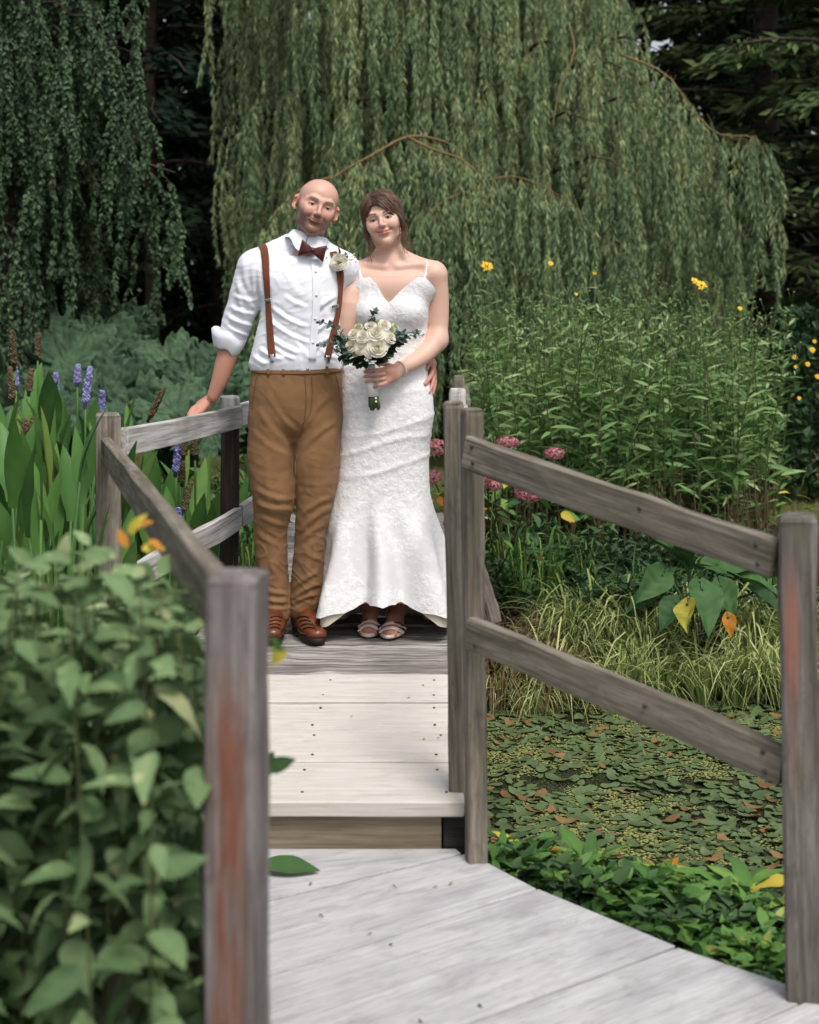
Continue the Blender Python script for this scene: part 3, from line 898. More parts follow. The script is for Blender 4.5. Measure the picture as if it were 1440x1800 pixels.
# ------------------------------------------------------------------ heads
MOUTH_Z = dict(man=-0.0575, woman=-0.0565)
MOUTH_W = dict(man=0.032, woman=0.0285)
def head_prims(f, T, kind):
    """adds a head to field f. T(local xyz)->world; local x to the picture's right, y away, z up; chin -0.115 .. crown 0.118"""
    Rm = T['R']; c = T['c']; sc = T['s']
    W = lambda x, y, z: c + Rm @ (np.array([x, y, z]) * sc)
    E = lambda p, r, k, op='add', A=None: f.ell(W(*p), np.array(r) * sc, Rm if A is None else Rm @ A, k, op)
    Cn = lambda a, b, ra, rb, k, op='add', sq=None: f.cone(W(*a), W(*b), ra * sc, rb * sc, k, sq, op)
    man = kind == 'man'
    E((0, 0.012, 0.036), (0.0785 if man else 0.0745, 0.094, 0.081), 0.02)                       # skull
    E((0, -0.026, 0.045), (0.062, 0.057, 0.056), 0.03)                       # forehead
    E((0, -0.026, -0.030), (0.0605 if man else 0.0585, 0.064, 0.078), 0.03)  # face
    E((0, -0.062, -0.094), (0.024 if man else 0.019, 0.022, 0.020), 0.03)    # chin
    for s in (-1, 1):
        E((s * 0.044 if man else s * 0.040, -0.010, -0.058), (0.016, 0.026, 0.024), 0.035)   # jaw
        E((s * 0.037, -0.060, -0.030), (0.023, 0.022, 0.021), 0.022)          # cheek
        E((s * 0.053, -0.042, -0.008), (0.014, 0.026, 0.016), 0.025)          # cheekbone
    # brow
    for s in (-1, 1):
        Cn((s * 0.010, -0.086, 0.020), (s * 0.034, -0.080, 0.026), 0.0115 if man else 0.0075, 0.0095 if man else 0.0065, 0.012)
        Cn((s * 0.034, -0.080, 0.026), (s * 0.052, -0.062, 0.018), 0.008, 0.006, 0.014)
        E((s * 0.031, -0.099, 0.004), (0.0175, 0.019, 0.0110), 0.011, 'sub')  # socket
    # nose
    dn = -0.0065 if man else -0.003
    Cn((0, -0.087, 0.014), (0, -0.104, -0.020 + dn), 0.0068, 0.0085, 0.010)
    E((0, -0.107, -0.025 + dn), (0.0100 if man else 0.0085, 0.010, 0.0088), 0.008)
    for s in (-1, 1): E((s * 0.0115, -0.097, -0.028 + dn), (0.0072 if man else 0.006, 0.010, 0.0066), 0.007)
    for s in (-1, 1): E((s * 0.0062, -0.107, -0.0345 + dn), (0.0038, 0.005, 0.003), 0.003, 'sub')
    # closed eyelid balls with a slit cut for each eye
    hs_ = 0.0029 if man else 0.0040
    for s in (-1, 1):
        A = np.array(Matrix.Rotation(s * R(4), 3, 'Y') @ Matrix.Rotation(s * R(10), 3, 'Z'))
        E((s * 0.0315, -0.0735, 0.0022), (0.0158, 0.0142, 0.0122), 0.005)
        E((s * 0.0320, -0.0885, 0.0004), (0.0138, 0.0085, hs_), 0.0022, 'sub', A)
    # mouth: closed smile, lips, folds from the nose
    mz = MOUTH_Z[kind]; cor = 0.0085; hw_ = MOUTH_W[kind]
    for s in (-1, 1):
        fl = 0.0036 if man else 0.0046
        Cn((0, -0.0890, mz + 0.0040), (s * hw_ * 0.5, -0.0862, mz + 0.0052), fl - 0.0004, fl - 0.0006, 0.007)
        Cn((s * hw_ * 0.5, -0.0862, mz + 0.0052), (s * hw_ * 0.95, -0.0765, mz + cor + 0.0005), fl - 0.0006, 0.0016, 0.007)
        Cn((0, -0.0882, mz - 0.0058), (s * hw_ * 0.5, -0.0855, mz - 0.0038), fl + 0.0004, fl, 0.007)
        Cn((s * hw_ * 0.5, -0.0855, mz - 0.0038), (s * hw_ * 0.92, -0.0770, mz + cor - 0.003), fl, 0.0016, 0.007)
        Cn((0, -0.0950, mz - 0.0002), (s * hw_ * 0.55, -0.0915, mz + 0.0020), 0.0015, 0.0015, 0.003, 'sub')
        Cn((s * hw_ * 0.55, -0.0915, mz + 0.0020), (s * hw_ * 1.05, -0.0800, mz + cor + 0.0005), 0.0015, 0.0020, 0.003, 'sub')
        E((s * hw_ * 1.16, -0.0780, mz + cor + 0.001), (0.004, 0.005, 0.007), 0.008, 'sub')
        Cn((s * 0.019, -0.0945, -0.034), (s * 0.036, -0.0790, mz + 0.006), 0.0022, 0.0026, 0.010, 'sub')
        E((s * 0.036, -0.0640, -0.026), (0.020, 0.019, 0.015), 0.018)
    E((0, -0.0845, -0.075), (0.020, 0.006, 0.004), 0.012, 'sub')               # hollow above the chin
    # ears
    for s in (-1, 1):
        A = np.array(Matrix.Rotation(s * R(26 if man else 18), 3, 'Z')) @ np.array(Matrix.Rotation(R(-8), 3, 'X'))
        ex = 0.086 if man else 0.077
        eb = 1.12 if man else 1.0
        E((s * ex, 0.012, 0.000), (0.0075, 0.019 * eb, 0.031 * eb), 0.010, 'add', A)
        E((s * (ex + 0.004), -0.001, 0.000), (0.0065, 0.0095, 0.018), 0.005, 'sub', A)
        E((s * (ex - 0.004), 0.000, -0.026), (0.007, 0.009, 0.009), 0.008, 'add', A)

def head_local(V, T):
    return ((V - T['c']) @ T['R']) / T['s']

def lerp3(a, b, t):
    return np.asarray(a)[None] * (1 - t[:, None]) + np.asarray(b)[None] * t[:, None]

def paint_face(V, T, colr, kind):
    """true skin tones, lips, brows, stubble, lashes as vertex colours"""
    L = head_local(V, T); x, y, z = L[:, 0], L[:, 1], L[:, 2]
    colr = colr.copy()
    inside = (np.abs(x) < 0.11) & (z > -0.13) & (z < 0.13) & (np.abs(y) < 0.13)
    man = kind == 'man'
    nz = vnoise(L, 260) if False else None
    def put(mask, c, amt=1.0):
        t = np.clip(mask * amt, 0, 1) * inside
        colr[:] = colr * (1 - t[:, None]) + np.asarray(c)[None] * t[:, None]
    front = smoothstep(-0.035, -0.06, y)
    g = lambda cx, cz, rx, rz: np.exp(-(((x - cx) / rx) ** 2 + ((z - cz) / rz) ** 2)) * front
    # ruddy cheeks, nose, ears
    red = (0.50, 0.19, 0.14) if man else (0.60, 0.27, 0.21)
    for s in (-1, 1): put(g(s * 0.036, -0.026, 0.020, 0.018), red, 0.5 if man else 0.5)
    put(g(0, -0.026, 0.014, 0.014), red, 0.5 if man else 0.2)
    put(smoothstep(0.072, 0.082, np.abs(x)), (0.55, 0.21, 0.16), 0.6)
    # brows
    br = (0.10, 0.055, 0.034) if man else (0.035, 0.019, 0.013)
    for s in (-1, 1):
        q = np.clip((s * x - 0.013) / 0.037, 0, 1)
        arc = 0.0205 + 0.0065 * np.sin(q * np.pi * 0.62) - 0.0035 * q ** 3 - (0.001 if man else -0.0015)
        thick = (0.0052 if man else 0.0046) * (1 - 0.55 * q)
        m_ = np.exp(-((z - arc) / thick) ** 2) * smoothstep(0.010, 0.016, s * x) * smoothstep(0.053, 0.046, s * x) * front
        put(m_, br, 0.75 if man else 0.95)
    # lash lines
    for s in (-1, 1):
        q = np.clip((s * x - 0.0185) / 0.027, 0, 1)
        hh = 0.0030 if man else 0.0041
        in_ = smoothstep(0.0165, 0.0195, s * x) * smoothstep(0.0475, 0.0445, s * x) * front
        up = 0.0010 + hh * np.sin(q * np.pi) ** 0.7 + 0.0006 * q
        m_ = np.exp(-((z - up) / (0.0020 if man else 0.0034)) ** 2) * in_
        put(m_, (0.09, 0.045, 0.03) if man else (0.012, 0.008, 0.007), 0.85 if man else 1.0)
        lo = 0.0002 - hh * np.sin(q * np.pi) ** 0.7
        m_ = np.exp(-((z - lo) / 0.0014) ** 2) * in_
        put(m_, (0.24, 0.11, 0.08) if man else (0.05, 0.03, 0.025), 0.5 if man else 0.8)
        # lid skin is a little redder and, on her, made up
        lid = np.exp(-(((s * x - 0.032) / 0.017) ** 2 + ((z - 0.0085) / 0.005) ** 2)) * front
        put(lid, (0.40, 0.20, 0.145) if man else (0.34, 0.19, 0.15), 0.45 if man else 0.6)
    # lips
    mz = MOUTH_Z[kind]
    cor = 0.0085
    q = np.clip(np.abs(x) / MOUTH_W[kind], 0, 1.3)
    mid = mz + cor * q ** 2
    ht = (0.0050 if man else 0.0078) * np.sqrt(np.clip(1 - q ** 2, 0, 1)) + 0.0006
    lip = smoothstep(1.25, 0.75, np.abs(z - mid + 0.0008) / ht) * smoothstep(1.06, 0.9, q) * front
    if man:
        # stubble of a trimmed beard, moustache and jaw line
        jaw = smoothstep(-0.040, -0.060, z - 0.45 * np.maximum(np.abs(x) - 0.030, 0) * 1.0) * smoothstep(0.045, 0.0, y)
        mous = np.exp(-(((z + 0.0475 - 0.004 * (np.abs(x) / 0.03)) / 0.0062) ** 2)) * smoothstep(0.040, 0.026, np.abs(x)) * front
        side = smoothstep(0.048, 0.060, np.abs(x)) * smoothstep(0.000, -0.035, z) * smoothstep(0.03, 0.0, y) * 0.6
        cut = -0.113 + 0.5 * np.maximum(np.abs(x) - 0.02, 0)
        m_ = np.clip(np.maximum(np.maximum(jaw * 0.92, mous * 0.95), side), 0, 1) * smoothstep(-0.006, 0.006, z - cut)
        st_ = np.array([mnoise.noise(Vector(p) * 420) + 0.7 * mnoise.noise(Vector(p) * 150) if k_ > 0.05 else 0 for p, k_ in zip(L, m_)])
        put(m_ * np.clip(0.84 + 0.16 * st_, 0.45, 1.0), (0.098, 0.052, 0.036), 0.90)
        put(lip, (0.42, 0.15, 0.12), 0.85)
        # shaved scalp a little paler and greyer where the hair was
        put(smoothstep(0.055, 0.085, z + 0.25 * y) * smoothstep(-0.075, -0.03, y), (0.44, 0.27, 0.21), 0.35)
    else:
        put(lip, (0.52, 0.15, 0.13), 0.9)
    line = np.exp(-((z - mid - 0.0002) / 0.0014) ** 2) * smoothstep(1.2, 1.05, q) * front  # shade of the crease between the closed lips, put into the colour
    put(line, (0.10, 0.03, 0.025), 0.9)
    return colr

def eyes(parent, T, iris):
    Rm, c, sc = T['R'], T['c'], T['s']
    n, k = 20, 14
    for s in (-1, 1):
        cen = np.array([s * 0.0315, -0.0745, 0.0022])
        th = np.linspace(0, np.pi, k); ph = np.linspace(0, 2 * np.pi, n, endpoint=False)
        V = []; col = []
        for t in th:
            for p_ in ph:
                q = np.array([math.sin(t) * math.cos(p_), -math.cos(t), math.sin(t) * math.sin(p_)])
                V.append(c + Rm @ ((cen + 0.0125 * q) * sc))
                a = math.degrees(t)
                col.append((0.01, 0.01, 0.01) if a < 16 else (iris if a < 35 else (0.50, 0.46, 0.43)))
        # looking at the photographer
        F = [grid_faces(n, k, True)[:, ::-1]]
        me = mesh_np('eye', np.array(V) - np.array(parent.location), F, M_EYE, col=np.array(col))
        link('eye', me, parent, world=False)

m = NT('mat_eye'); at = m.n('Attribute'); at.attribute_name = 'paint'
M_EYE = m.done(m.bsdf(at.outputs['Color'], 0.08, 0.6))

def loc_mesh(name, V, F, mat, parent, **kw):
    """mesh given in world coordinates, stored about its parent's base"""
    base = np.zeros(3); p = parent
    while p is not None:
        base = base + np.array(p.location); p = p.parent
    return link(name, mesh_np(name, np.asarray(V) - base, F, mat, **kw), parent, world=False)

def loc_mb(name, mb, mat, parent, smooth=True):
    base = np.zeros(3); p = parent
    while p is not None:
        base = base + np.array(p.location); p = p.parent
    mb.V = [v - base for v in mb.V]
    return link(name, mb.mesh(name, mat, smooth), parent, world=False)

def finger(f, pts, r0, r1, k=0.006):
    f.chain(pts, np.linspace(r0, r1, len(pts)), k, n=len(pts) * 2)

M_SKIN_M = mat_skin('skin_man', sss=0.2)
M_SKIN_W = mat_skin('skin_woman', sss=0.25)

# =================================================================== the man
GD = 5.84
g_base = np.array([(528 - 720) * GD / FPX, GD, float(deck_z(GD))])
groom = empty('person', tuple(g_base), 'smiling bald bearded man in white shirt, brown braces and bow tie, hand on the railing', 'person')
def G(x, y, dy=0.0): return P(x, y, GD + dy)
Rh = np.array(Matrix.Rotation(R(17), 3, 'Y') @ Matrix.Rotation(R(14), 3, 'Z') @ Matrix.Rotation(R(-4), 3, 'X'))
TG = dict(R=Rh, c=G(555.5, 366, -0.03), s=1.03)

def man_body():
    hx = TG['c'][0]
    f = Field(axis(-0.95, 0.2, 0.004, 0.0022, hx - 0.115, hx + 0.115), axis(5.55, 6.1, 0.004, 0.0024, 5.67, 5.86), axis(0.22, 2.13, 0.005, 0.0022, 1.82, 2.12))
    # trunk and legs (under the clothes)
    f.chain([G(521, 690, 0.0), G(522, 640, 0.0), G(526, 560, 0.0), G(528, 500, 0.0)], [0.125, 0.118, 0.125, 0.12], 0.05, squash=((0, 1, 0), 0.8))
    f.cone(G(462, 472, 0), G(598, 474, 0), 0.055, 0.055, 0.05)
    f.chain([G(487, 710), G(478, 830, -0.01), G(479, 900, 0.0), G(484, 1075, 0.03)], [0.08, 0.065, 0.05, 0.035], 0.03)
    f.chain([G(552, 710), G(553, 830, -0.01), G(548, 900, -0.02), G(532, 1075, 0.03)], [0.08, 0.065, 0.05, 0.035], 0.03)
    for ax_, ay, tx, ty in ((484, 1095, 487, 1112), (532, 1095, 550, 1116)):
        f.cone(G(ax_, ay, 0.03), G(tx, ty, -0.09), 0.035, 0.028, 0.02)
    # neck
    f.chain([G(533, 462, 0.02), G(538, 435, 0.01), G(547, 405, 0.0)], [0.068, 0.058, 0.057], 0.03)
    head_prims(f, TG, 'man')
    # his right arm, hand flat on the rail
    f.chain([G(449, 474), G(429, 540, 0.03), G(411, 596, 0.05)], [0.050, 0.045, 0.040], 0.02)
    f.chain([G(410, 598, 0.05), G(398, 630, 0.05), G(388, 664, 0.05), G(375, 695, 0.055)], [0.040, 0.042, 0.036, 0.0255], 0.02, n=9, squash=((0, 1, 0), 0.86))
    rl = lambda x, y, o=0.0: P(x, y, 5.90 - (355 - x) * 0.0042 + o)
    f.cone(rl(374, 699), rl(358, 712), 0.024, 0.029, 0.02, squash=((0.3, 0, 1), 0.72))
    f.cone(rl(366, 705, -0.02), rl(349, 719, -0.012), 0.019, 0.017, 0.016)
    f.cone(rl(366, 704, 0.03), rl(347, 717, 0.03), 0.018, 0.015, 0.016)
    for o, xa, ya, xb, yb, xc, yc in ((-0.012, 350, 716, 341, 722, 333, 733), (0.008, 347, 714, 338, 719, 331, 731), (0.028, 346, 714, 337, 720, 331, 731), (0.045, 347, 715, 340, 721, 334, 731)):
        finger(f, [rl(xa, ya, o), rl(xb, yb, o), rl(xc, yc, o)], 0.0105, 0.0075)
    finger(f, [rl(365, 708, -0.035), rl(357, 719, -0.048), rl(349, 726, -0.046), rl(342, 730, -0.04)], 0.0125, 0.0085)
    # his left arm runs behind the bride, hand on her hip
    hd = lambda x, y, o=0.0: P(x, y, 5.90 + o)
    f.chain([G(603, 476, 0.05), G(640, 550, 0.20), G(690, 610, 0.27)], [0.05, 0.046, 0.042], 0.03)
    f.chain([G(690, 610, 0.27), hd(735, 630, 0.19), hd(757, 640, 0.105)], [0.04, 0.034, 0.026], 0.02)
    f.cone(hd(757, 640, 0.105), hd(760, 652, 0.055), 0.026, 0.028, 0.02, squash=((1, 0.3, 0), 0.6))
    finger(f, [hd(757, 637, 0.05), hd(753, 643, 0.0), hd(749, 650, -0.03)], 0.011, 0.0085)
    finger(f, [hd(762, 647, 0.03), hd(757, 662, -0.03), hd(747, 675, -0.07)], 0.0112, 0.0085)
    finger(f, [hd(763, 655, 0.03), hd(760, 676, -0.025), hd(754, 690, -0.05)], 0.011, 0.008)
    finger(f, [hd(764, 660, 0.045), hd(764, 678, -0.0), hd(760, 693, -0.02)], 0.0105, 0.0078)
    V, F = f.mesh(2)
    col = np.tile(np.array([0.64, 0.39, 0.30]), (len(V), 1))
    px, py = to_px(V)
    arm = smoothstep(585, 620, py) * (px < 440)
    col = col * (1 - arm[:, None]) + np.array([0.50, 0.255, 0.18]) * arm[:, None]
    hand = (px > 740) & (py > 600)
    col[hand] = (0.52, 0.25, 0.19)
    col = paint_face(V, TG, col, 'man')
    loc_mesh('body', V, F, M_SKIN_M, groom, col=col)
    eyes(groom, TG, (0.045, 0.035, 0.028))
man_body()

# ---- shirt
M_SHIRT = mat_cloth('shirt_cotton', (0.80, 0.81, 0.86), (0.77, 0.78, 0.84), 1500, 0.8, 0.12, 0.0, 0.1)
M_TROUSER = mat_cloth('trouser_cotton', (0.238, 0.130, 0.060), (0.19, 0.101, 0.045), 1300, 0.85, 0.3, 0.05, 0.16)
M_BRACE = mat_cloth('brace_webbing', (0.165, 0.050, 0.022), (0.14, 0.042, 0.018), 1600, 0.7, 0.25)
M_SATIN = mat_cloth('bow_tie_satin', (0.075, 0.014, 0.011), (0.05, 0.010, 0.009), 700, 0.32, 0.1)
M_METAL = mat_plain('clip_metal', (0.62, 0.62, 0.63), 0.25, 0.5, 0.05, Metallic=1.0)
M_LEATHER = mat_plain('boot_leather', (0.13, 0.036, 0.012), 0.34, 0.5, 0.4, 14, 0.15)
M_SOLE = mat_plain('boot_sole', (0.018, 0.012, 0.010), 0.6, 0.3)
M_BUTTON = mat_plain('button', (0.75, 0.75, 0.76), 0.3, 0.5, 0.05)
M_STITCH = mat_plain('seam', (0.16, 0.083, 0.033), 0.85, 0.2)

zG = lambda y: float(G(0, y)[2])
xG = lambda x: float(G(x, 0)[0])
pm = GD / FPX
fs = Field(axis(-0.95, 0.2, 0.0042), axis(5.58, 6.22, 0.005), axis(1.22, 1.9, 0.0042))
ys_ = [652, 640, 628, 600, 565, 530, 495, 470, 452]
lft = [441, 438, 441, 447, 456, 460, 452, 452, 470]
rgt = [600, 602, 601, 600, 602, 604, 606, 606, 590]
dep = [0.118, 0.124, 0.126, 0.120, 0.121, 0.124, 0.118, 0.098, 0.075]
cx_ = [xG((a + b) / 2) for a, b in zip(lft, rgt)]; rx_ = [(b - a) / 2 * pm for a, b in zip(lft, rgt)]
fs.loft([zG(y) for y in ys_], cx_, [GD + 0.0] * 9, rx_, dep, 2.3, 0.03)
fs.cone(G(449, 463, 0.01), G(512, 434, 0.02), 0.058, 0.056, 0.05)
fs.cone(G(602, 470, 0.01), G(562, 441, 0.02), 0.056, 0.054, 0.05)
fs.chain([G(446, 474, 0.01), G(436, 505, 0.02), G(428, 535, 0.03), G(418, 562, 0.04), G(412, 584, 0.05), G(410, 592, 0.05)], [0.072, 0.068, 0.066, 0.063, 0.058, 0.055], 0.03, n=12)
fs.chain([G(604, 476, 0.03), G(640, 550, 0.20), G(690, 608, 0.27)], [0.068, 0.060, 0.055], 0.04)
fs.ell(G(540, 412, 0.0), (0.060, 0.062, 0.055), None, 0.01, 'sub')
V, F = fs.mesh(2); N = vnormals(V, F)
SHIRT_FOLDS = [
    (478, 540, 540, 575, 4, 0.006), (470, 560, 545, 603, 4, 0.006), (465, 585, 530, 622, 4.5, 0.007), (455, 612, 500, 632, 4, 0.006),
    (590, 520, 545, 560, 4, 0.005), (590, 560, 548, 592, 4, 0.005), (585, 590, 545, 622, 4, 0.006), (500, 520, 540, 540, 4, 0.004),
    (462, 500, 475, 560, 4, 0.005), (500, 470, 530, 520, 6, 0.003), (455, 470, 462, 520, 4, 0.004), (480, 610, 520, 632, 3.5, 0.006),
    (405, 540, 450, 552, 4, 0.007), (400, 556, 446, 572, 4, 0.008), (398, 572, 442, 590, 3.5, 0.008), (410, 520, 452, 528, 4, 0.005),
    (415, 490, 448, 545, 5, 0.005), (430, 450, 436, 510, 5, 0.004), (445, 470, 455, 540, 4, 0.005), (420, 500, 430, 560, 4.5, 0.004),
    (560, 470, 575, 560, 5, 0.003), (520, 600, 548, 630, 4, 0.005), (445, 625, 470, 640, 4, 0.006), (560, 610, 596, 632, 4, 0.006)]
D = fold_disp(V, N, SHIRT_FOLDS)
nz = np.array([mnoise.noise(Vector((p[0] * 9, p[1] * 9, p[2] * 16))) + 0.5 * mnoise.noise(Vector((p[0] * 24 + 5, p[1] * 24, p[2] * 30))) for p in V])
rg = np.array([(1 - abs(mnoise.noise(Vector((p[0] * 14 + p[2] * 9 + 2.5 * mnoise.noise(Vector(p) * 7), p[1] * 10, p[2] * 30 - p[0] * 8))))) ** 5 for p in V])
V = V + N * (D + 0.0025 * nz + 0.0019 * (rg - 0.35))[:, None]
shirt = loc_mesh('shirt', V, F, M_SHIRT, groom)

# hanging shirt tail over the waistband on the left
def ring_loft(rows, n=48, a0=0.0, a1=2 * np.pi, closed=True):
    """rows: list of (centre, ex, ey) with vectors spanning each ring"""
    a = np.linspace(a0, a1, n, endpoint=not closed)
    V = np.concatenate([c[None] + np.cos(a)[:, None] * ex[None] + np.sin(a)[:, None] * ey[None] for c, ex, ey in rows])
    return V, grid_faces(n, len(rows), closed)

# cuff turned back at the elbow
ax_dir = np.array([-0.36, 0.0, -0.93]); sx = np.array([0.93, 0.02, -0.36])
def cuff_row(x, y, hw, o=0.0): return (G(x, y, 0.05), sx * (hw * pm + o), np.array([0, 1.0, 0]) * (hw * pm * 0.92 + o))
rows = [cuff_row(404, 592, 20), cuff_row(402, 585, 28, 0.002), cuff_row(402, 586, 31.5, 0.004), cuff_row(400, 600, 28, 0.004), cuff_row(397.5, 614, 23, 0.003), cuff_row(397, 617, 21.5), cuff_row(398, 608, 19)]
V, F = ring_loft(rows, 60)
a = np.tile(np.linspace(0, 2 * np.pi, 60, endpoint=False), len(rows))
wv = 0.004 * np.sin(3 * a + 0.5) + 0.003 * np.sin(5 * a + 2)
V = V + np.array([[0.25, 0, 1.0]]) * (wv * 1.2)[:, None] + sx[None] * (0.6 * wv * np.cos(a))[:, None]
loc_mesh('cuff', V, F, M_SHIRT, groom)

# collar: stand with two pointed leaves
def collar():
    cen = G(544.0, 417, 0.010)
    Rc = np.array(Matrix.Rotation(R(15), 3, 'Y') @ Matrix.Rotation(R(-8), 3, 'X'))
    n = 72
    th = np.linspace(R(-89), R(269), n)         # leaves a gap at the front (-90 deg is towards the camera)
    fr = np.abs(((th - R(90)) / R(170)))        # 0 at the back, 1 at the front
    rows = []
    def row(r, h, add=0.0):
        rr2 = np.broadcast_to(r, (n,)); hh = np.broadcast_to(h, (n,))
        L = np.stack([np.cos(th) * rr2 * 1.0, np.sin(th) * rr2 * 0.98, hh], 1)
        return cen + L @ Rc.T
    lean = 0.012 * fr ** 2
    tipw = smoothstep(0.78, 1.0, fr)
    R_ = [row(0.073, -0.060), row(0.070, 0.012 - lean * 1.5), row(0.0715, 0.019 - lean * 1.5), row(0.0755, 0.017 - lean * 1.5),
          row(0.082 + 0.004 * fr, 0.000 - lean - 0.012 * tipw), row(0.089 + 0.016 * fr, -0.026 - lean - 0.044 * tipw), row(0.0895 + 0.016 * fr, -0.0275 - lean - 0.0445 * tipw), row(0.086 + 0.013 * fr, -0.026 - lean - 0.042 * tipw)]
    V = np.concatenate(R_)
    loc_mesh('collar', V, grid_faces(n, len(R_)), M_SHIRT, groom)
collar()

# placket and buttons
V, F = surf_strip(fs, [(553, 458), (556, 500), (556, 540), (552, 585), (549, 633)], 0.030, 0.0014, 30, 0.0030)
pk = loc_mesh('placket', V, F, M_SHIRT, groom)
bp, bn = fs.hit([555.5, 556, 554, 550], [478, 519, 560, 602])
for p, n in zip(bp, bn):
    V, F = tube([p + n * 0.005, p + n * 0.0078], 0.0052, 10)
    loc_mesh('button', V, F, M_BUTTON, groom)

# bow tie
def bow_tie():
    cen = G(549.5, 440.5, -0.108)
    Rb = np.array(Matrix.Rotation(R(14), 3, 'Y'))
    mb = MB()
    for s in (-1, 1):
        rows = []
        for t in np.linspace(0, 1, 12):
            x = s * (0.006 + 0.046 * t)
            h = 0.011 + 0.0235 * t ** 0.8
            d = 0.010 + 0.006 * math.sin(t * np.pi) - 0.003 * t
            rows.append((x, h, d, 0.004 * t))
        n = 36
        a = np.linspace(0, 2 * np.pi, n, endpoint=False)
        V = []
        for (x, h, d, b) in rows:
            pl = 1 + 0.22 * np.cos(3 * a + 1.2) * (1 - (abs(x) - 0.006) / 0.05)
            sq = np.sign(np.sin(a)) * np.abs(np.sin(a)) ** 0.7
            V.append(np.stack([np.full(n, x), b + np.cos(a) * d * pl, sq * h], 1))
        V = np.concatenate(V) @ Rb.T + cen
        mb.add(V, [grid_faces(n, 12, True), (np.arange(n) + 11 * n)[None]])
    a = np.linspace(0, 2 * np.pi, 24, endpoint=False)
    prof = [(-0.0085, 0.6), (-0.008, 0.95), (-0.004, 1.05), (0.004, 1.05), (0.008, 0.95), (0.0085, 0.6)]
    V = np.concatenate([np.stack([np.full(24, x), np.cos(a) * 0.013 * q - 0.004, np.sin(a) * 0.0125 * q], 1) for x, q in prof]) @ Rb.T + cen
    mb.add(V, [grid_faces(24, 6, True), np.arange(24)[::-1][None], (np.arange(24) + 120)[None]])
    loc_mb('bow_tie', mb, M_SATIN, groom)
bow_tie()

# braces: shoulder straps with sliders and clips
for path, sl in (([(461, 432), (466, 445), (470, 490), (474, 550), (477, 600), (479.5, 628)], (473, 528)), ([(585, 444), (596, 470), (597, 510), (592, 552), (583, 592), (574.5, 630)], (587, 538))):
    V, F = surf_strip(fs, path, 0.031, 0.002, 40, 0.0055)
    br_ = loc_mesh('brace', V, F, M_BRACE, groom)
    V, F = surf_strip(fs, [(sl[0] - 0.3, sl[1] - 3.0), (sl[0], sl[1]), (sl[0] + 0.2, sl[1] + 3.0)], 0.036, 0.0018, 5, 0.0078)
    loc_mesh('slider', V, F, M_METAL, br_)
    e = path[-1]
    V, F = surf_strip(fs, [(e[0], e[1] - 5), (e[0] + 0.5, e[1] + 2), (e[0] + 0.5, e[1] + 9)], 0.016, 0.003, 6, 0.0085)
    loc_mesh('clip', V, F, M_METAL, br_)

# ---- trousers
ft = Field(axis(-0.80, 0.0, 0.0042), axis(5.62, 6.08, 0.005), axis(0.27, 1.37, 0.0045))
yt = [776, 745, 700, 665, 648, 636]
lt = [462, 440, 438, 441, 443, 444]; rt = [582, 601, 602, 601, 600, 599]
dp = [0.060, 0.110, 0.124, 0.120, 0.116, 0.115]
ft.loft([zG(y) for y in yt], [xG((a + b) / 2) for a, b in zip(lt, rt)], [GD + 0.005] * 6, [(b - a) / 2 * pm for a, b in zip(lt, rt)], dp, 2.4, 0.02)
ft.chain([G(480, 735), G(476, 790, -0.005), G(475.5, 832, -0.01), G(481, 877, -0.015), G(476, 923, 0.0), G(477, 970, 0.01), G(480, 1015, 0.02), G(484, 1050, 0.02), G(487, 1076, 0.015)], np.array([41, 41, 39.5, 37.5, 30.5, 28.5, 28, 26.5, 25]) * pm, 0.018, n=26, squash=((0, 1, 0), 1.08))
ft.chain([G(559, 735), G(558, 790, -0.005), G(556, 832, -0.01), G(553, 877, -0.015), G(547, 923, -0.01), G(544, 970, 0.0), G(540, 1015, 0.01), G(537, 1050, 0.01), G(532, 1070, 0.005)], np.array([41, 41, 39.5, 33, 28.5, 27.5, 28.5, 26.5, 23]) * pm, 0.014, n=26, squash=((0, 1, 0), 1.08))
ft.cone(G(521, 800, -0.16), G(514, 905, -0.16), 0.002, 0.002, 0.0)
V, F = ft.mesh(2); N = vnormals(V, F)
TR_FOLDS = [
    (470, 690, 520, 760, 5, 0.005), (455, 720, 512, 785, 5, 0.006), (585, 690, 535, 755, 5, 0.005), (595, 740, 532, 790, 5, 0.006), (445, 760, 505, 800, 5, 0.004),
    (448, 860, 510, 880, 5, 0.007), (450, 885, 512, 895, 4.5, 0.008), (455, 905, 505, 925, 4.5, 0.006), (452, 935, 490, 960, 5, 0.005),
    (595, 870, 530, 905, 5, 0.008), (585, 890, 527, 935, 5, 0.008), (575, 920, 525, 955, 5, 0.006), (530, 960, 565, 985, 5, 0.004),
    (455, 1030, 505, 1045, 4, 0.008), (452, 1048, 508, 1058, 4, 0.009), (458, 1064, 508, 1070, 3.5, 0.008), (560, 1005, 515, 1035, 4.5, 0.007),
    (565, 1025, 515, 1052, 4, 0.009), (560, 1045, 512, 1062, 3.5, 0.008), (480, 930, 484, 1020, 5, 0.004), (545, 950, 540, 1020, 5, 0.004),
    (470, 800, 474, 870, 6, 0.003), (556, 790, 555, 870, 6, 0.003)]
D = 0.7 * fold_disp(V, N, TR_FOLDS)
nz = np.array([mnoise.noise(Vector((p[0] * 10, p[1] * 10, p[2] * 8))) + 0.5 * mnoise.noise(Vector((p[0] * 30 + 5, p[1] * 30, p[2] * 26))) for p in V])
rg = np.array([(1 - abs(mnoise.noise(Vector((p[0] * 16 + 2 * mnoise.noise(Vector(p) * 6), p[1] * 10, p[2] * 20 + p[0] * 10))))) ** 6 for p in V])
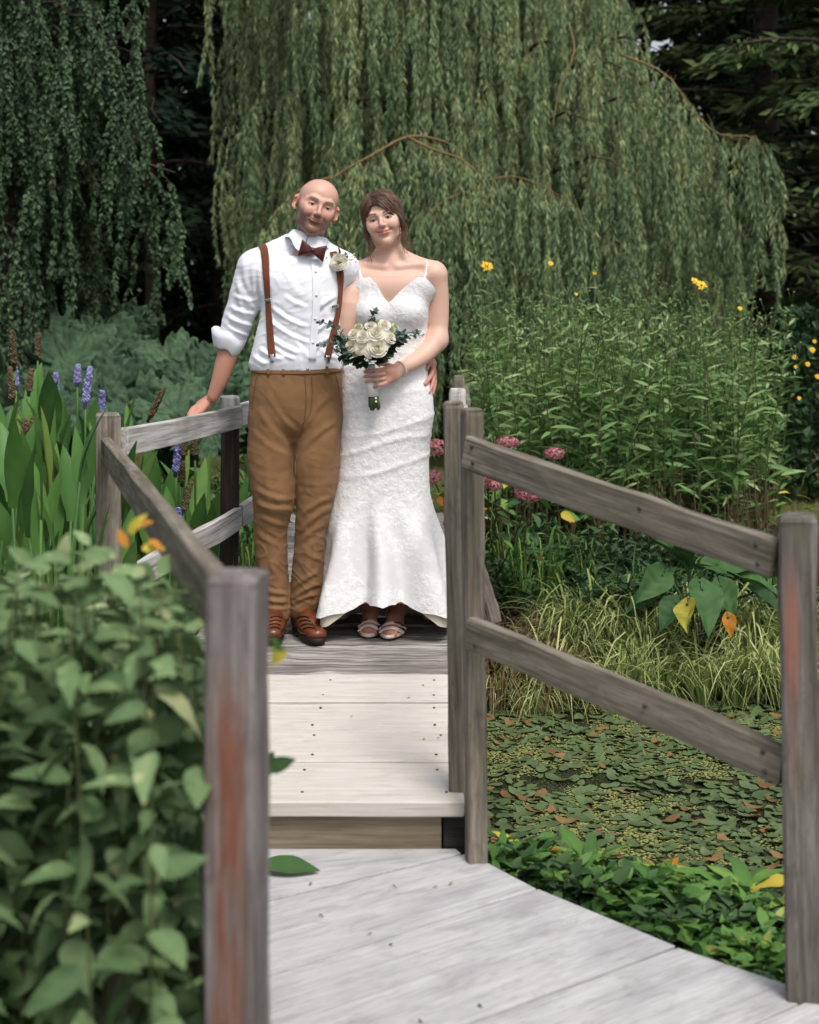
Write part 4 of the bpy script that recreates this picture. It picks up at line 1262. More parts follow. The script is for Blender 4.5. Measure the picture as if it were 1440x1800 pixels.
lowleg = smoothstep(zG(820), zG(1000), V[:, 2])
V = V + N * (D + 0.003 * nz + (0.0014 + 0.0022 * lowleg) * (rg - 0.3))[:, None]
trs = loc_mesh('trousers', V, F, M_TROUSER, groom)
V, F = surf_strip(ft, [(445, 645), (470, 648), (520, 649), (570, 647), (598, 644)], 0.042, 0.0018, 40, 0.0038)
wb = loc_mesh('waistband', V, F, M_TROUSER, groom)
for x in (472, 498, 573):
    V, F = surf_strip(ft, [(x, 637), (x + 0.5, 648), (x + 1, 660)], 0.012, 0.002, 6, 0.0062)
    loc_mesh('belt_loop', V, F, M_TROUSER, groom)
for path in ([(536, 656), (538, 700), (536, 735), (526, 770)], [(548, 658), (549, 700), (545, 728), (532, 745)], [(452, 660), (447, 690), (444, 720)], [(590, 660), (596, 690), (598, 715)]):
    V, F = surf_strip(ft, path, 0.0032, 0.0010, 24, 0.0024)
    loc_mesh('seam', V, F, M_STITCH, groom)
p, n = ft.hit([541], [648])
V, F = tube([p[0] + n[0] * 0.005, p[0] + n[0] * 0.008], 0.006, 12)
loc_mesh('button', V, F, M_METAL, groom)

# ---- boots
def boot(ax_, ay, tx, ty, dt, seed):
    """ankle boot: ankle pixel, toe pixel; dt = depth of the toe in front of the ankle"""
    A = G(ax_, ay, 0.02); zf = float(deck_z(A[1]))
    toe = P(tx, ty, GD + 0.02 - dt); 
    d = toe - A; d[2] = 0; L = np.linalg.norm(d); d /= L; s = np.array([-d[1], d[0], 0])
    heel = A - d * 0.055; heel[2] = 0
    up = lambda t, w_, z: np.array([heel[0], heel[1], 0]) + d * t + s * w_ + np.array([0, 0, float(deck_z(heel[1] + d[1] * t)) + z])
    f = Field(axis(min(A[0], toe[0]) - 0.13, max(A[0], toe[0]) + 0.13, 0.0032), axis(toe[1] - 0.09, A[1] + 0.14, 0.0036), axis(zf - 0.03, zf + 0.2, 0.0032))
    LL = L + 0.095
    f.cone(up(0.045, 0, 0.062), up(0.05, 0, 0.150), 0.043, 0.044, 0.02, squash=(s, 0.86))
    f.cone(up(0.042, 0, 0.045), up(LL * 0.55, 0.002, 0.048), 0.038, 0.041, 0.03, squash=((0, 0, 1), 0.95))
    f.cone(up(LL * 0.5, 0.002, 0.042), up(LL - 0.048, 0.004, 0.034), 0.044, 0.042, 0.03, squash=((0, 0, 1), 0.66))
    f.cone(up(0.07, 0, 0.11), up(LL * 0.62, 0, 0.055), 0.030, 0.028, 0.04)
    zc = zf + 0.012
    sl = f._co((slice(None),) * 3)
    f.d = np.maximum(f.d, (zc - sl[2] + 0 * sl[0] + 0 * sl[1]).astype(np.float32))
    V, F = f.mesh(1)
    rt_ = loc_mesh('boot', V, F, M_LEATHER, groom)
    # sole
    n = 44; a = np.linspace(0, 2 * np.pi, n, endpoint=False)
    ca, sa = np.cos(a), np.sin(a)
    t_ = LL / 2 + (LL / 2 + 0.004) * np.sign(ca) * np.abs(ca) ** 0.8
    wd = (0.046 - 0.010 * np.exp(-((t_ - LL * 0.42) / 0.05) ** 2)) * np.sign(sa) * np.abs(sa) ** 0.75
    rows = []
    for z, q in ((0.001, 0.97), (0.004, 1.0), (0.018, 1.0), (0.021, 0.96), (0.023, 0.8)):
        rows.append(np.stack([up(tt, w_ * q, z) for tt, w_ in zip((t_ - LL / 2) * (q * 0.5 + 0.5) + LL / 2, wd)]))
    V = np.concatenate(rows)
    loc_mesh('sole', V, [grid_faces(n, 5, True), np.arange(n)[::-1][None], (np.arange(n) + 4 * n)[None]], M_SOLE, rt_)
    # laces over the instep, a seam round the vamp
    for i in range(4):
        yy = ay - 8 + 6.5 * i; xc = ax_ + (tx - ax_) * (0.10 + 0.13 * i)
        V, F = surf_strip(f, [(xc - 10, yy + 2.5), (xc - 3, yy), (xc + 4, yy), (xc + 10, yy + 2.5)], 0.0042, 0.003, 10, 0.0015)
        loc_mesh('lace', V, F, M_SOLE, rt_)
    for sg in (-1, 1):
        V, F = surf_strip(f, [(ax_ + sg * 17, ay + 2), (ax_ + sg * 15 + (tx - ax_) * 0.3, ay + 12), (ax_ + sg * 12 + (tx - ax_) * 0.55, ay + 19)], 0.003, 0.0016, 12, 0.001)
        loc_mesh('seam', V, F, M_SOLE, rt_)
boot(531, 1092, 556, 1120, 0.17, 1)
boot(486, 1092, 477, 1122, 0.16, 2)
# =================================================================== the woman
BD = 5.90
b_base = np.array([(678 - 720) * BD / FPX, BD, float(deck_z(BD))])
bride = empty('person', tuple(b_base), 'smiling brown haired woman in white lace mermaid wedding dress holding the bouquet', 'person')
def B(x, y, dy=0.0): return P(x, y, BD + dy)
pb = BD / FPX
zB = lambda y: float(B(0, y)[2])
xB = lambda x: float(B(x, 0)[0])
Rw = np.array(Matrix.Rotation(R(-13), 3, 'Y') @ Matrix.Rotation(R(-6), 3, 'Z') @ Matrix.Rotation(R(-4), 3, 'X'))
TB = dict(R=Rw, c=B(674.5, 389.5, -0.02), s=0.985)
M_DRESS = None

TORSO_Y = [490, 520, 555, 585, 620, 650, 690, 730, 762, 800, 850, 880, 923, 985, 1046, 1090]
TORSO_L = [634, 619, 616, 619, 612, 602, 598.5, 598, 597, 596, 591, 584, 571, 564, 552, 545]
TORSO_R = [754, 752, 751, 748, 746, 748, 758, 760, 756, 752, 753, 757, 769, 787, 799, 806]
TORSO_D = [0.088, 0.100, 0.104, 0.100, 0.100, 0.110, 0.122, 0.128, 0.126, 0.122, 0.122, 0.128, 0.150, 0.19, 0.235, 0.26]

def torso_loft(f, shrink=0.0, k=0.03, n=10):
    Y = TORSO_Y[:n]
    f.loft([zB(y) for y in Y][::-1], [xB((a + b) / 2) for a, b in zip(TORSO_L[:n], TORSO_R[:n])][::-1], [BD] * n,
           [(b - a) / 2 * pb - shrink for a, b in zip(TORSO_L[:n], TORSO_R[:n])][::-1], [d - shrink for d in TORSO_D[:n]][::-1], 2.2, k)
def breasts(f, shrink=0.0):
    for x in (654, 713): f.ell(B(x, 548, -0.062), np.array([0.070, 0.066, 0.066]) - shrink, None, 0.035)

def woman_body():
    hx, hz = TB['c'][0], TB['c'][2]
    f = Field(axis(-0.34, 0.22, 0.0032, 0.0022, hx - 0.10, hx + 0.10), axis(5.62, 6.16, 0.0042, 0.0024, 5.74, 5.92), axis(0.22, 2.07, 0.0034, 0.0022, hz - 0.125, hz + 0.13))
    torso_loft(f, 0.009)
    breasts(f, 0.008)
    f.chain([B(640, 478, 0.005), B(684, 466, 0.01), B(762, 478, 0.005)], [0.046, 0.060, 0.047], 0.04, squash=((0, 1, 0), 1.0))
    f.cone(B(652, 505, -0.035), B(718, 505, -0.035), 0.055, 0.055, 0.05)
    # collar bones
    for a, b in (((676, 469), (642, 464)), ((700, 469), (742, 464))): f.cone(B(*a, -0.052), B(*b, -0.035), 0.008, 0.008, 0.02)
    f.chain([B(688, 472, 0.012), B(686, 447, 0.008), B(681, 420, 0.0)], [0.058, 0.0495, 0.048], 0.03)
    f.cone(B(650, 470, 0.02), B(680, 445, 0.02), 0.03, 0.035, 0.04); f.cone(B(730, 470, 0.02), B(694, 445, 0.02), 0.03, 0.035, 0.04)
    head_prims(f, TB, 'woman')
    # her right arm hangs between the two and bends back behind him
    f.chain([B(628, 484, -0.0), B(615, 530, -0.06), B(607, 580, -0.07), B(604, 604, -0.05)], [0.049, 0.046, 0.041, 0.037], 0.03, n=9)
    f.chain([B(604, 604, -0.05), B(601, 630, 0.04), B(590, 640, 0.14)], [0.037, 0.034, 0.024], 0.03)
    f.cone(B(590, 640, 0.14), B(580, 645, 0.20), 0.024, 0.018, 0.02)
    # her left arm comes round to the bouquet
    f.chain([B(766, 486, 0.0), B(771, 530, 0.01), B(771, 572, 0.01), B(768, 598, -0.005)], [0.0480, 0.0435, 0.0410, 0.0390], 0.03, n=10)
    f.chain([B(770, 598, -0.005), B(748, 622, -0.06), B(725, 638, -0.115), B(704, 648, -0.155)], [0.0395, 0.0365, 0.0305, 0.0240], 0.03, n=10)
    # hand round the bouquet handle
    f.cone(B(704, 648, -0.155), B(690, 656, -0.185), 0.0235, 0.026, 0.02, squash=((0.3, 1, 0), 0.75))
    f.cone(B(694, 650, -0.185), B(680, 651, -0.200), 0.020, 0.019, 0.02, squash=((0.3, 1, 0), 0.7))
    f.cone(B(694, 662, -0.180), B(682, 668, -0.195), 0.019, 0.017, 0.02, squash=((0.3, 1, 0), 0.7))
    hx_ = 0.2045
    for y0, ym, y1, x0, x1 in ((648, 651, 653, 682, 641.5), (656, 659, 662, 683, 641), (664, 668, 671, 683, 644), (671, 677, 682, 684, 656)):
        finger(f, [B(x0, y0, -hx_ + 0.012), B(x0 - 13, ym - 1, -hx_ - 0.008), B((x0 + x1) / 2 - 5, ym, -hx_ - 0.010), B(x1, y1, -hx_ + 0.014)], 0.0092, 0.0072, 0.004)
    finger(f, [B(693, 646, -0.165), B(680, 640, -0.15), B(668, 640, -0.135)], 0.011, 0.008)
    # legs and feet
    for ax_, ay, kx in ((650, 1074, 655), (702, 1072, 700)):
        f.chain([B(kx, 740, 0.0), B(kx, 880, -0.01), B(ax_ + 2, 1000, 0.02), B(ax_, 1060, 0.03)], [0.075, 0.05, 0.048, 0.032], 0.03)
    def foot(ax_, ay, tx, ty, td):
        A = B(ax_, ay, 0.02); T_ = P(tx, ty, td)
        d = T_ - A; s = np.array([-d[1], d[0], 0]); s /= np.linalg.norm(s)
        f.chain([A, A + d * 0.45 + np.array([0, 0, 0.008]), A + d * 0.82], [0.032, 0.031, 0.030], 0.03)
        f.cone(A + d * 0.75, T_ + np.array([0, 0, 0.012]), 0.032, 0.024, 0.02, squash=((0, 0, 1), 0.62))
        f.cone(A + np.array([0, 0.0, 0.0]), A + np.array([0, 0.035, -0.01]), 0.03, 0.026, 0.02)
        for i, w_ in enumerate((-0.030, -0.013, 0.002, 0.016, 0.028)):
            q = 1 - 0.10 * abs(w_ / 0.03 + 0.3)
            e = T_ + s * w_ * 0.95 - d / np.linalg.norm(d) * (0.012 * abs(w_) / 0.03)
            g = e + d / np.linalg.norm(d) * 0.022 * q
            f.cone(e + np.array([0, 0, 0.012]), g + np.array([0, 0, 0.006]), 0.0092, 0.0085, 0.004)
        return A, T_, d, s
    woman_body.feet = [foot(652, 1074, 648, 1112, 5.80), foot(700, 1072, 684, 1117, 5.775)]
    V, F = f.mesh(2)
    col = np.tile(np.array([0.70, 0.46, 0.36]), (len(V), 1))
    px, py = to_px(V)
    low = smoothstep(990, 1040, py)
    col = col * (1 - low[:, None]) + np.array([0.40, 0.19, 0.13]) * low[:, None]
    hnd = smoothstep(706, 694, px) * smoothstep(636, 642, py) * (py < 700) * (V[:, 1] < BD - 0.08)
    col = col * (1 - hnd[:, None]) + np.array([0.54, 0.29, 0.22]) * hnd[:, None]
    col = paint_face(V, TB, col, 'woman')
    loc_mesh('body', V, F, M_SKIN_W, bride, col=col)
    eyes(bride, TB, (0.05, 0.06, 0.06))
    return f
fw = woman_body()

# ---- dress
def mat_lace():
    m = NT('dress_lace')
    v = m.coords('Object', (1, 1, 1), False)
    # scattered flower motifs: distorted cells, denser up the dress
    dn = m.n('TexNoise'); dn.inputs['Scale'].default_value = 30; m.l(v, dn.inputs['Vector'])
    va = m.n('VectorMath', operation='MULTIPLY_ADD'); m.l(dn.outputs['Color'], va.inputs[0]); va.inputs[1].default_value = (0.03, 0.03, 0.03); m.l(v, va.inputs[2])
    vo = m.n('TexVoronoi', feature='SMOOTH_F1'); vo.inputs['Scale'].default_value = 62; m.l(va.outputs[0], vo.inputs['Vector'])
    v2 = m.n('TexVoronoi', feature='SMOOTH_F1'); v2.inputs['Scale'].default_value = 210; m.l(va.outputs[0], v2.inputs['Vector'])
    f1 = m.noise(v, 150, 4, 0.75)
    big = m.noise(v, 9, 4, 0.65)
    # more appliqué on the bodice and round the knees, bare net between
    sp = m.n('SeparateXYZ'); m.l(v, sp.inputs[0])
    zone = m.ramp(sp.outputs['Z'], [(0.0, (0.42, 0.42, 0.42)), (0.10, (0.30, 0.30, 0.30)), (0.30, (0.10, 0.10, 0.10)), (0.50, (0.25, 0.25, 0.25)), (0.85, (0.42, 0.42, 0.42)), (1.0, (0.46, 0.46, 0.46))])
    pat = m.ramp(m.math('ADD', big, zone), [(0.62, (0, 0, 0)), (0.80, (1, 1, 1))])
    petal = m.math('SUBTRACT', 1.0, m.math('MULTIPLY', vo.outputs['Distance'], 1.3), True)
    fine = m.math('SUBTRACT', 1.0, v2.outputs['Distance'], True)
    h = m.math('MULTIPLY', m.math('ADD', m.math('ADD', m.math('MULTIPLY', petal, 0.55), m.math('MULTIPLY', fine, 0.35)), m.math('MULTIPLY', f1, 0.5)), m.math('ADD', m.math('MULTIPLY', pat, 0.75), 0.20))
    c = m.mix(m.math('MULTIPLY', h, 0.9, True), (0.64, 0.62, 0.61), (0.88, 0.88, 0.89))
    return m.done(m.bsdf(c, 0.75, 0.25, m.bump(h, 0.8, 0.0042), Sheen_Weight=0.1))
M_LACE = mat_lace()
M_LINING = mat_cloth('dress_lining', (0.66, 0.58, 0.47), (0.60, 0.52, 0.41), 400, 0.5, 0.1)
M_STRAPLACE = mat_cloth('strap_lace', (0.82, 0.82, 0.83), (0.76, 0.75, 0.76), 300, 0.8, 0.6)

fd = Field(axis(-0.33, 0.14, 0.004), axis(5.68, 6.08, 0.004), axis(zB(800) - 0.02, zB(484), 0.004))
torso_loft(fd, 0.0)
breasts(fd, 0.0)
fd.cone(B(640, 500, -0.02), B(740, 500, -0.02), 0.062, 0.062, 0.05)

def dress():
    nA, nR = 200, 170
    th = np.linspace(-np.pi, np.pi, nA, endpoint=False)        # 0 = towards the camera
    phi = np.abs(th)
    ph_k = np.degrees(phi)
    top_y = np.interp(ph_k, [0, 8, 30, 47, 56, 66, 85, 120, 180], [533, 527, 503, 488, 489, 502, 520, 540, 556])
    zt = np.array([zB(y) for y in top_y])
    # hem: short at the front, to the deck behind
    floor_z = float(deck_z(BD))
    hem = np.interp(ph_k, [0, 22, 26, 30, 60, 80, 100, 180], [0.376, 0.380, 0.370, 0.352, 0.305, 0.262, floor_z + 0.012, floor_z + 0.03])
    hem = hem + 0.006 * np.abs(np.sin(th * 15)) - 0.003
    Y = np.array(TORSO_Y); Zt = np.array([zB(y) for y in Y])
    tab = spline(np.column_stack([Zt, [xB((a + b) / 2) for a, b in zip(TORSO_L, TORSO_R)], [(b - a) / 2 * pb for a, b in zip(TORSO_L, TORSO_R)], TORSO_D]), 300)[::-1]
    u_ = np.linspace(0, 1, nR)
    rows = []
    Zs = zt[None] + (hem - zt)[None] * u_[:, None]
    cx = np.interp(Zs, tab[:, 0], tab[:, 1]); rx = np.interp(Zs, tab[:, 0], tab[:, 2]); ry = np.interp(Zs, tab[:, 0], tab[:, 3])
    dx, dy = np.sin(th), -np.cos(th)
    p = 2.2
    r_ell = 1 / ((np.abs(dx)[None] / rx) ** p + (np.abs(dy)[None] / ry) ** p) ** (1 / p)
    # follow the bust above the hips
    r_f = r_ell.copy()
    rs = np.linspace(0.03, 0.22, 96)
    zhi = zB(775)
    for i in range(nR):
        sel = Zs[i] > zhi
        if not sel.any(): continue
        Q = np.stack([cx[i][sel, None] + dx[sel, None] * rs, BD + dy[sel, None] * rs, np.repeat(Zs[i][sel, None], 96, 1)], -1)
        v = fd.sample(Q)
        ins = v < 0
        last = 95 - np.argmax(ins[:, ::-1], 1)
        last = np.clip(last, 0, 94)
        va = v[np.arange(len(last)), last]; vb = v[np.arange(len(last)), last + 1]
        rr_ = rs[last] + (rs[1] - rs[0]) * np.clip(va / (va - vb + 1e-9), 0, 1)
        bl = smoothstep(zhi, zhi + 0.06, Zs[i][sel])
        r_f[i, sel] = rr_ * bl + r_ell[i, sel] * (1 - bl)
    # godet flutes growing from the knee
    kz = smoothstep(zB(850), zB(1050), Zs)
    fl = np.cos(7 * th + 0.35 * np.sin(2 * th + 0.6))[None] * (0.046 * kz)
    fl = fl + 0.5 * np.cos(15 * th + 1.0)[None] * 0.006 * kz
    r = r_f + 0.0055 + fl
    # soft drag folds at hip and waist
    zz = Zs
    for zc, ph0, amp, wd in ((zB(640), -0.9, 0.004, 0.008), (zB(668), 0.6, 0.004, 0.009), (zB(705), -0.4, 0.004, 0.010), (zB(742), 0.7, 0.0045, 0.010), (zB(785), -0.5, 0.005, 0.012), (zB(812), 0.6, 0.005, 0.012), (zB(600), 0.5, 0.003, 0.008)):
        r = r + amp * np.exp(-(((zz - zc) - 0.05 * np.sin(th - ph0)[None]) / wd) ** 2) * (0.6 + 0.4 * np.cos(th - ph0))[None]
    Vg = np.stack([cx + dx[None] * r, BD + dy[None] * r, Zs], -1)
    # uneven lace relief
    fl_ = Vg.reshape(-1, 3)
    nz = np.array([mnoise.noise(Vector(q) * 42) + 0.7 * mnoise.noise(Vector(q) * 95) for q in fl_])
    out = np.stack([np.repeat(dx[None], nR, 0), np.repeat(dy[None], nR, 0), np.zeros_like(r)], -1).reshape(-1, 3)
    Vo = fl_ + out * (0.0016 * nz)[:, None]
    F = grid_faces(nA, nR, True)
    o = loc_mesh('dress', Vo, F[:, ::-1], M_LACE, bride)
    # cream lining inside the skirt
    n0 = 100; nL = 50
    zl = np.interp(ph_k, [0, 32, 46, 70, 100, 180], [0.384, 0.366, floor_z + 0.060, floor_z + 0.030, floor_z + 0.014, floor_z + 0.02])
    uu = np.linspace(0, 1, nL)[:, None]
    Zl = Zs[n0][None] * (1 - uu) + zl[None] * uu
    rl_ = np.stack([np.interp(Zl[:, i], Zs[::-1, i], r[::-1, i]) for i in range(nA)], 1) - 0.007 - 0.012 * uu
    cl_ = np.stack([np.interp(Zl[:, i], Zs[::-1, i], cx[::-1, i]) for i in range(nA)], 1)
    Vl = np.stack([cl_ + dx[None] * rl_, BD + dy[None] * rl_, Zl], -1).reshape(-1, 3)
    loc_mesh('lining', Vl, grid_faces(nA, nL, True), M_LINING, o)
    # short train spread on the planks
    sel = np.where(ph_k > 68)[0]
    tt = np.where(th[sel] > 0, th[sel], th[sel] + 2 * np.pi); od = np.argsort(tt); sel = sel[od]; tt = tt[od]
    n = len(sel); rws = []
    r_h = r[-1][sel]; c_h = cx[-1][sel]
    for j, q in enumerate(np.linspace(0, 1, 9)):
        ext = (1 - 0.85 * smoothstep(2.3, 1.3, tt)) * (0.075 + 0.035 * np.sin(tt * 5 + 1.0) + 0.02 * np.sin(tt * 11)) * smoothstep(0, 0.25, np.minimum(tt - tt[0], tt[-1] - tt))
        rr_ = r_h - 0.004 + ext * q
        z0 = hem[sel]
        zf = floor_z + 0.010 + 0.010 * (np.sin(tt * 17 + q * 2) + 1) * q + (0.018 * np.sin(tt * 6) ** 2) * (1 - q)
        z = z0 * (1 - smoothstep(0, 0.45, np.full(n, q))) + zf * smoothstep(0, 0.45, np.full(n, q))
        X = c_h + np.sin(tt) * rr_; Yy = BD - np.cos(tt) * rr_
        z = np.maximum(z, deck_z(Yy) + 0.008)
        rws.append(np.stack([X, Yy, z], 1))
    loc_mesh('train', np.concatenate(rws), grid_faces(n, 9)[:, ::-1], M_LACE, o)
    return o
dress_o = dress()

# lace straps with small petals
mb = MB()
for path in ([(633.5, 497), (634.5, 487), (632, 478), (630, 468), (631, 459)], [(744, 500), (746, 490), (748.5, 479), (750, 468), (749, 459)]):
    V, F = surf_strip(fw, path, [0.012] * 6 + [0.006] * 10, 0.002, 16, 0.002); mb.add(V, F)
    q = spline(np.array(path[:4], float), 8); p_, n_ = fw.hit(q[:, 0], q[:, 1])
    for i, (c_, nn) in enumerate(zip(p_, n_)):
        a = np.linspace(0, 2 * np.pi, 15, endpoint=False) + i
        rr_ = 0.0095 * (0.65 + 0.35 * np.abs(np.cos(2.5 * a))) * (1 - 0.05 * i)
        b_ = bases(nn[None], np.array([i * 1.0]))[0]
        ring = c_ + nn * 0.003 + np.outer(np.cos(a) * rr_, b_[:, 0]) + np.outer(np.sin(a) * rr_, b_[:, 2])
        V = np.vstack([c_ + nn * 0.0065, ring]); F = np.array([(0, 1 + k, 1 + (k + 1) % 15) for k in range(15)])
        mb.add(V, F)
loc_mb('strap', mb, M_STRAPLACE, dress_o)

# ---- hair
m = NT('hair_brown')
at = m.n('Attribute'); at.attribute_name = 'tint'
c = m.ramp(at.outputs['Fac'], [(0.0, (0.024, 0.012, 0.008)), (0.45, (0.105, 0.056, 0.036)), (1.0, (0.33, 0.185, 0.11))])
M_HAIR = m.done(m.bsdf(c, 0.38, 0.45))
def hair():
    r = np.random.default_rng(3)
    Rm, c0, sc = TB['R'], TB['c'], TB['s']
    W = lambda L: c0 + (np.asarray(L) * sc) @ Rm.T
    f = Field(axis(c0[0] - 0.14, c0[0] + 0.14, 0.004), axis(c0[1] - 0.13, c0[1] + 0.17, 0.004), axis(c0[2] - 0.15, c0[2] + 0.16, 0.004))
    f.ell(W((0, 0.014, 0.047)), np.array((0.082, 0.107, 0.086)), Rm, 0.02)
    f.ell(W((0.012, 0.085, -0.010)), np.array((0.066, 0.050, 0.055)), Rm, 0.03)
    for s in (-1, 1): f.ell(W((s * 0.073, 0.004, 0.008)), np.array((0.014, 0.034, 0.050)), Rm, 0.025)
    f.ell(W((-0.002, -0.085, -0.012)), np.array((0.057, 0.060, 0.072)), Rm, 0.012, 'sub')
    V, F = f.mesh(2)
    mb = MB()
    mb.add(V, F, 0.30)
    cen = np.array([0, 0.014, 0.044]); rad = np.array([0.0865, 0.113, 0.091])
    def onto(L, k=1.0):
        d = (np.asarray(L) - cen) / rad
        return cen + d / np.linalg.norm(d) * rad * k
    for i in range(1300):
        s = 1 if r.random() < 0.62 else -1
        t = r.random() ** 0.8
        x0 = -0.018
        st = onto((x0 - 0.006 * (1 - t) + r.normal(0, 0.002), -0.088 + 0.155 * t, 0.064 + 0.085 * math.sin(min(t * 1.7, 1.57))), 1.005)
        j = lambda a: r.normal(0, a * 0.8)
        k_ = 1.0 + abs(r.normal(0, 0.014))
        low = r.random()
        if s > 0:
            a = onto((0.014 + j(.004), -0.094 + 0.13 * t + j(.005), 0.048 + 0.085 * t ** 0.7 + j(.004)), k_)
            b = onto((0.042 + j(.004), -0.086 + 0.13 * t + j(.005), 0.016 + 0.075 * t ** 0.7 - 0.006 * (1 - t) * low + j(.005)), k_ * 1.02)
            d = onto((0.071 + j(.003), -0.058 + 0.10 * t + j(.007), -0.026 + 0.055 * t - 0.010 * low + j(.006)), k_ * 1.05)
            e = np.array((0.075 + j(.006), 0.022 + 0.04 * t + j(.008), -0.034 + 0.02 * t + j(.012)))
        else:
            a = onto((-0.040 + j(.003), -0.086 + 0.13 * t + j(.005), 0.048 + 0.08 * t ** 0.7 + j(.004)), k_)
            b = onto((-0.058 + j(.003), -0.072 + 0.12 * t + j(.005), 0.022 + 0.06 * t ** 0.7 + j(.005)), k_ * 1.01)
            d = onto((-0.073 + j(.003), -0.052 + 0.10 * t + j(.007), -0.018 + 0.045 * t + j(.006)), k_ * 1.03)
            e = np.array((-0.070 + j(.006), 0.024 + 0.04 * t + j(.008), -0.036 + 0.02 * t + j(.012)))
        g = np.array((0.012 + s * 0.020 + j(.012), 0.118 + j(.012), -0.012 + j(.02)))
        pts = spline(np.array([st, a, b, d, e, g]), 18)
        rad_ = (0.0006 + 0.0009 * r.random()) * np.sin(np.linspace(0.5, np.pi - 0.35, 18)) ** 0.5
        tin = np.clip(0.30 + 0.28 * r.normal() * 0.6 + np.linspace(0, 0.28, 18), 0, 1)
        Vt, Ft = tube(W(pts), rad_, 4, flat=1.3)
        mb.add(Vt, Ft, np.repeat(tin, 4))
    # loose wavy locks beside the face and at the nape
    for i in range(70):
        right = i % 5 != 0 and i % 5 != 1
        w_ = r.normal(0, 1, 6)
        if right:
            P0 = [(0.062, -0.058, 0.030), (0.078, -0.052, -0.015), (0.082 + 0.004 * w_[0], -0.040, -0.055), (0.070 + 0.008 * w_[1], -0.035, -0.095), (0.078 + 0.012 * w_[2], -0.03, -0.125 - 0.02 * abs(w_[3]))]
        else:
            P0 = [(-0.064, -0.056, 0.030), (-0.077, -0.048, -0.020), (-0.078 + 0.004 * w_[0], -0.040, -0.060), (-0.070 + 0.007 * w_[1], -0.040, -0.095), (-0.086 + 0.012 * w_[2], -0.035, -0.125 - 0.02 * abs(w_[3]))]
        P0 = np.array(P0) + r.normal(0, 0.0045, (5, 3)) * np.array([[0.6], [0.8], [1], [1.2], [1.5]])
        pts = spline(P0, 22)
        tw = np.linspace(0, 1, 22); wob = 0.005 * tw * np.sin(tw * 13 + w_[4])
        pts[:, 0] += wob; pts[:, 1] += 0.005 * tw * np.cos(tw * 13 + w_[4])
        Vt, Ft = tube(W(pts), np.linspace(0.0012, 0.0005, 22), 4)
        mb.add(Vt, Ft, np.repeat(np.clip(np.linspace(0.35, 0.85, 22) + 0.1 * w_[5], 0, 1), 4))
    for i in range(240):            # flyaways and the rolled back hair on the right
        w_ = r.normal(0, 1, 6); a0 = r.uniform(0, 2 * np.pi)
        t = np.linspace(0, 1, 16)
        rr_ = 0.046 + 0.010 * w_[0] * 0.5
        L = np.stack([0.030 + np.cos(a0 + 2.6 * t) * rr_ * 0.95, 0.085 + 0.03 * np.sin(t * 3 + w_[1]) + 0.008 * w_[2], -0.012 + np.sin(a0 + 2.6 * t) * rr_], 1)
        Vt, Ft = tube(W(L), 0.0012, 4); mb.add(Vt, Ft, np.clip(0.4 + 0.2 * w_[3], 0, 1))
    loc_mb('hair', mb, M_HAIR, bride)
hair()

# ---- bracelet, ring, earring
M_PEARL = mat_plain('pearl', (0.80, 0.72, 0.66), 0.25, 0.6, 0.03)
M_GOLD = mat_plain('rose_gold', (0.75, 0.50, 0.40), 0.2, 0.5, 0.03, Metallic=1.0)
def ico(r=1.0, sub=1):
    bm = bmesh.new(); bmesh.ops.create_icosphere(bm, subdivisions=sub, radius=r)
    V = np.array([v.co[:] for v in bm.verts]); F = np.array([[v.index for v in f.verts] for f in bm.faces]); bm.free()
    return V, F
IV, IF = ico(1, 2)
wr = B(704.5, 648.5, -0.155); wd_ = (B(690, 656, -0.185) - B(725, 638, -0.115)); wd_ /= np.linalg.norm(wd_)
bs_ = basis(wd_)
mb = MB()
for a in np.linspace(0, 2 * np.pi, 30, endpoint=False):
    p_ = wr + 0.0325 * (math.cos(a) * bs_[:, 0] + math.sin(a) * bs_[:, 2]); mb.add(IV * 0.0034 + p_, IF)
loc_mb('bracelet', mb, M_PEARL, bride)
p_ = B(668, 667.5, -0.2125)
a = np.linspace(0, 2 * np.pi, 20)
V, F = tube(p_ + np.stack([0 * a + 0.002 * np.sin(a), np.cos(a) * 0.0098, np.sin(a) * 0.0098], 1), 0.0013, 6)
loc_mesh('ring', V, F, M_GOLD, bride)

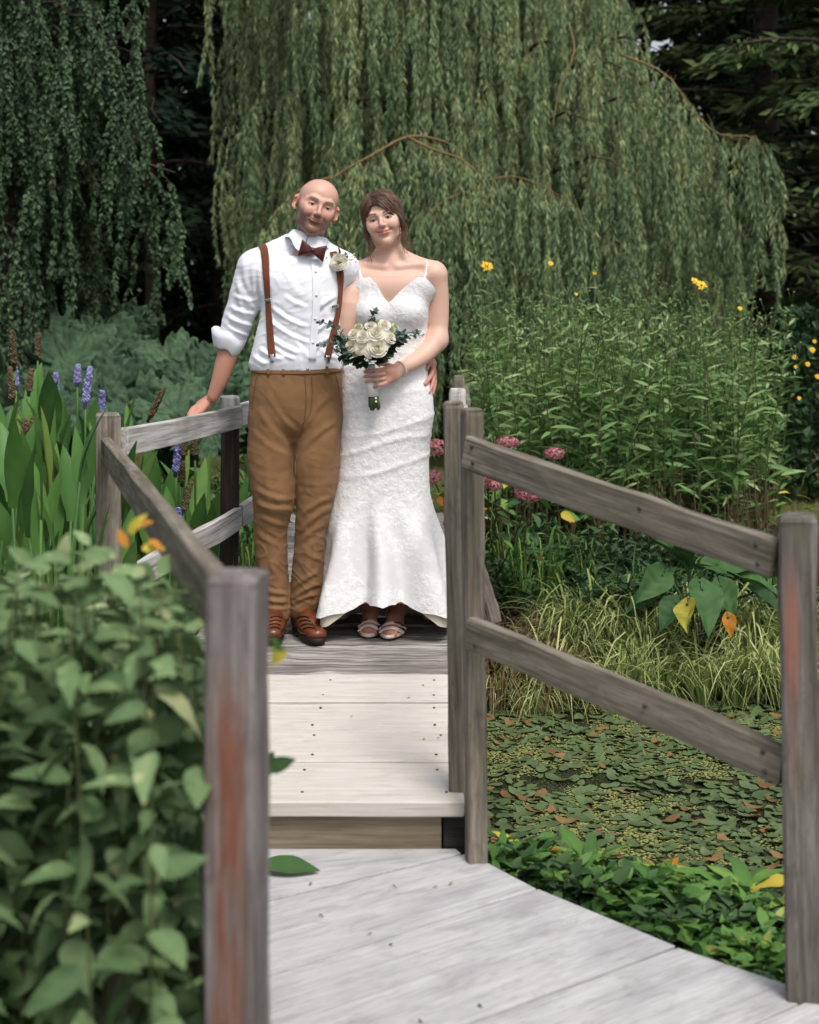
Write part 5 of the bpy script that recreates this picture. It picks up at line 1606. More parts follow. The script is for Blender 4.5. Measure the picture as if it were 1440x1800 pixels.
# ---- sandals
M_SANDAL = mat_plain('sandal_strap', (0.66, 0.56, 0.50), 0.35, 0.4, 0.06, 40)
M_NUDE = mat_plain('sandal_heel', (0.50, 0.36, 0.25), 0.5, 0.3, 0.1)
for fi, (A, T_, d, s) in enumerate(woman_body.feet):
    L = np.linalg.norm(d[:2]); dh = d / np.linalg.norm(d); flat = np.array([d[0], d[1], 0]); flat /= np.linalg.norm(flat)
    zf = float(deck_z(T_[1]))
    n = 40; a = np.linspace(0, 2 * np.pi, n, endpoint=False)
    tip = T_ + flat * 0.034
    rows = []
    cc = T_ - flat * 0.045
    ca, sa = np.cos(a), np.sin(a)
    for z, q in ((0.001, 0.95), (0.004, 1.0), (0.012, 1.0), (0.015, 0.92), (0.016, 0.5)):
        rows.append(cc[None] + np.outer(ca * 0.082 * q, flat) + np.outer(sa * (0.0425 * q) * (1 - 0.12 * ca), s) + np.array([0, 0, zf + z - cc[2]]))
    sh = loc_mesh('sandal', np.concatenate(rows), [grid_faces(n, 5, True), np.arange(n)[::-1][None], (np.arange(n) + 160)[None]], M_SANDAL, bride)
    # arch up to the heel seat
    hl = np.array([A[0], A[1], 0]) + np.array([0, 0.03, 0]) 
    hz = max(A[2] - 0.035, zf + 0.05)
    pts = spline(np.array([T_ * [1, 1, 0] - flat * 0.10 * np.array([1, 1, 0]) + [0, 0, zf + 0.012], (T_ * [1, 1, 0] - flat * 0.10 + hl) / 2 + [0, 0, (zf + hz) / 2], hl + [0, 0, hz]]), 8)
    V, F = tube(pts, 0.027, 10, flat=0.25); loc_mesh('insole', V, F, M_NUDE, sh)
    V, F = tube([hl + [0, 0, hz], hl + [0.003, 0.006, zf + 0.002]], [0.026, 0.021], 12); loc_mesh('heel', V, F, M_NUDE, sh)
    # two straps across the toes and one round the ankle
    paths = ([[(630, 1111), (639, 1102), (652, 1100), (667, 1108)], [(631, 1103), (642, 1093), (656, 1093), (667, 1100)]],
             [[(667, 1113), (677, 1106), (694, 1105), (711, 1114)], [(668, 1107), (680, 1097), (697, 1096), (713, 1107)]])[fi]
    for path in paths:
        V, F = surf_strip(fw, path, 0.016, 0.0035, 18, 0.0015); loc_mesh('strap', V, F, M_SANDAL, sh)
    q = [(637, 1096), (642, 1092.5), (647, 1092)] if fi == 0 else [(692, 1096), (699, 1096.5), (705, 1100)]
    V, F = surf_strip(fw, q, 0.010, 0.003, 8, 0.0055); loc_mesh('buckle', V, F, M_GOLD, sh)
    a = np.linspace(0, 2 * np.pi, 24)
    cA = A + np.array([0, 0.01, 0.022])
    V, F = tube(cA + np.stack([np.cos(a) * 0.0345, np.sin(a) * 0.040, 0.006 * np.sin(a)], 1), 0.0042, 6, flat=0.5)
    loc_mesh('ankle_strap', V, F, M_SANDAL, sh)

# =================================================================== flowers they carry
M_PETAL = mat_leaf('rose_petal', (0.70, 0.64, 0.44), (0.86, 0.83, 0.72), None, 0.3, 0.55, 0.2)
M_EUC = mat_leaf('eucalyptus_leaf', (0.05, 0.095, 0.075), (0.17, 0.25, 0.21), None, 0.15, 0.5, 0.3)
M_DKLEAF = mat_leaf('dark_leaf', (0.008, 0.022, 0.010), (0.03, 0.07, 0.025), None, 0.1, 0.35, 0.5)
M_GREEN = mat_leaf('stem_green', (0.06, 0.09, 0.03), (0.14, 0.19, 0.07), None, 0.1, 0.5, 0.3)
M_RIBBON = mat_cloth('ribbon', (0.82, 0.81, 0.80), (0.76, 0.75, 0.74), 500, 0.5, 0.1)
def rose_mesh(name, mat, seed, open_=1.0):
    """layered petals about +z, radius about 1"""
    r = np.random.default_rng(seed); mb = MB()
    layers = [(3, 0.20, 0.95, 1.2, 0.10), (4, 0.34, 0.90, 1.15, 0.22), (5, 0.52, 0.80, 1.05, 0.40), (6, 0.74, 0.62, 1.0, 0.60), (6, 0.92, 0.40, 0.95, 0.82)]
    for li, (n, rad, h, wd, opn) in enumerate(layers):
        for k in range(n):
            a0 = 2 * np.pi * (k + 0.5 * li) / n + r.normal(0, 0.12)
            U, Vv = np.meshgrid(np.linspace(-1, 1, 6), np.linspace(0, 1, 6))
            half = wd * np.pi / n * 1.15
            ang = a0 + U * half * (0.35 + 0.65 * Vv ** 0.6)
            lift = h * (Vv ** 0.9) * (1 - 0.12 * U ** 2) - 0.10 * opn * open_ * Vv ** 4
            rr_ = rad * (0.28 + 0.72 * Vv ** 0.8) * open_ ** 0.5 + 0.20 * opn * open_ * Vv ** 3 - 0.05 * U ** 2 * Vv + r.normal(0, 0.015)
            z = lift - 0.35
            V = np.stack([np.cos(ang) * rr_, np.sin(ang) * rr_, z], -1).reshape(-1, 3)
            mb.add(V, grid_faces(6, 6), np.clip(0.55 + 0.25 * opn + 0.1 * r.normal() + 0.15 * Vv.ravel(), 0, 1))
    return mb.mesh(name, mat)
def place(name, me, parent, p, direction, s, roll=0.0):
    b_ = basis(direction, roll)
    Rm = Matrix(np.stack([b_[:, 0], b_[:, 2] * -1, b_[:, 1]], 1).tolist()).to_4x4()
    M = Matrix.Translation(Vector(p)) @ Rm @ Matrix.Scale(s, 4)
    return link(name, me, parent, M)
ROSE = [rose_mesh('rose', M_PETAL, k, 1.0) for k in range(3)]
BUD = rose_mesh('rose_bud', mat_leaf('bud_petal', (0.42, 0.46, 0.22), (0.74, 0.76, 0.55), None, 0.25, 0.55, 0.2), 9, 0.55)
RND = leaf_t(0.95, 4, 0.1, 0.05, 0.8, 0.2)
LNG = leaf_t(0.34, 5, 0.2, 0.15, 1.0)

bq = B(655, 605, -0.2)
bouquet = empty('bouquet', tuple(bq), 'round bouquet of cream roses with eucalyptus sprigs held by the woman', 'bouquet')
r = np.random.default_rng(11)
bc = B(655, 604, -0.185)
fl = [(661.5, 585, 15.5, 0), (664, 610, 17.5, 1), (638, 591, 12, 2), (687, 594, 10.5, 0), (617, 607, 12.5, 1), (676, 570, 11, 2), (652, 572, 10, 0), (634, 613, 11, 2), (622, 587, 11, 1), (650, 620, 10, 0)]
for x, y, rad, k in fl:
    q = B(x, y, -0.2); off = (q - bc); off[1] = 0
    dep_ = -0.195 - 0.085 * math.sqrt(max(0.0, 1 - (np.linalg.norm(off) / 0.125) ** 2))
    p_ = B(x, y, dep_); d_ = (p_ - (bc + np.array([0, 0.06, -0.05])))
    place('rose', ROSE[k], bouquet, p_, d_, rad * pb * 0.98, r.uniform(0, 6))
for x, y, rad in ((630, 574, 8), (643, 578, 7), (688, 579, 8), (697, 586, 7), (610, 596, 8), (606, 611, 8), (640, 602, 7), (681, 605, 7), (664, 567, 7), (695, 573, 6.5), (624, 620, 8), (613, 620, 6)):
    q = B(x, y, -0.2); off = (q - bc); off[1] = 0
    dep_ = -0.190 - 0.075 * math.sqrt(max(0.0, 1 - (np.linalg.norm(off) / 0.135) ** 2))
    p_ = B(x, y, dep_); d_ = (p_ - (bc + np.array([0, 0.05, -0.04])))
    place('rose_bud', BUD, bouquet, p_, d_, rad * pb * 1.25, r.uniform(0, 6))
def sprig(path, nl, ls, mat=M_EUC, tpl=RND):
    pts = spline(np.array(path), nl + 2)
    mb = MB(); Vt, Ft = tube(pts, np.linspace(0.0018, 0.0008, len(pts)), 4); mb.add(Vt, Ft, 0.3)
    t, N, Bb = frames(pts)
    for i in range(1, len(pts)):
        for sgn in (-1, 1):
            a_ = i * 1.3 + (0 if sgn > 0 else np.pi)
            out = math.cos(a_) * N[i] + math.sin(a_) * Bb[i]
            b_ = bases((out + 0.5 * t[i])[None], np.array([r.uniform(-0.8, 0.8)]))
            V, F = stamp(tpl[0], tpl[1], pts[i][None], b_, np.array([ls * (1.15 - 0.6 * i / len(pts))])); mb.add(V, F, r.uniform(0.2, 0.9))
    loc_mb('sprig', mb, mat, bouquet)
for a in ([(620, 605), (603, 590), (588, 575), (570, 568), (561, 566)], [(617, 612), (600, 606), (580, 604), (560, 606)], [(655, 575), (653, 560), (657, 550), (661, 546)], [(690, 590), (707, 586), (722, 585), (737, 583)],
          [(688, 600), (705, 597), (720, 590), (742, 590)], [(628, 618), (612, 617), (597, 612), (588, 617)]):
    sprig([B(x, y, -0.24 - 0.01 * i) for i, (x, y) in enumerate(a)], 9, 0.027)
for a in ([(680, 612), (695, 607), (706, 599), (714, 592)], [(676, 620), (690, 614), (700, 606)], [(622, 622), (608, 622), (597, 627)], [(630, 625), (615, 632), (603, 633)], [(645, 630), (632, 640), (625, 632)], [(668, 628), (680, 622), (688, 615)], [(612, 600), (598, 600), (590, 590)]):
    sprig([B(x, y, -0.23) for x, y in a], 5, 0.034, M_DKLEAF, RND)
mb = MB()
for i in range(46):
    a_ = r.uniform(0, 2 * np.pi); el_ = r.uniform(-0.2, 1.0)
    base_ = B(654 + r.normal(0, 9), 632 + r.normal(0, 5), -0.19 + r.normal(0, 0.02))
    d_ = np.array([math.cos(a_) * 1.1, -abs(math.sin(a_)) * 0.8 - 0.1, el_])
    V, F = stamp(LNG[0], LNG[1], base_[None], bases(d_[None], np.array([r.uniform(-1, 1)])), np.array([r.uniform(0.05, 0.08)])); mb.add(V, F, r.uniform(0, 0.9))
loc_mb('collar_leaves', mb, M_DKLEAF, bouquet)
ha, hb = B(650, 640, -0.178), B(655.5, 697, -0.178)
V, F = tube([ha, (ha + hb) / 2, hb], [0.0215, 0.0225, 0.024], 20); loc_mesh('handle_wrap', V, F, M_RIBBON, bouquet)
mb = MB()
for i in range(26):
    a_ = r.uniform(0, 6.28); q = 0.020 * math.sqrt(r.random())
    o_ = np.array([math.cos(a_) * q, math.sin(a_) * q, 0])
    e_ = B(657.5, 719, -0.178) + o_ * 1.25 + np.array([0, 0, r.uniform(-0.006, 0.008)])
    V, F = tube([B(655, 690, -0.178) + o_, e_], 0.0042, 6); mb.add(V, F, r.random())
loc_mb('stems', mb, M_GREEN, bouquet)
for x, y in ((660.5, 700), (661, 706)):
    loc_mesh('pearl_pin', IV * 0.005 + B(x, y, -0.206), IF, M_PEARL, bouquet)

p0, n0 = fs.hit([598], [461])
bt = empty('buttonhole', tuple(p0[0]), 'cream buttonhole flower with tiny white blooms pinned to the white shirt', 'buttonhole')
c_ = p0[0] + n0[0] * 0.02
place('flower', ROSE[1], bt, P(595, 461, c_[1] - 0.02), (-0.2, -1, 0.1), 0.034)
mb = MB()
for i in range(80):
    q = P(603 + r.normal(0, 9), 453 + r.normal(0, 5), c_[1] + r.uniform(-0.03, 0.02)); mb.add(IV * r.uniform(0.002, 0.004) + q, IF, r.uniform(0.6, 1))
loc_mb('tiny_blooms', mb, M_PETAL, bt)
mb = MB()
for i in range(14):
    d_ = np.array([r.normal(0, 0.8), -0.4, r.normal(0.1, 0.8)])
    V, F = stamp(RND[0], RND[1], P(600 + r.normal(0, 6), 456 + r.normal(0, 6), c_[1])[None], bases(d_[None], np.array([r.uniform(-1, 1)])), np.array([0.028])); mb.add(V, F, r.random())
loc_mb('leaves', mb, M_DKLEAF, bt)
V, F = tube([P(597, 466, c_[1] + 0.005), P(597.5, 490, c_[1] + 0.012)], [0.008, 0.006], 8); loc_mesh('stem', V, F, M_DKLEAF, bt)
# =================================================================== trees
M_BARK = mat_wood('bark', (0.022, 0.015, 0.011), (0.055, 0.038, 0.028), (0.10, 0.07, 0.052), (0.02, 0.018, 0.012), 0.4, bump=1.0, gscale=0.5)
M_BOUGH = mat_plain('willow_bough', (0.20, 0.14, 0.065), 0.75, 0.2, 0.3, 20)
M_TWIG = mat_plain('willow_twig', (0.17, 0.115, 0.045), 0.7, 0.25, 0.3, 20)
M_CON = mat_leaf('conifer_leaf', (0.006, 0.012, 0.008), (0.020, 0.036, 0.020), None, 0.08, 0.7, 0.12, rand=False)
M_CON2 = mat_leaf('evergreen_leaf', (0.013, 0.028, 0.013), (0.110, 0.160, 0.060), None, 0.1, 0.65, 0.15, rand=False)
M_BIRCH = mat_leaf('weeping_leaf', (0.026, 0.052, 0.026), (0.098, 0.155, 0.080), None, 0.15, 0.55, 0.3)
M_WIL = mat_leaf('willow_leaf', (0.056, 0.104, 0.046), (0.235, 0.335, 0.168), (0.38, 0.42, 0.18), 0.18, 0.5, 0.4)
DIA = diamond_t(0.34, 0.05)
NEE = diamond_t(0.16, 0.03)
WLF = diamond_t(0.155, 0.03)
OVL = diamond_t(0.62, 0.06)

def leaves_np(mb, pos, dirs, sizes, tpl, r, tint, rollsd=1.2):
    n = len(pos)
    V, F = stamp(tpl[0], tpl[1], pos, bases(dirs, r.normal(0, rollsd, n)), sizes)
    mb.add(V, F, np.repeat(np.clip(tint, 0, 1), len(tpl[0])))

def conifer(name, label, base, H, rad, z0, mat, seed, n_br=60, per=110, leaf=0.2, droop=0.35, trunk_r=0.16, tpl=DIA, group=None, flat=0.25, tip=0.0, cat='tree'):
    """trunk, limbs and a crown of leafy sprays"""
    r = np.random.default_rng(seed)
    base = np.asarray(base, float)
    root = empty(name, tuple(base), label, cat, group)
    pts = np.array([(0.12 * math.sin(k * 1.7 + seed) * k / 6, 0.1 * math.cos(k * 1.3) * k / 6, H * k / 6) for k in range(7)])
    V, F = tube(pts, np.linspace(trunk_r, trunk_r * 0.25, 7), 10)
    link('trunk', mesh_np('trunk', V, F, M_BARK, tint=np.full(len(V), .5)), root, Matrix(), world=False)
    mb = MB(); lb = MB()
    for i in range(n_br):
        t = (i + r.random()) / n_br
        z = z0 + (H - z0) * t ** 0.9
        L = rad * (1 - 0.75 * t ** 1.3) * r.uniform(0.7, 1.1)
        az = i * 2.399 + r.normal(0, 0.3)
        k = np.linspace(0, 1, 6)
        d = np.array([math.cos(az), math.sin(az), 0])
        br = d[None] * (L * k)[:, None] + np.stack([0 * k, 0 * k, z + L * (0.12 * k - droop * k ** 2)], 1)
        br[:, :2] += r.normal(0, 0.03 * L, (6, 2)) * k[:, None]
        Vt, Ft = tube(br, np.linspace(0.035, 0.008, 6), 4); lb.add(Vt, Ft)
        n = int(per * (0.4 + L / rad))
        u_ = r.random(n) ** 0.6
        side = r.normal(0, 0.16 * L, n) * (0.3 + u_ * (1.1 - 0.6 * u_))
        s = np.array([-d[1], d[0], 0])
        pos = np.stack([np.interp(u_, k, br[:, c]) for c in range(3)], 1) + s[None] * side[:, None]
        clump = np.array([mnoise.noise(Vector((p[0] * 2.1 + seed, p[1] * 2.1, p[2] * 2.8))) for p in pos])
        pos[:, 2] += r.normal(0, flat * 0.35 * L * 0.35, n) - 0.25 * np.abs(side)
        keep = clump > -0.22
        dirs = d[None] * 0.8 + s[None] * (np.sign(side) * 0.8)[:, None] + np.stack([0 * u_, 0 * u_, -0.35 + r.normal(0, 0.35, n)], 1)
        tint = 0.30 + 0.5 * clump + 0.18 * r.normal(0, 1, n) + 0.25 * u_ + tip * u_
        leaves_np(mb, pos[keep], dirs[keep], leaf * r.uniform(0.6, 1.25, keep.sum()), tpl, r, tint[keep])
    link('limbs', lb.mesh('limbs', M_BARK), root, world=False)['kind'] = 'stuff'
    link('crown', mb.mesh('crown', mat, smooth=False), root, world=False)['kind'] = 'stuff'
    return root

def gz(x, y): return float(ground_h(x, y))
def gpt(px, d):
    x = (px - 720) * d / FPX
    return (x, d, gz(x, d))

# far belt of dark woodland that closes the view
def woodland():
    r = np.random.default_rng(21); mb = MB()
    n = 60000
    az = r.uniform(-0.52, 0.52, n); dist = r.uniform(25, 31, n)
    z = 14.5 * r.random(n) ** 0.9
    X = np.tan(az) * dist
    pos = np.stack([X, dist, z], 1)
    cl = np.array([mnoise.noise(Vector((p[0] * 0.7, p[1] * 0.5, p[2] * 0.8))) for p in pos])
    top = 9.5 + 3.0 * np.sin(X * 0.9) + 1.8 * np.sin(X * 2.1 + 1)
    keep = (cl > np.where(z > 3.8, -0.40, -2)) & (z < top)
    pos = pos[keep]; m_ = len(pos)
    leaves_np(mb, pos, r.normal(0, 1, (m_, 3)) + np.array([0, -0.4, -0.5]), r.uniform(0.45, 0.9, m_), DIA, r, 0.35 + 0.6 * cl[keep] + 0.15 * r.normal(0, 1, m_))
    # trunks within the mass
    for k in range(34):
        x = r.uniform(-13, 13); y = r.uniform(26, 31)
        Vt, Ft = tube(np.array([(x, y, 0), (x + r.normal(0, .2), y, 5), (x + r.normal(0, .4), y, 11)]), [0.2, 0.16, 0.06], 6); mb.add(Vt, Ft, 0.1)
    props(link('woodland', mb.mesh('woodland', M_CON, smooth=False)), 'dark far woodland closing the view behind the garden trees', 'woodland', kind='stuff')
woodland()

G_CON = 'dark conifers behind the willow'
conifer('conifer_tree', 'tall dark conifer with a bare brown trunk left of the willow', gpt(268, 18.5), 12, 2.3, 2.6, M_CON, 1, 74, 150, 0.22, 0.35, 0.12)
conifer('conifer_tree', 'dark conifer standing between the weeping birch and the brown trunk', gpt(150, 21), 12, 3.0, 0.6, M_CON, 2, 70, 150, 0.25, 0.4, 0.2)
conifer('conifer_tree', 'dark conifer with low drooping boughs just left of the willow curtain', gpt(395, 20.5), 12, 2.6, 0.3, M_CON, 3, 80, 150, 0.24, 0.45, 0.2)
conifer('conifer_tree', 'dark conifer at the far left edge behind the weeping birch', gpt(-60, 19), 12, 2.8, 0.3, M_CON, 4, 70, 140, 0.24, 0.4, 0.2)
conifer('conifer_tree', 'dark conifer hidden deep behind the middle of the willow', gpt(640, 22), 12.5, 3.2, 0.3, M_CON, 5, 60, 130, 0.27, 0.4, 0.2)
conifer('conifer_tree', 'dark conifer hidden behind the right half of the willow', gpt(960, 21.5), 12.5, 3.2, 0.3, M_CON, 6, 60, 130, 0.27, 0.4, 0.2)
conifer('evergreen_tree', 'broad dark evergreen with layered boughs right of the willow', gpt(1350, 18.5), 12, 3.1, 0.4, M_CON2, 7, 84, 190, 0.22, 0.22, 0.22, flat=0.18)
conifer('evergreen_tree', 'dark evergreen with pale tips at the upper right edge', gpt(1500, 16.5), 11, 2.6, 0.5, M_CON2, 8, 70, 170, 0.2, 0.25, 0.2, flat=0.18)
conifer('evergreen_tree', 'dark evergreen close behind the right flank of the willow', gpt(1190, 21), 11.0, 2.7, 0.3, M_CON, 9, 70, 150, 0.25, 0.3, 0.2)

# ---- weeping trees: hanging strands
def strand_mesh(name, L, mat, seed, leaf, tpl, spacing, spread, side=0, out=0.25, twig=0.0024, twig_mat=None):
    """a hanging twig from its attachment, arching out a little along +x and falling to -z"""
    r = np.random.default_rng(seed); mb = MB()
    def one(p0, L, out, ph):
        k = np.linspace(0, 1, 14)
        x = out * (1 - np.exp(-5 * k)) + 0.04 * np.sin(k * 6 + ph) * k
        y = 0.05 * np.sin(k * 5 + ph * 2) * k
        z = 0.16 * out * np.sin(np.minimum(k * 6, np.pi)) - L * k ** 1.08
        pts = p0 + np.stack([x * math.cos(ph * 0) , y, z], 1)
        Vt, Ft = tube(pts, np.linspace(twig, twig * 0.35, 14), 3); mb.add(Vt, Ft, 0.5, 1)
        n = int(L / spacing)
        u_ = np.sort(r.uniform(0.06, 1.0, n))
        pos = np.stack([np.interp(u_, k, pts[:, c]) for c in range(3)], 1)
        a = r.uniform(0, 2 * np.pi, n)
        dirs = np.stack([np.cos(a) * spread, np.sin(a) * spread, -np.ones(n) + r.normal(0, 0.25, n)], 1)
        tint = 0.42 + 0.24 * r.normal(0, 1, n) + 0.10 * (1 - u_)
        leaves_np(mb, pos, dirs, leaf * r.uniform(0.6, 1.2, n), tpl, r, tint, 1.6)
        return pts
    pts = one(np.zeros(3), L, out, r.uniform(0, 6))
    for q in range(side):
        i = r.integers(2, 9)
        one(pts[i] , L * r.uniform(0.3, 0.65), r.uniform(-0.16, 0.16), r.uniform(0, 6))
    # second material slot for the twig
    return mb.mesh(name, [mat, twig_mat or M_TWIG], smooth=False)

def bake(mb, me, M, dt):
    n = len(me.vertices); V = np.empty(n * 3); me.vertices.foreach_get('co', V); V = V.reshape(-1, 3)
    V = V @ np.array(M.to_3x3()).T + np.array(M.translation)
    T = np.empty(n); me.attributes['tint'].data.foreach_get('value', T)
    np_ = len(me.polygons); st = np.empty(np_, int); tot = np.empty(np_, int); me.polygons.foreach_get('loop_start', st); me.polygons.foreach_get('loop_total', tot)
    lv = np.empty(len(me.loops), int); me.loops.foreach_get('vertex_index', lv)
    mi = np.empty(np_, int); me.polygons.foreach_get('material_index', mi)
    off = mb.n; first = True
    for k in np.unique(tot):
        for m_ in np.unique(mi):
            s = (tot == k) & (mi == m_)
            if not s.any(): continue
            f = lv[st[s][:, None] + np.arange(k)[None]]
            mb.F.append(f + off); mb.I.append(np.full(len(f), m_))
    mb.V.append(V); mb.T.append(np.clip(T + dt, 0, 1)); mb.n += n

def willow():
    r = np.random.default_rng(5)
    bx, by = 0.75, 16.3
    root = empty('willow_tree', (bx, by, gz(bx, by)), 'big weeping willow with long hanging curtains of grey green leaves', 'tree')
    zb = gz(bx, by)
    W = lambda p: np.asarray(p, float) - np.array([bx, by, zb])
    V, F = tube(spline(np.array([(0, 0, -0.3), (0.1, 0, 1.5), (-0.05, 0, 3.2), (0.1, 0.1, 4.6)]), 12), np.linspace(0.34, 0.2, 12), 12)
    link('trunk', mesh_np('trunk', V, F, M_BARK, tint=np.full(len(V), .5)), root, world=False)
    protos = {}
    for i, L in enumerate((0.9, 1.2, 1.6, 1.9, 2.2, 2.6, 3.0)):
        protos[i] = [strand_mesh('hanging_branch', L, M_WIL, 50 + i * 3 + j, 0.090, WLF, 0.0082, 0.42, 2, 0.16) for j in range(2)]
    Ls = [0.9, 1.2, 1.6, 1.9, 2.2, 2.6, 3.0]
    # dome: radius as a function of height
    def rad(z): return float(np.interp(z, [0, 2.4, 3.0, 3.8, 4.75, 5.6, 6.3], [3.05, 3.1, 2.95, 2.55, 1.95, 1.2, 0.3]))
    spots = []
    limbs = []
    for i in range(48):
        az = R(-90) + R(110) * (2 * (i + 0.5) / 48 - 1) + r.normal(0, 0.05)
        dv = np.array([math.cos(az), math.sin(az)])
        lft_ = smoothstep(0.25, -0.45, dv[0])
        ztop = [5.9, 5.1, 4.3, 3.6, 2.9][i % 5] + r.normal(0, 0.15) + lft_ * [1.6, 1.0, 0.6, 0.3, 0.0][i % 5]
        rr_ = rad(ztop - 0.35) * r.uniform(0.92, 1.03)
        rr_ = rr_ * (1 - lft_) + lft_ * 2.85 * r.uniform(0.9, 1.03)
        k = np.linspace(0, 1, 10)
        z0 = min(ztop - 0.6, 3.6)
        pts = np.stack([dv[0] * rr_ * k ** 0.9, dv[1] * rr_ * k ** 0.9, z0 + (ztop - z0) * np.sin(np.minimum(k * 1.25, 1) * np.pi / 2) - 0.55 * np.maximum(k - 0.75, 0) ** 1.5 * 3], 1)
        pts += r.normal(0, 0.03, pts.shape) * k[:, None]
        limbs.append(pts)
        nst = 26
        for j in range(nst):
            u_ = 0.30 + 0.70 * (j + r.random()) / nst
            p_ = np.array([np.interp(u_, k, pts[:, c]) for c in range(3)])
            sd = np.array([-dv[1], dv[0]])
            p_[:2] += sd * r.normal(0, 0.20) * (0.4 + u_)
            p_[2] += r.normal(0, 0.08)
            room = p_[2] - 0.12
            spots.append((p_, az + r.normal(0, 0.7), room, u_))
    mbl = MB()
    for pts in limbs:
        Vt, Ft = tube(pts, np.linspace(0.05, 0.004, 10), 6); mbl.add(Vt, Ft)
    # nearest first: those become separate hanging branches, the rest one mass
    spots.sort(key=lambda s: (s[0][1] + by) + r.normal(0, 0.4))
    # a lower tier in front: an arching bare bough with its own curtain
    bough = spline(np.array([W(P(820, 268, 14.3)), W(P(770, 246, 13.9)), W(P(716, 240, 13.6)), W(P(655, 272, 13.4)), W(P(592, 308, 13.3)), W(P(540, 352, 13.3))]), 14)
    bough2 = spline(np.array([W(P(716, 240, 13.6)), W(P(760, 262, 13.4)), W(P(812, 280, 13.3)), W(P(845, 312, 13.2)), W(P(850, 335, 13.2))]), 10)
    bough3 = spline(np.array([W(P(845, 320, 13.2)), W(P(900, 310, 13.2)), W(P(950, 325, 13.1)), W(P(985, 345, 13.1))]), 10)
    bough4 = spline(np.array([W(P(835, 330, 13.2)), W(P(790, 348, 13.1)), W(P(755, 375, 13.0)), W(P(742, 420, 13.0))]), 10)
    bough5 = spline(np.array([W(P(592, 308, 13.3)), W(P(530, 330, 13.2)), W(P(490, 380, 13.2)), W(P(472, 440, 13.2))]), 10)
    bough6 = spline(np.array([W(P(1000, 40, 13.9)), W(P(1010, 90, 13.6)), W(P(985, 150, 13.5)), W(P(970, 230, 13.4))]), 10)
    bough7 = spline(np.array([W(P(1090, 95, 14.2)), W(P(1170, 130, 14.2)), W(P(1215, 190, 14.2)), W(P(1262, 235, 14.1)), W(P(1320, 240, 14.0)), W(P(1338, 265, 14.0))]), 14)
    front = []
    for b_, w_, num in ((bough, 0.017, 60), (bough2, 0.014, 44), (bough3, 0.009, 30), (bough4, 0.009, 22), (bough5, 0.010, 30), (bough7, 0.013, 40)):
        Vt, Ft = tube(b_, np.linspace(w_, w_ * 0.45, len(b_)), 6); link('bough', mesh_np('bough', Vt, Ft, M_BOUGH), root, world=False)
        for j in range(num):
            i_ = r.integers(1, len(b_))
            p_ = b_[i_] + r.normal(0, 0.05, 3) * [1.6, 1, 0.5]
            front.append((p_, R(-90) + r.normal(0, 1.2), min(p_[2] - 0.1, r.uniform(0.8, 2.4)), 1.0))
    Vt, Ft = tube(bough6, np.linspace(0.009, 0.005, 10), 6); link('bough', mesh_np('bough', Vt, Ft, M_BOUGH), root, world=False)
    link('limbs', mbl.mesh('limbs', M_BARK), root, world=False)['kind'] = 'stuff'
    rest = MB(); cnt = 0
    for s_ in front + spots:
        p_, az, room, u_ = s_
        lim = max(room, 0.9) if room < 3.4 else (2.3 if r.random() < 0.75 else 3.0)
        cand = [i for i, L in enumerate(Ls) if L <= lim]
        i = cand[min(len(cand) - 1, int(len(cand) * r.random() ** (0.5 if room < 3.4 else 0.8)))]
        me = protos[i][r.integers(0, 2)]
        M = Matrix.Translation(Vector(p_)) @ Matrix.Rotation(az, 4, 'Z') @ Matrix.Diagonal((1, 1, r.uniform(0.88, 1.08), 1))
        if cnt < 300:
            o = bpy.data.objects.new('hanging_branch', me); COL.objects.link(o); o.parent = root; o.matrix_basis = M
            cnt += 1
        else:
            bake(rest, me, M, r.normal(0, 0.10))
    link('hanging_branches', rest.mesh('hanging_branches', [M_WIL, M_TWIG], smooth=False), root, world=False)['kind'] = 'stuff'
willow()

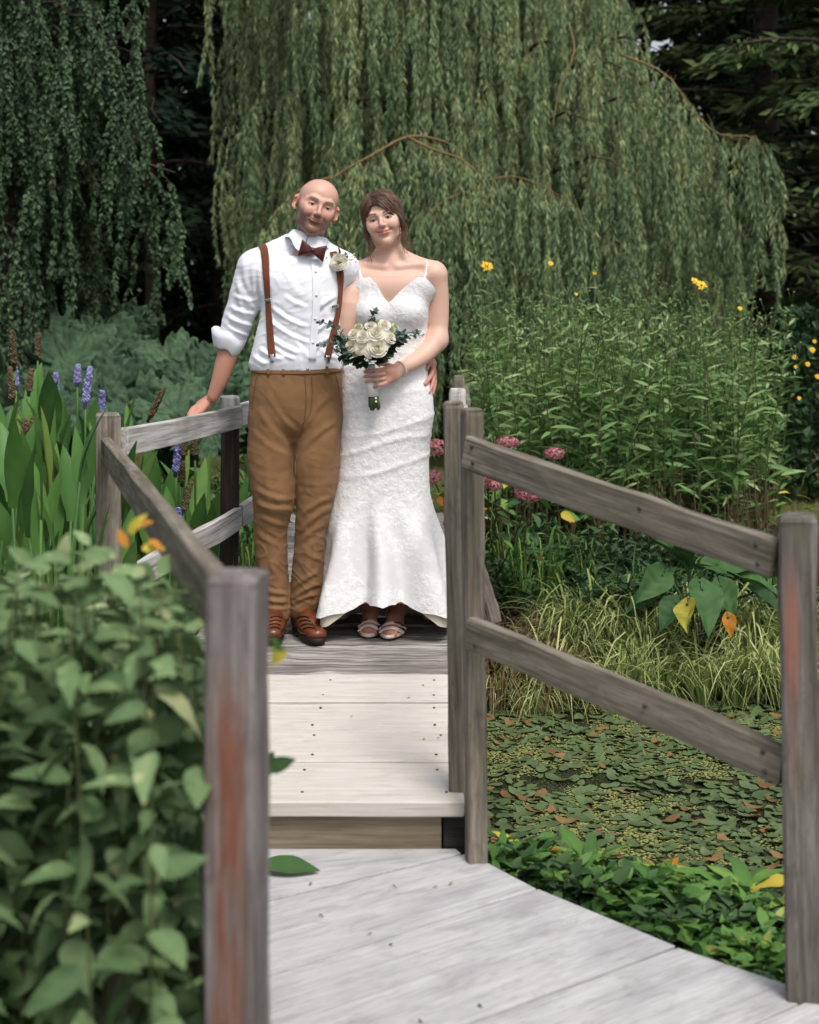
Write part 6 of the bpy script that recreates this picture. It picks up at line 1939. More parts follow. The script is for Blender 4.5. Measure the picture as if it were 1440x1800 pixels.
def weeping_birch():
    r = np.random.default_rng(8)
    bx, by = -3.55, 12.2
    zb = gz(bx, by)
    root = empty('weeping_tree', (bx, by, zb), 'weeping small leaved tree hanging in dark green veils at the left edge', 'tree')
    V, F = tube(spline(np.array([(0, 0, -0.3), (0.1, 0, 2), (0.0, 0.1, 4), (0.1, 0, 6.5)]), 10), np.linspace(0.18, 0.06, 10), 10)
    link('trunk', mesh_np('trunk', V, F, M_BARK, tint=np.full(len(V), .5)), root, world=False)
    pr = [strand_mesh('hanging_branch', L, M_BIRCH, 90 + i, 0.050, OVL, 0.0058, 0.75, 4, 0.22, 0.003, M_BARK) for i, L in enumerate((0.8, 1.1, 1.4, 1.8))]
    mbl = MB(); rest = MB(); spots = []
    for i in range(40):
        z = 1.9 + 4.2 * ((i * 0.618) % 1.0)
        rr_ = np.interp(z, [1.5, 2.5, 3.4, 4.5, 6.2], [1.15, 1.45, 1.55, 1.25, 0.75]) * r.uniform(0.8, 1.05)
        az = R(-110) + r.uniform(-1, 1) * R(115)
        k = np.linspace(0, 1, 8); dv = np.array([math.cos(az), math.sin(az)])
        pts = np.stack([dv[0] * rr_ * k, dv[1] * rr_ * k, z - 0.5 + 0.5 * np.sin(k * 2.2) ], 1)
        Vt, Ft = tube(pts, np.linspace(0.03, 0.007, 8), 5); mbl.add(Vt, Ft)
        for j in range(13):
            u_ = 0.25 + 0.75 * r.random()
            p_ = np.array([np.interp(u_, k, pts[:, c]) for c in range(3)]) + r.normal(0, 0.14, 3)
            spots.append((p_, az + r.normal(0, 0.8)))
    spots.sort(key=lambda s: s[0][1] - 0.5 * s[0][0])
    for c, (p_, az) in enumerate(spots):
        me = pr[r.integers(0, 4)]
        M = Matrix.Translation(Vector(p_)) @ Matrix.Rotation(az, 4, 'Z') @ Matrix.Diagonal((1, 1, r.uniform(0.85, 1.15), 1))
        if c < 160:
            o = bpy.data.objects.new('hanging_branch', me); COL.objects.link(o); o.parent = root; o.matrix_basis = M
        else: bake(rest, me, M, r.normal(0, 0.1))
    link('limbs', mbl.mesh('limbs', M_BARK), root, world=False)['kind'] = 'stuff'
    link('hanging_branches', rest.mesh('hanging_branches', [M_BIRCH, M_BARK], smooth=False), root, world=False)['kind'] = 'stuff'
weeping_birch()
# =================================================================== plants
M_PICK = mat_leaf('pickerel_leaf', (0.022, 0.074, 0.018), (0.098, 0.225, 0.050), (0.20, 0.28, 0.06), 0.18, 0.35, 0.45)
M_GUN = mat_leaf('gunnera_leaf', (0.012, 0.030, 0.015), (0.078, 0.135, 0.074), None, 0.05, 0.65, 0.3, vein=34)
M_SHRUB = mat_leaf('shrub_leaf', (0.038, 0.088, 0.032), (0.205, 0.305, 0.135), (0.42, 0.46, 0.24), 0.18, 0.5, 0.35)
M_SHSTEM = mat_plain('shrub_stem', (0.075, 0.095, 0.035), 0.7, 0.2, 0.3)
M_PEREN = mat_leaf('perennial_leaf', (0.050, 0.125, 0.032), (0.270, 0.430, 0.150), (0.42, 0.50, 0.27), 0.30, 0.4, 0.5)
M_DRYST = mat_plain('dry_stem', (0.085, 0.062, 0.032), 0.8, 0.15, 0.45, 8)
M_YELLOW = mat_plain('yellow_petal', (0.80, 0.50, 0.012), 0.5, 0.3, 0.1)
M_YCENT = mat_plain('flower_centre', (0.42, 0.20, 0.01), 0.8, 0.2, 0.2)
M_BLUE = mat_leaf('blue_floret', (0.05, 0.05, 0.16), (0.36, 0.35, 0.66), None, 0.1, 0.6, 0.2)
M_SEED = mat_leaf('seed_spike', (0.06, 0.042, 0.022), (0.17, 0.135, 0.075), None, 0.05, 0.8, 0.15)
M_SEDGE = mat_leaf('sedge_blade', (0.050, 0.095, 0.025), (0.33, 0.39, 0.13), (0.55, 0.55, 0.27), 0.15, 0.5, 0.3)
M_DRYGR = mat_leaf('dry_blade', (0.05, 0.035, 0.018), (0.22, 0.165, 0.085), None, 0.1, 0.75, 0.15)
M_HERB = mat_leaf('herb_leaf', (0.015, 0.040, 0.017), (0.080, 0.150, 0.056), None, 0.18, 0.45, 0.35)
M_ROS = mat_leaf('rosette_leaf', (0.028, 0.088, 0.020), (0.140, 0.285, 0.062), (0.32, 0.36, 0.08), 0.2, 0.4, 0.4, vein=60)
M_ARUM = mat_leaf('arum_leaf', (0.016, 0.050, 0.016), (0.066, 0.140, 0.046), None, 0.12, 0.5, 0.3)
M_YLEAF = mat_leaf('yellow_leaf', (0.16, 0.20, 0.04), (0.60, 0.47, 0.07), None, 0.2, 0.5, 0.3)
M_OLEAF = mat_leaf('orange_leaf', (0.28, 0.10, 0.015), (0.50, 0.22, 0.04), None, 0.2, 0.6, 0.2)
M_PAD = mat_leaf('pad_leaf', (0.036, 0.062, 0.022), (0.125, 0.175, 0.075), None, 0.05, 0.35, 0.5)
M_PADDRY = mat_leaf('pad_dry', (0.10, 0.055, 0.022), (0.24, 0.15, 0.065), None, 0.05, 0.55, 0.3)
M_PINK = mat_leaf('hydrangea_floret', (0.30, 0.085, 0.105), (0.66, 0.31, 0.34), None, 0.15, 0.6, 0.2)

def obj(name, me, parent, p, Rm=None, s=1.0):
    """child placed in its parent's own axes"""
    o = bpy.data.objects.new(name, me); COL.objects.link(o)
    if parent is not None: o.parent = parent
    M = Matrix(np.asarray(Rm).tolist()).to_4x4() if Rm is not None else Matrix()
    o.matrix_basis = Matrix.Translation(Vector(p)) @ M @ Matrix.Scale(s, 4)
    return o

def blade_mesh(name, mat, width, nseg, fold, droop, tip, base, wave, tint_edge=0.0, stalk=0.0, seed=0, mid=0.5, edge=None):
    TV, TF = leaf_t(width, nseg, fold, droop, tip, base, wave)
    r = np.random.default_rng(seed)
    TV = TV.copy()
    tint = np.full(len(TV), mid) + r.normal(0, 0.05, len(TV))
    tint[1::3] += 0.10
    if edge is not None:
        tint[0::3] = np.where(r.random(len(tint[0::3])) < edge, 0.95, tint[0::3]); tint[2::3] = np.where(r.random(len(tint[2::3])) < edge, 0.95, tint[2::3])
    mb = MB(); mb.add(TV, TF, np.clip(tint, 0, 1))
    if stalk:
        V, F = tube([(0, -stalk, 0.0), (0, 0.02, 0)], 0.012, 4); mb.add(V, F, mid)
    return mb.mesh(name, mat)

# ---- pickerelweed in the bog on the left
def pickerel():
    r = np.random.default_rng(31)
    leaf = [blade_mesh('leaf', M_PICK, w_, 8, 0.28, d_, 1.15, 0.45, 0.004, seed=i, mid=m_) for i, (w_, d_, m_) in enumerate(((0.24, 0.05, .4), (0.28, 0.12, .5), (0.22, 0.02, .6), (0.30, 0.2, .35), (0.20, 0.08, .66)))]
    V, F = tube([(0, 0, 0), (0, 0, 0.5), (0, 0, 1.0)], [0.010, 0.008, 0.006], 5)
    stalk = mesh_np('stalk', V, F, M_PICK, tint=np.full(len(V), 0.5))
    def spike_mesh(mat, seed, top):
        q = np.random.default_rng(seed); mb = MB()
        n = 130
        for i in range(n):
            t = i / n; a = i * 2.399
            rad = 0.0115 * (1 - 0.45 * t ** 3) * q.uniform(0.75, 1.2)
            c_ = np.array([math.cos(a) * rad, math.sin(a) * rad, t * 0.10])
            mb.add(IV * np.array([0.0048, 0.0048, 0.0038]) * q.uniform(0.8, 1.25) + c_, IF, q.uniform(0.1, 0.95))
        V, F = tube([(0, 0, -0.02), (0, 0, 0.1)], 0.008, 6); mb.add(V, F, 0.2)
        return mb.mesh('flower_spike', mat)
    blue = spike_mesh(M_BLUE, 1, 0); brown = spike_mesh(M_SEED, 2, 0)
    lab = 'clump of pickerelweed with tall lance leaves in the bog behind the left railing'
    def plant(x, y, n, hmin, hmax, sc=1.0):
        z = WATER_Z - 0.05
        root = empty('pickerelweed', (x, y, z), lab, 'water plant', 'pickerelweed behind the left railing', r.uniform(0, 6.28))
        for i in range(n):
            a = r.uniform(0, 2 * np.pi); h = r.uniform(hmin, hmax); ln = r.uniform(0.07, 0.24)
            top = np.array([math.cos(a) * ln * h, math.sin(a) * ln * h, h])
            b0 = np.array([math.cos(a) * 0.03, math.sin(a) * 0.03, 0])
            d = top - b0
            o = obj('stalk', stalk, root, b0, basis(d)[:, [0, 2, 1]] * np.array([1, -1, 1]), 1.0)
            o.matrix_basis = o.matrix_basis @ Matrix.Diagonal((1, 1, np.linalg.norm(d), 1))
            az = a + r.normal(0, 0.9)
            ld = np.array([math.cos(az) * r.uniform(0.02, 0.38), math.sin(az) * r.uniform(0.02, 0.38), r.uniform(0.8, 1.0)])
            obj('leaf', leaf[r.integers(0, 5)], root, top, basis(ld, r.normal(0, 1.3)), sc * r.uniform(0.23, 0.37))
        return root
    for (x, d) in [(30, 5.6), (95, 5.35), (150, 5.7), (10, 6.3), (75, 6.2), (135, 6.5), (215, 6.6), (40, 7.0), (110, 7.1), (175, 7.3), (245, 7.2), (300, 7.0), (20, 7.8), (90, 8.0), (160, 8.0), (230, 7.9),
                   (330, 6.7), (285, 6.35), (350, 7.5), (130, 5.1), (60, 4.9), (-10, 5.2), (370, 7.0), (270, 8.0), (-30, 6.0), (-40, 7.2)]:
        hm = 1.0 if x < 200 else (0.86 if x < 260 else 0.72)
        plant((x - 720) * d / FPX, d, 14 if d < 7.5 else 8, 0.42 * hm, 1.18 * hm * (1.08 if x < 90 else 1.0))
    # flower spikes standing where they do in the clump
    SPIKE = ['tallest brown seed spike at the top left edge of the pickerelweed', 'long brown seed spike below the tallest one at the left edge', 'blue flower spike beside a brown one at the left edge', 'slim brown seed spike right of the pair at the left edge',
             'short blue flower spike low in the leaves left of the corner post', 'shorter of the two tall blue spikes left of the corner post', 'largest blue flower spike left of the corner post', 'blue flower spike just above the top of the corner post',
             'upright brown seed spike low in the lance leaves at the left', 'leaning brown seed spike touching an upright one at the left', 'slanting brown seed spike over the upper left rail', 'large blue flower spike under the upper left rail',
             'brown seed spike just right of the blue spike under the rail', 'short brown seed spike directly below the blue spike under the rail', 'leaning brown seed spike near the lower left rail', 'small blue flower tip behind the sloping near left rail',
             'upright brown seed spike beside the dark left post', 'small faint blue spike behind the left leaves', 'thin brown seed spike behind the left leaves', 'distant brown seed spike below the gunnera leaves']
    for i_, (x, y, d, L, kind, tilt) in enumerate([(25, 640, 6.4, 60, 1, 4), (22, 700, 6.2, 55, 1, 5), (28, 678, 6.6, 34, 0, 3), (51, 688, 6.6, 40, 1, -6), (97, 720, 6.0, 30, 0, 2), (136, 672, 6.5, 32, 0, -2), (150, 706, 6.0, 62, 0, -8), (178, 724, 6.3, 38, 0, -3),
                           (45, 782, 5.6, 46, 1, 2), (52, 775, 5.7, 44, 1, -10), (264, 732, 6.6, 56, 1, -26), (309, 828, 5.9, 50, 0, -6), (323, 800, 6.2, 40, 1, -3), (320, 848, 6.0, 36, 1, 0), (322, 896, 5.8, 52, 1, -16), (313, 922, 5.7, 30, 0, 0), (343, 800, 6.4, 36, 1, 4), (98, 685, 6.8, 30, 0, 0), (90, 690, 7.2, 30, 1, -8), (66, 625, 7.3, 40, 1, -3)]):
        p = P(x, y, d); Lm = L * d / FPX
        root = empty('pickerel_flower', (p[0], p[1], WATER_Z), SPIKE[i_], 'flower', 'blue flower spikes by the left railing' if kind == 0 else 'brown seed spikes by the left railing')
        Rt = np.array(Matrix.Rotation(R(-tilt), 3, 'Y') @ Matrix.Rotation(r.uniform(0, 6), 3, 'Z'))
        o = obj('flower_spike', blue if kind == 0 else brown, root, (0, 0, p[2] - WATER_Z), Rt, 1.0)
        o.matrix_basis = o.matrix_basis @ Matrix.Diagonal((1.05, 1.05, Lm / 0.1, 1))
        st = spline(np.array([(r.normal(0, .05), 0.02, 0), (0, 0.01, (p[2] - WATER_Z) * 0.6), (0, 0, p[2] - WATER_Z)]), 8)
        V, F = tube(st, 0.0055, 5); obj('stalk', mesh_np('stalk', V, F, M_PICK, tint=np.full(len(V), 0.6)), root, (0, 0, 0))
pickerel()

# ---- gunnera
def gunnera():
    r = np.random.default_rng(41)
    def gl(seed):
        q = np.random.default_rng(seed)
        nA, nR = 150, 24
        a = np.linspace(0, 2 * np.pi, nA, endpoint=False)
        ph = np.abs(((a + np.pi) % (2 * np.pi)) - np.pi)
        lob = 0.74 + 0.26 * np.abs(np.cos(3.5 * a)) ** 0.7
        lob = lob * (1 + 0.07 * np.sin(23 * a) + 0.05 * np.sin(41 * a + 1))
        notch = 1 - 0.75 * np.exp(-((ph - np.pi) / 0.16) ** 2)
        V = [];
        for t in np.linspace(0.03, 1, nR):
            rr_ = t * (lob ** (t ** 1.5)) * notch ** t
            z = 0.28 * t ** 1.3 + (0.09 * np.cos(7 * a) + 0.06 * np.cos(21 * a + 3 * t) * (0.5 + 0.5 * np.sin(t * 26))) * t - 0.30 * t ** 4 * (0.4 + 0.6 * q.random()) + 0.02 * q.normal(0, 1, nA) * t
            V.append(np.stack([np.cos(a) * rr_, np.sin(a) * rr_, z], 1))
        V = np.concatenate(V)
        t_ = 0.50 + 0.30 * np.array([mnoise.noise(Vector(p) * 6) + 0.6 * mnoise.noise(Vector(p) * 17) for p in V])
        return mesh_np('leaf', V, grid_faces(nA, nR, True), M_GUN, tint=np.clip(t_, 0, 1))
    me = [gl(k) for k in range(4)]
    def plant(base, label, leaves):
        root = empty('gunnera', base, label, 'gunnera')
        for (x, y, d, s, tx, ty, rz) in leaves:
            p = P(x, y + 22, d) - np.array(base)
            Rt = np.array(Matrix.Rotation(R(tx), 3, 'X') @ Matrix.Rotation(R(ty), 3, 'Y') @ Matrix.Rotation(R(rz), 3, 'Z'))
            obj('leaf', me[r.integers(0, 4)], root, p, Rt, s)
            V, F = tube(spline(np.array([(r.normal(0, .1), 0.1, 0), p * [0.6, 0.6, 0.55] + [0, 0.1, 0], p]), 8), [0.035] * 4 + [0.025] * 4, 6)
            obj('stalk', mesh_np('stalk', V, F, M_GUN, tint=np.full(len(V), 0.35)), root, (0, 0, 0))
    d = 11.6
    b1 = (-2.75, 11.9, gz(-2.75, 11.9)); b2 = (-1.95, 11.6, gz(-1.95, 11.6))
    plant(b1, 'gunnera with huge puckered grey green leaves below the weeping tree at the left', [(120, 625, 11.4, 0.50, 52, 8, 0), (175, 610, 11.8, 0.44, 58, -12, 60), (60, 640, 11.8, 0.45, 55, 18, 140), (30, 600, 12.3, 0.4, 60, 20, 30), (185, 680, 11.0, 0.44, 48, -10, 200), (110, 690, 11.0, 0.40, 50, 5, 100), (215, 585, 12.2, 0.40, 66, -22, 20), (20, 680, 11.4, 0.4, 50, 12, 270)])
    plant(b2, 'gunnera with huge puckered leaves right behind the hand on the railing', [(300, 645, 11.4, 0.44, 54, 2, 30), (345, 660, 11.1, 0.40, 52, -16, 90), (260, 655, 11.5, 0.38, 55, 16, 210), (385, 690, 11.0, 0.38, 52, -20, 0), (310, 705, 10.8, 0.36, 46, 0, 120), (250, 700, 10.9, 0.34, 50, 12, 300), (415, 665, 11.6, 0.38, 60, -25, 160), (370, 735, 10.6, 0.32, 46, -6, 60)])
gunnera()

# ---- the shrub in front on the left
def front_shrub():
    r = np.random.default_rng(51)
    base = (-0.85, 2.75, gz(-0.85, 2.75))
    root = empty('shrub', base, 'out of focus leafy shrub with ovate green leaves crowding the near left corner', 'shrub')
    lm = [blade_mesh('leaf', M_SHRUB, w_, 7, 0.22, d_, 0.86, 0.25, 0.01, seed=i, mid=m_, edge=e_) for i, (w_, d_, m_, e_) in enumerate(((0.56, 0.25, .42, 0.03), (0.50, 0.4, .5, 0.12), (0.60, 0.15, .35, 0.0), (0.52, 0.5, .58, 0.35), (0.46, 0.3, .3, 0.0)))]
    tplV, tplF = leaf_t(0.54, 5, 0.2, 0.3, 0.86, 0.25)
    leaves = []; st = MB()
    def top_z(x, d):   # the outline of the shrub
        px = 720 + x / d * FPX
        py = np.interp(px, [-400, 0, 90, 180, 260, 320, 365], [1010, 1030, 1005, 1030, 1045, 1090, 1160])
        return CAMZ - (py - HORIZON) * d / FPX
    n = 0
    while n < 150:
        d = r.uniform(1.98, 3.15)
        px = r.uniform(-330, 372)
        x = (px - 720) * d / FPX
        if px > 350 and d < 2.25: continue
        h = top_z(x, d) + r.normal(0, 0.03)
        n += 1
        b0 = np.array([x + r.normal(0, 0.05), d + r.normal(0, 0.05), gz(x, d) - 0.03])
        t0 = np.array([x, d, h])
        if t0[2] < b0[2] + 0.2: continue
        pts = spline(np.array([b0, b0 * 0.45 + t0 * 0.55 + [r.normal(0, .03), r.normal(0, .03), 0], t0]), 14)
        V, F = tube(pts, np.linspace(0.0038, 0.0015, 14), 5); st.add(V - np.array(base), F)
        L = t0[2] - b0[2]; m_ = int(L / 0.066)
        az = r.uniform(0, 6.28)
        for k in range(m_):
            u_ = (k + 0.7) / m_
            p_ = np.array([np.interp(u_, np.linspace(0, 1, 14), pts[:, c]) for c in range(3)])
            for q in (0, 1):
                a = az + k * 1.571 + q * np.pi + r.normal(0, 0.3)
                up_ = r.uniform(-0.8, 0.6) if u_ < 0.93 else r.uniform(0.1, 0.9)
                dv = np.array([math.cos(a), math.sin(a), up_])
                ln = r.uniform(0.045, 0.095) * (0.8 if u_ > 0.93 else 1.0)
                px_ = 720 + (p_[0] + dv[0] * ln) / (p_[1] + dv[1] * ln) * FPX
                if px_ > 368 and p_[1] < 2.2: continue
                if px_ > 462: continue
                py_ = HORIZON + (CAMZ - p_[2]) / p_[1] * FPX
                if p_[1] < 2.32 and py_ > 1630 and abs(px_ - (178 + (1830 - py_) * 0.37)) < 38: continue
                leaves.append((p_ + dv * 0.012, dv, ln, r.normal(0, 0.5)))
    # a few sprigs crossing in front of the railing and beside the post
    leaves.sort(key=lambda q: q[0][1] + r.normal(0, 0.12) + (5 if (720 + q[0][0] / q[0][1] * FPX) < -10 or (HORIZON + (CAMZ - q[0][2]) / q[0][1] * FPX) > 1830 else 0))
    for p_, dv, ln, ro in leaves[:287]:
        obj('leaf', lm[r.integers(0, 5)], root, p_ - np.array(base), basis(dv, ro), ln)
    # autumn-tinted shoot tips rising in front of the corner post
    tips = [blade_mesh('leaf', m_, 0.5, 7, 0.25, 0.3, 0.9, 0.25, 0.02, seed=20 + i, mid=0.7, edge=e_) for i, (m_, e_) in enumerate(((M_OLEAF, 0.0), (M_YLEAF, 0.3), (M_SHRUB, 0.7)))]
    for (x, y, k, a, L) in ((157, 958, 2, 2.2, 42), (228, 938, 1, 1.1, 46), (222, 962, 0, 1.9, 38), (240, 925, 0, 0.6, 36), (205, 975, 2, 2.8, 44), (250, 965, 1, 0.2, 40), (110, 985, 2, 1.4, 50), (60, 990, 2, 2.4, 52), (195, 1010, 2, 0.4, 56), (262, 950, 0, -0.4, 34), (140, 1005, 2, 0.9, 55), (300, 1045, 2, 0.5, 50), (30, 1015, 2, 1.0, 54)):
        obj('leaf', tips[k], root, P(x, y, 2.35) - np.array(base), basis((math.cos(a), r.uniform(-0.6, 0.2), math.sin(a) * 0.8), r.normal(0, 0.5), (0, -0.6, 0.8)), L * 2.35 / FPX)
    for (x, y) in ((228, 935), (157, 965), (60, 1000)):
        t0 = P(x, y, 2.36); V, F = tube(spline(np.array([t0 + [0.02, 0.05, -0.45], t0 + [0.01, 0.02, -0.2], t0]), 8), 0.002, 5); st.add(V - np.array(base), F)
    rest = leaves[287:]
    mb = MB()
    V, F = stamp(tplV, tplF, np.array([q[0] for q in rest]) - np.array(base), bases(np.array([q[1] for q in rest]), np.array([q[3] for q in rest])), np.array([q[2] for q in rest]))
    mb.add(V, F, np.repeat(np.clip(0.42 + 0.2 * r.normal(0, 1, len(rest)), 0, 0.9), len(tplV)))
    link('leaves', mb.mesh('leaves', M_SHRUB), root, world=False)['kind'] = 'stuff'
    link('stems', st.mesh('stems', M_SHSTEM), root, world=False)['kind'] = 'stuff'
front_shrub()

# ---- tall yellow-flowered perennials behind the right railing
def perennials():
    r = np.random.default_rng(61)
    def stalk_mesh(seed, H, bare):
        q = np.random.default_rng(seed); mb = MB()
        lean = q.normal(0, 0.085, 2)
        k = np.linspace(0, 1, 12)
        pts = np.stack([lean[0] * H * k ** 2 + 0.02 * np.sin(k * 4 + seed), lean[1] * H * k ** 2, H * k], 1)
        V, F = tube(pts, np.linspace(0.0062, 0.0025, 12), 5)
        mb.add(V, F, 0.5, 1)
        n = int((1 - bare) * H / 0.030)
        u_ = np.linspace(bare, 0.985, n) + q.normal(0, 0.006, n)
        pos = np.stack([np.interp(u_, k, pts[:, c]) for c in range(3)], 1)
        a = np.arange(n) * 2.2 + q.normal(0, 0.5, n)
        dirs = np.stack([np.cos(a), np.sin(a), 0.55 + 0.35 * q.normal(0, 1, n)], 1)
        TV, TF = leaf_t(0.19, 4, 0.25, 0.22, 1.0, 0.1)
        size = 0.160 * q.uniform(0.6, 1.15, n) * np.interp(u_, [bare, bare + 0.15, 0.75, 1.0], [0.7, 1.1, 0.95, 0.38])
        V, F = stamp(TV, TF, pos, bases(dirs, q.normal(0, 0.5, n)), size)
        mb.add(V, F, np.repeat(np.clip(0.22 + 0.36 * u_ + 0.24 * q.normal(0, 1, n), 0, 1), len(TV)), 0)
        # a few withered leaves low on the stem
        for i in range(6):
            p_ = pts[q.integers(1, 4)]
            V, F = stamp(TV, TF, p_[None], bases(np.array([[q.normal(), q.normal(), -0.9]]), np.array([0.3])), np.array([0.09])); mb.add(V, F, 0.5, 2)
        # bud sprays at the top
        for i in range(q.integers(1, 4)):
            tp = pts[-1] + np.array([q.normal(0, 0.03), q.normal(0, 0.03), q.uniform(0.05, 0.16)])
            V, F = tube([pts[-1], tp], 0.0022, 3); mb.add(V, F, 0.6, 1)
            mb.add(IV * 0.0075 + tp, IF, 0.45, 0)
        return mb.mesh('perennial', [M_PEREN, M_SHSTEM, M_DRYST])
    protos = [stalk_mesh(100 + i, H, b_) for i, (H, b_) in enumerate(((1.25, .15), (1.35, .2), (1.45, .18), (1.5, .24), (1.55, .2), (1.6, .26), (1.3, .12), (1.4, .3), (1.05, .12), (1.15, .2)))]
    Hs = [1.25, 1.35, 1.45, 1.5, 1.55, 1.6, 1.3, 1.4, 1.05, 1.15]
    lab = 'leafy green stem of the tall perennial bed behind the right railing'
    n = 0
    while n < 260:
        d = r.uniform(8.3, 11.0); px = r.uniform(838, 1372)
        if px > 1340 and r.random() < 0.6: continue
        ty = np.interp(px, [838, 900, 1000, 1180, 1300, 1372], [555, 530, 528, 535, 545, 600]) + r.normal(22, 30) + (9.0 - d) * -6
        p = P(px, ty, d); zb = gz(p[0], d) - 0.02
        H = p[2] - zb
        if d < 8.9: H *= r.uniform(0.72, 0.95)
        i = int(np.argmin(np.abs(np.array(Hs) - H) + r.uniform(0, 0.15, 10)))
        o = obj('perennial', protos[i], None, (p[0], d, zb), np.array(Matrix.Rotation(r.uniform(0, 6.28), 3, 'Z')), 1.0)
        o.matrix_basis = o.matrix_basis @ Matrix.Diagonal((1, 1, H / Hs[i], 1))
        lr_ = 'left end' if px < 985 else ('right end' if px > 1215 else 'middle')
        fb = 'short leafy stem at the front of the' if d < 8.9 else ('tall budded stem rising above the' if ty < 535 else 'leafy stem standing deep in the')
        props(o, fb + ' ' + lr_ + ' of the tall perennial bed', 'perennial', 'green stems of the tall perennial bed')
        n += 1
    # dead stems at the foot of the bed
    mb = MB()
    for k in range(420):
        d = r.uniform(8.1, 10.0); px = r.uniform(850, 1350); x = (px - 720) * d / FPX; zb = gz(x, d)
        V, F = tube([(x, d, zb - 0.02), (x + r.normal(0, 0.04), d, zb + r.uniform(0.2, 0.6))], 0.0045, 3, cap=False); mb.add(V, F, 0.5)
    props(link('undergrowth', mb.mesh('undergrowth', M_DRYST)), 'brown dead stalks at the foot of the perennial bed', 'dead stalks', kind='stuff')
    # open flowers
    def daisy(seed):
        q = np.random.default_rng(seed); mb = MB()
        TV, TF = leaf_t(0.42, 4, 0.1, 0.12, 1.15, 0.3)
        for i in range(12):
            a = 2 * np.pi * i / 12 + q.normal(0, 0.08)
            V, F = stamp(TV, TF, np.zeros((1, 3)), bases(np.array([[math.cos(a), math.sin(a), 0.18 + q.normal(0, 0.12)]]), np.array([q.normal(0, 0.2)])), np.array([q.uniform(0.88, 1.08)])); mb.add(V, F, 0.5, 0)
        mb.add(IV * np.array([0.26, 0.26, 0.16]) + [0, 0, 0.04], IF, 0.5, 1)
        return mb.mesh('bloom', [M_YELLOW, M_YCENT])
    dz = daisy(1)
    for (x, y, rad, d, lab2) in [(856, 468, 12, 9.2, 'large open yellow daisy standing tallest at the left of the perennial bed'), (968, 463, 5.5, 9.4, 'small yellow flower on a tall bare stem near the middle of the bed'), (1045, 480, 4, 9.6, 'tiny yellow bud between the two tall yellow stems'),
                               (1013, 517, 3.5, 9.3, 'tiny yellow bud just above the leaves of the bed'), (1221, 493, 7, 9.3, 'smaller of the two yellow flowers close together at the right of the bed'), (1233, 501, 11, 9.25, 'larger of the two yellow flowers close together at the right of the bed'), (1301, 542, 5, 9.2, 'small yellow flower at the right end of the bed')]:
        p = P(x, y, d); zb = gz(p[0], d)
        root = empty('yellow_flower', (p[0], p[1], zb), lab2, 'flower')
        obj('bloom', dz, root, (0, 0, p[2] - zb), basis((0.25, 0.35, 0.4), 0.0, (0.1, -0.9, 0.5)), rad * d / FPX)
        V, F = tube(spline(np.array([(0.03, 0.02, 0), (0.02, 0.01, (p[2] - zb) * 0.5), (0, 0.004, p[2] - zb)]), 8), 0.0034, 5)
        obj('stem', mesh_np('stem', V, F, M_SHSTEM), root, (0, 0, 0))
    return dz
DAISY = perennials()

# bush with small yellow flowers at the far right
def yellow_bush():
    r = np.random.default_rng(71)
    bx, by = 3.15, 11.2; zb = gz(bx, by)
    root = empty('yellow_flower_bush', (bx, by, zb), 'dark bush dotted with small yellow flowers at the right edge', 'bush')
    mb = MB(); n = 3600
    a = r.uniform(0, 6.28, n); q = r.random(n) ** 0.4; z = 1.5 * r.random(n) ** 0.8
    rr_ = 0.50 * q * np.interp(z, [0, 0.5, 1.1, 1.5], [0.9, 1.1, 0.9, 0.4])
    pos = np.stack([np.cos(a) * rr_, np.sin(a) * rr_, z], 1)
    leaves_np(mb, pos, r.normal(0, 1, (n, 3)) + [0, 0, 0.3], r.uniform(0.05, 0.10, n), OVL, r, 0.4 + 0.2 * r.normal(0, 1, n))
    link('foliage', mb.mesh('foliage', M_HERB, smooth=False), root, world=False)['kind'] = 'stuff'
    for x, y, s in ((1397, 628, 5), (1428, 615, 6), (1399, 645, 4), (1420, 640, 5), (1437, 662, 5), (1405, 700, 4), (1432, 600, 4)):
        p = P(x, y, 10.75) - np.array([bx, by, zb]); obj('bloom', DAISY, root, p, basis((0, 0.4, 1), 0, (0, -1, 0.4)), s * 10.75 / FPX)
    V, F = tube([(0, 0, -0.05), (0.02, 0, 0.9)], [0.02, 0.008], 6); obj('stem', mesh_np('stem', V, F, M_SHSTEM), root, (0, 0, 0))
yellow_bush()

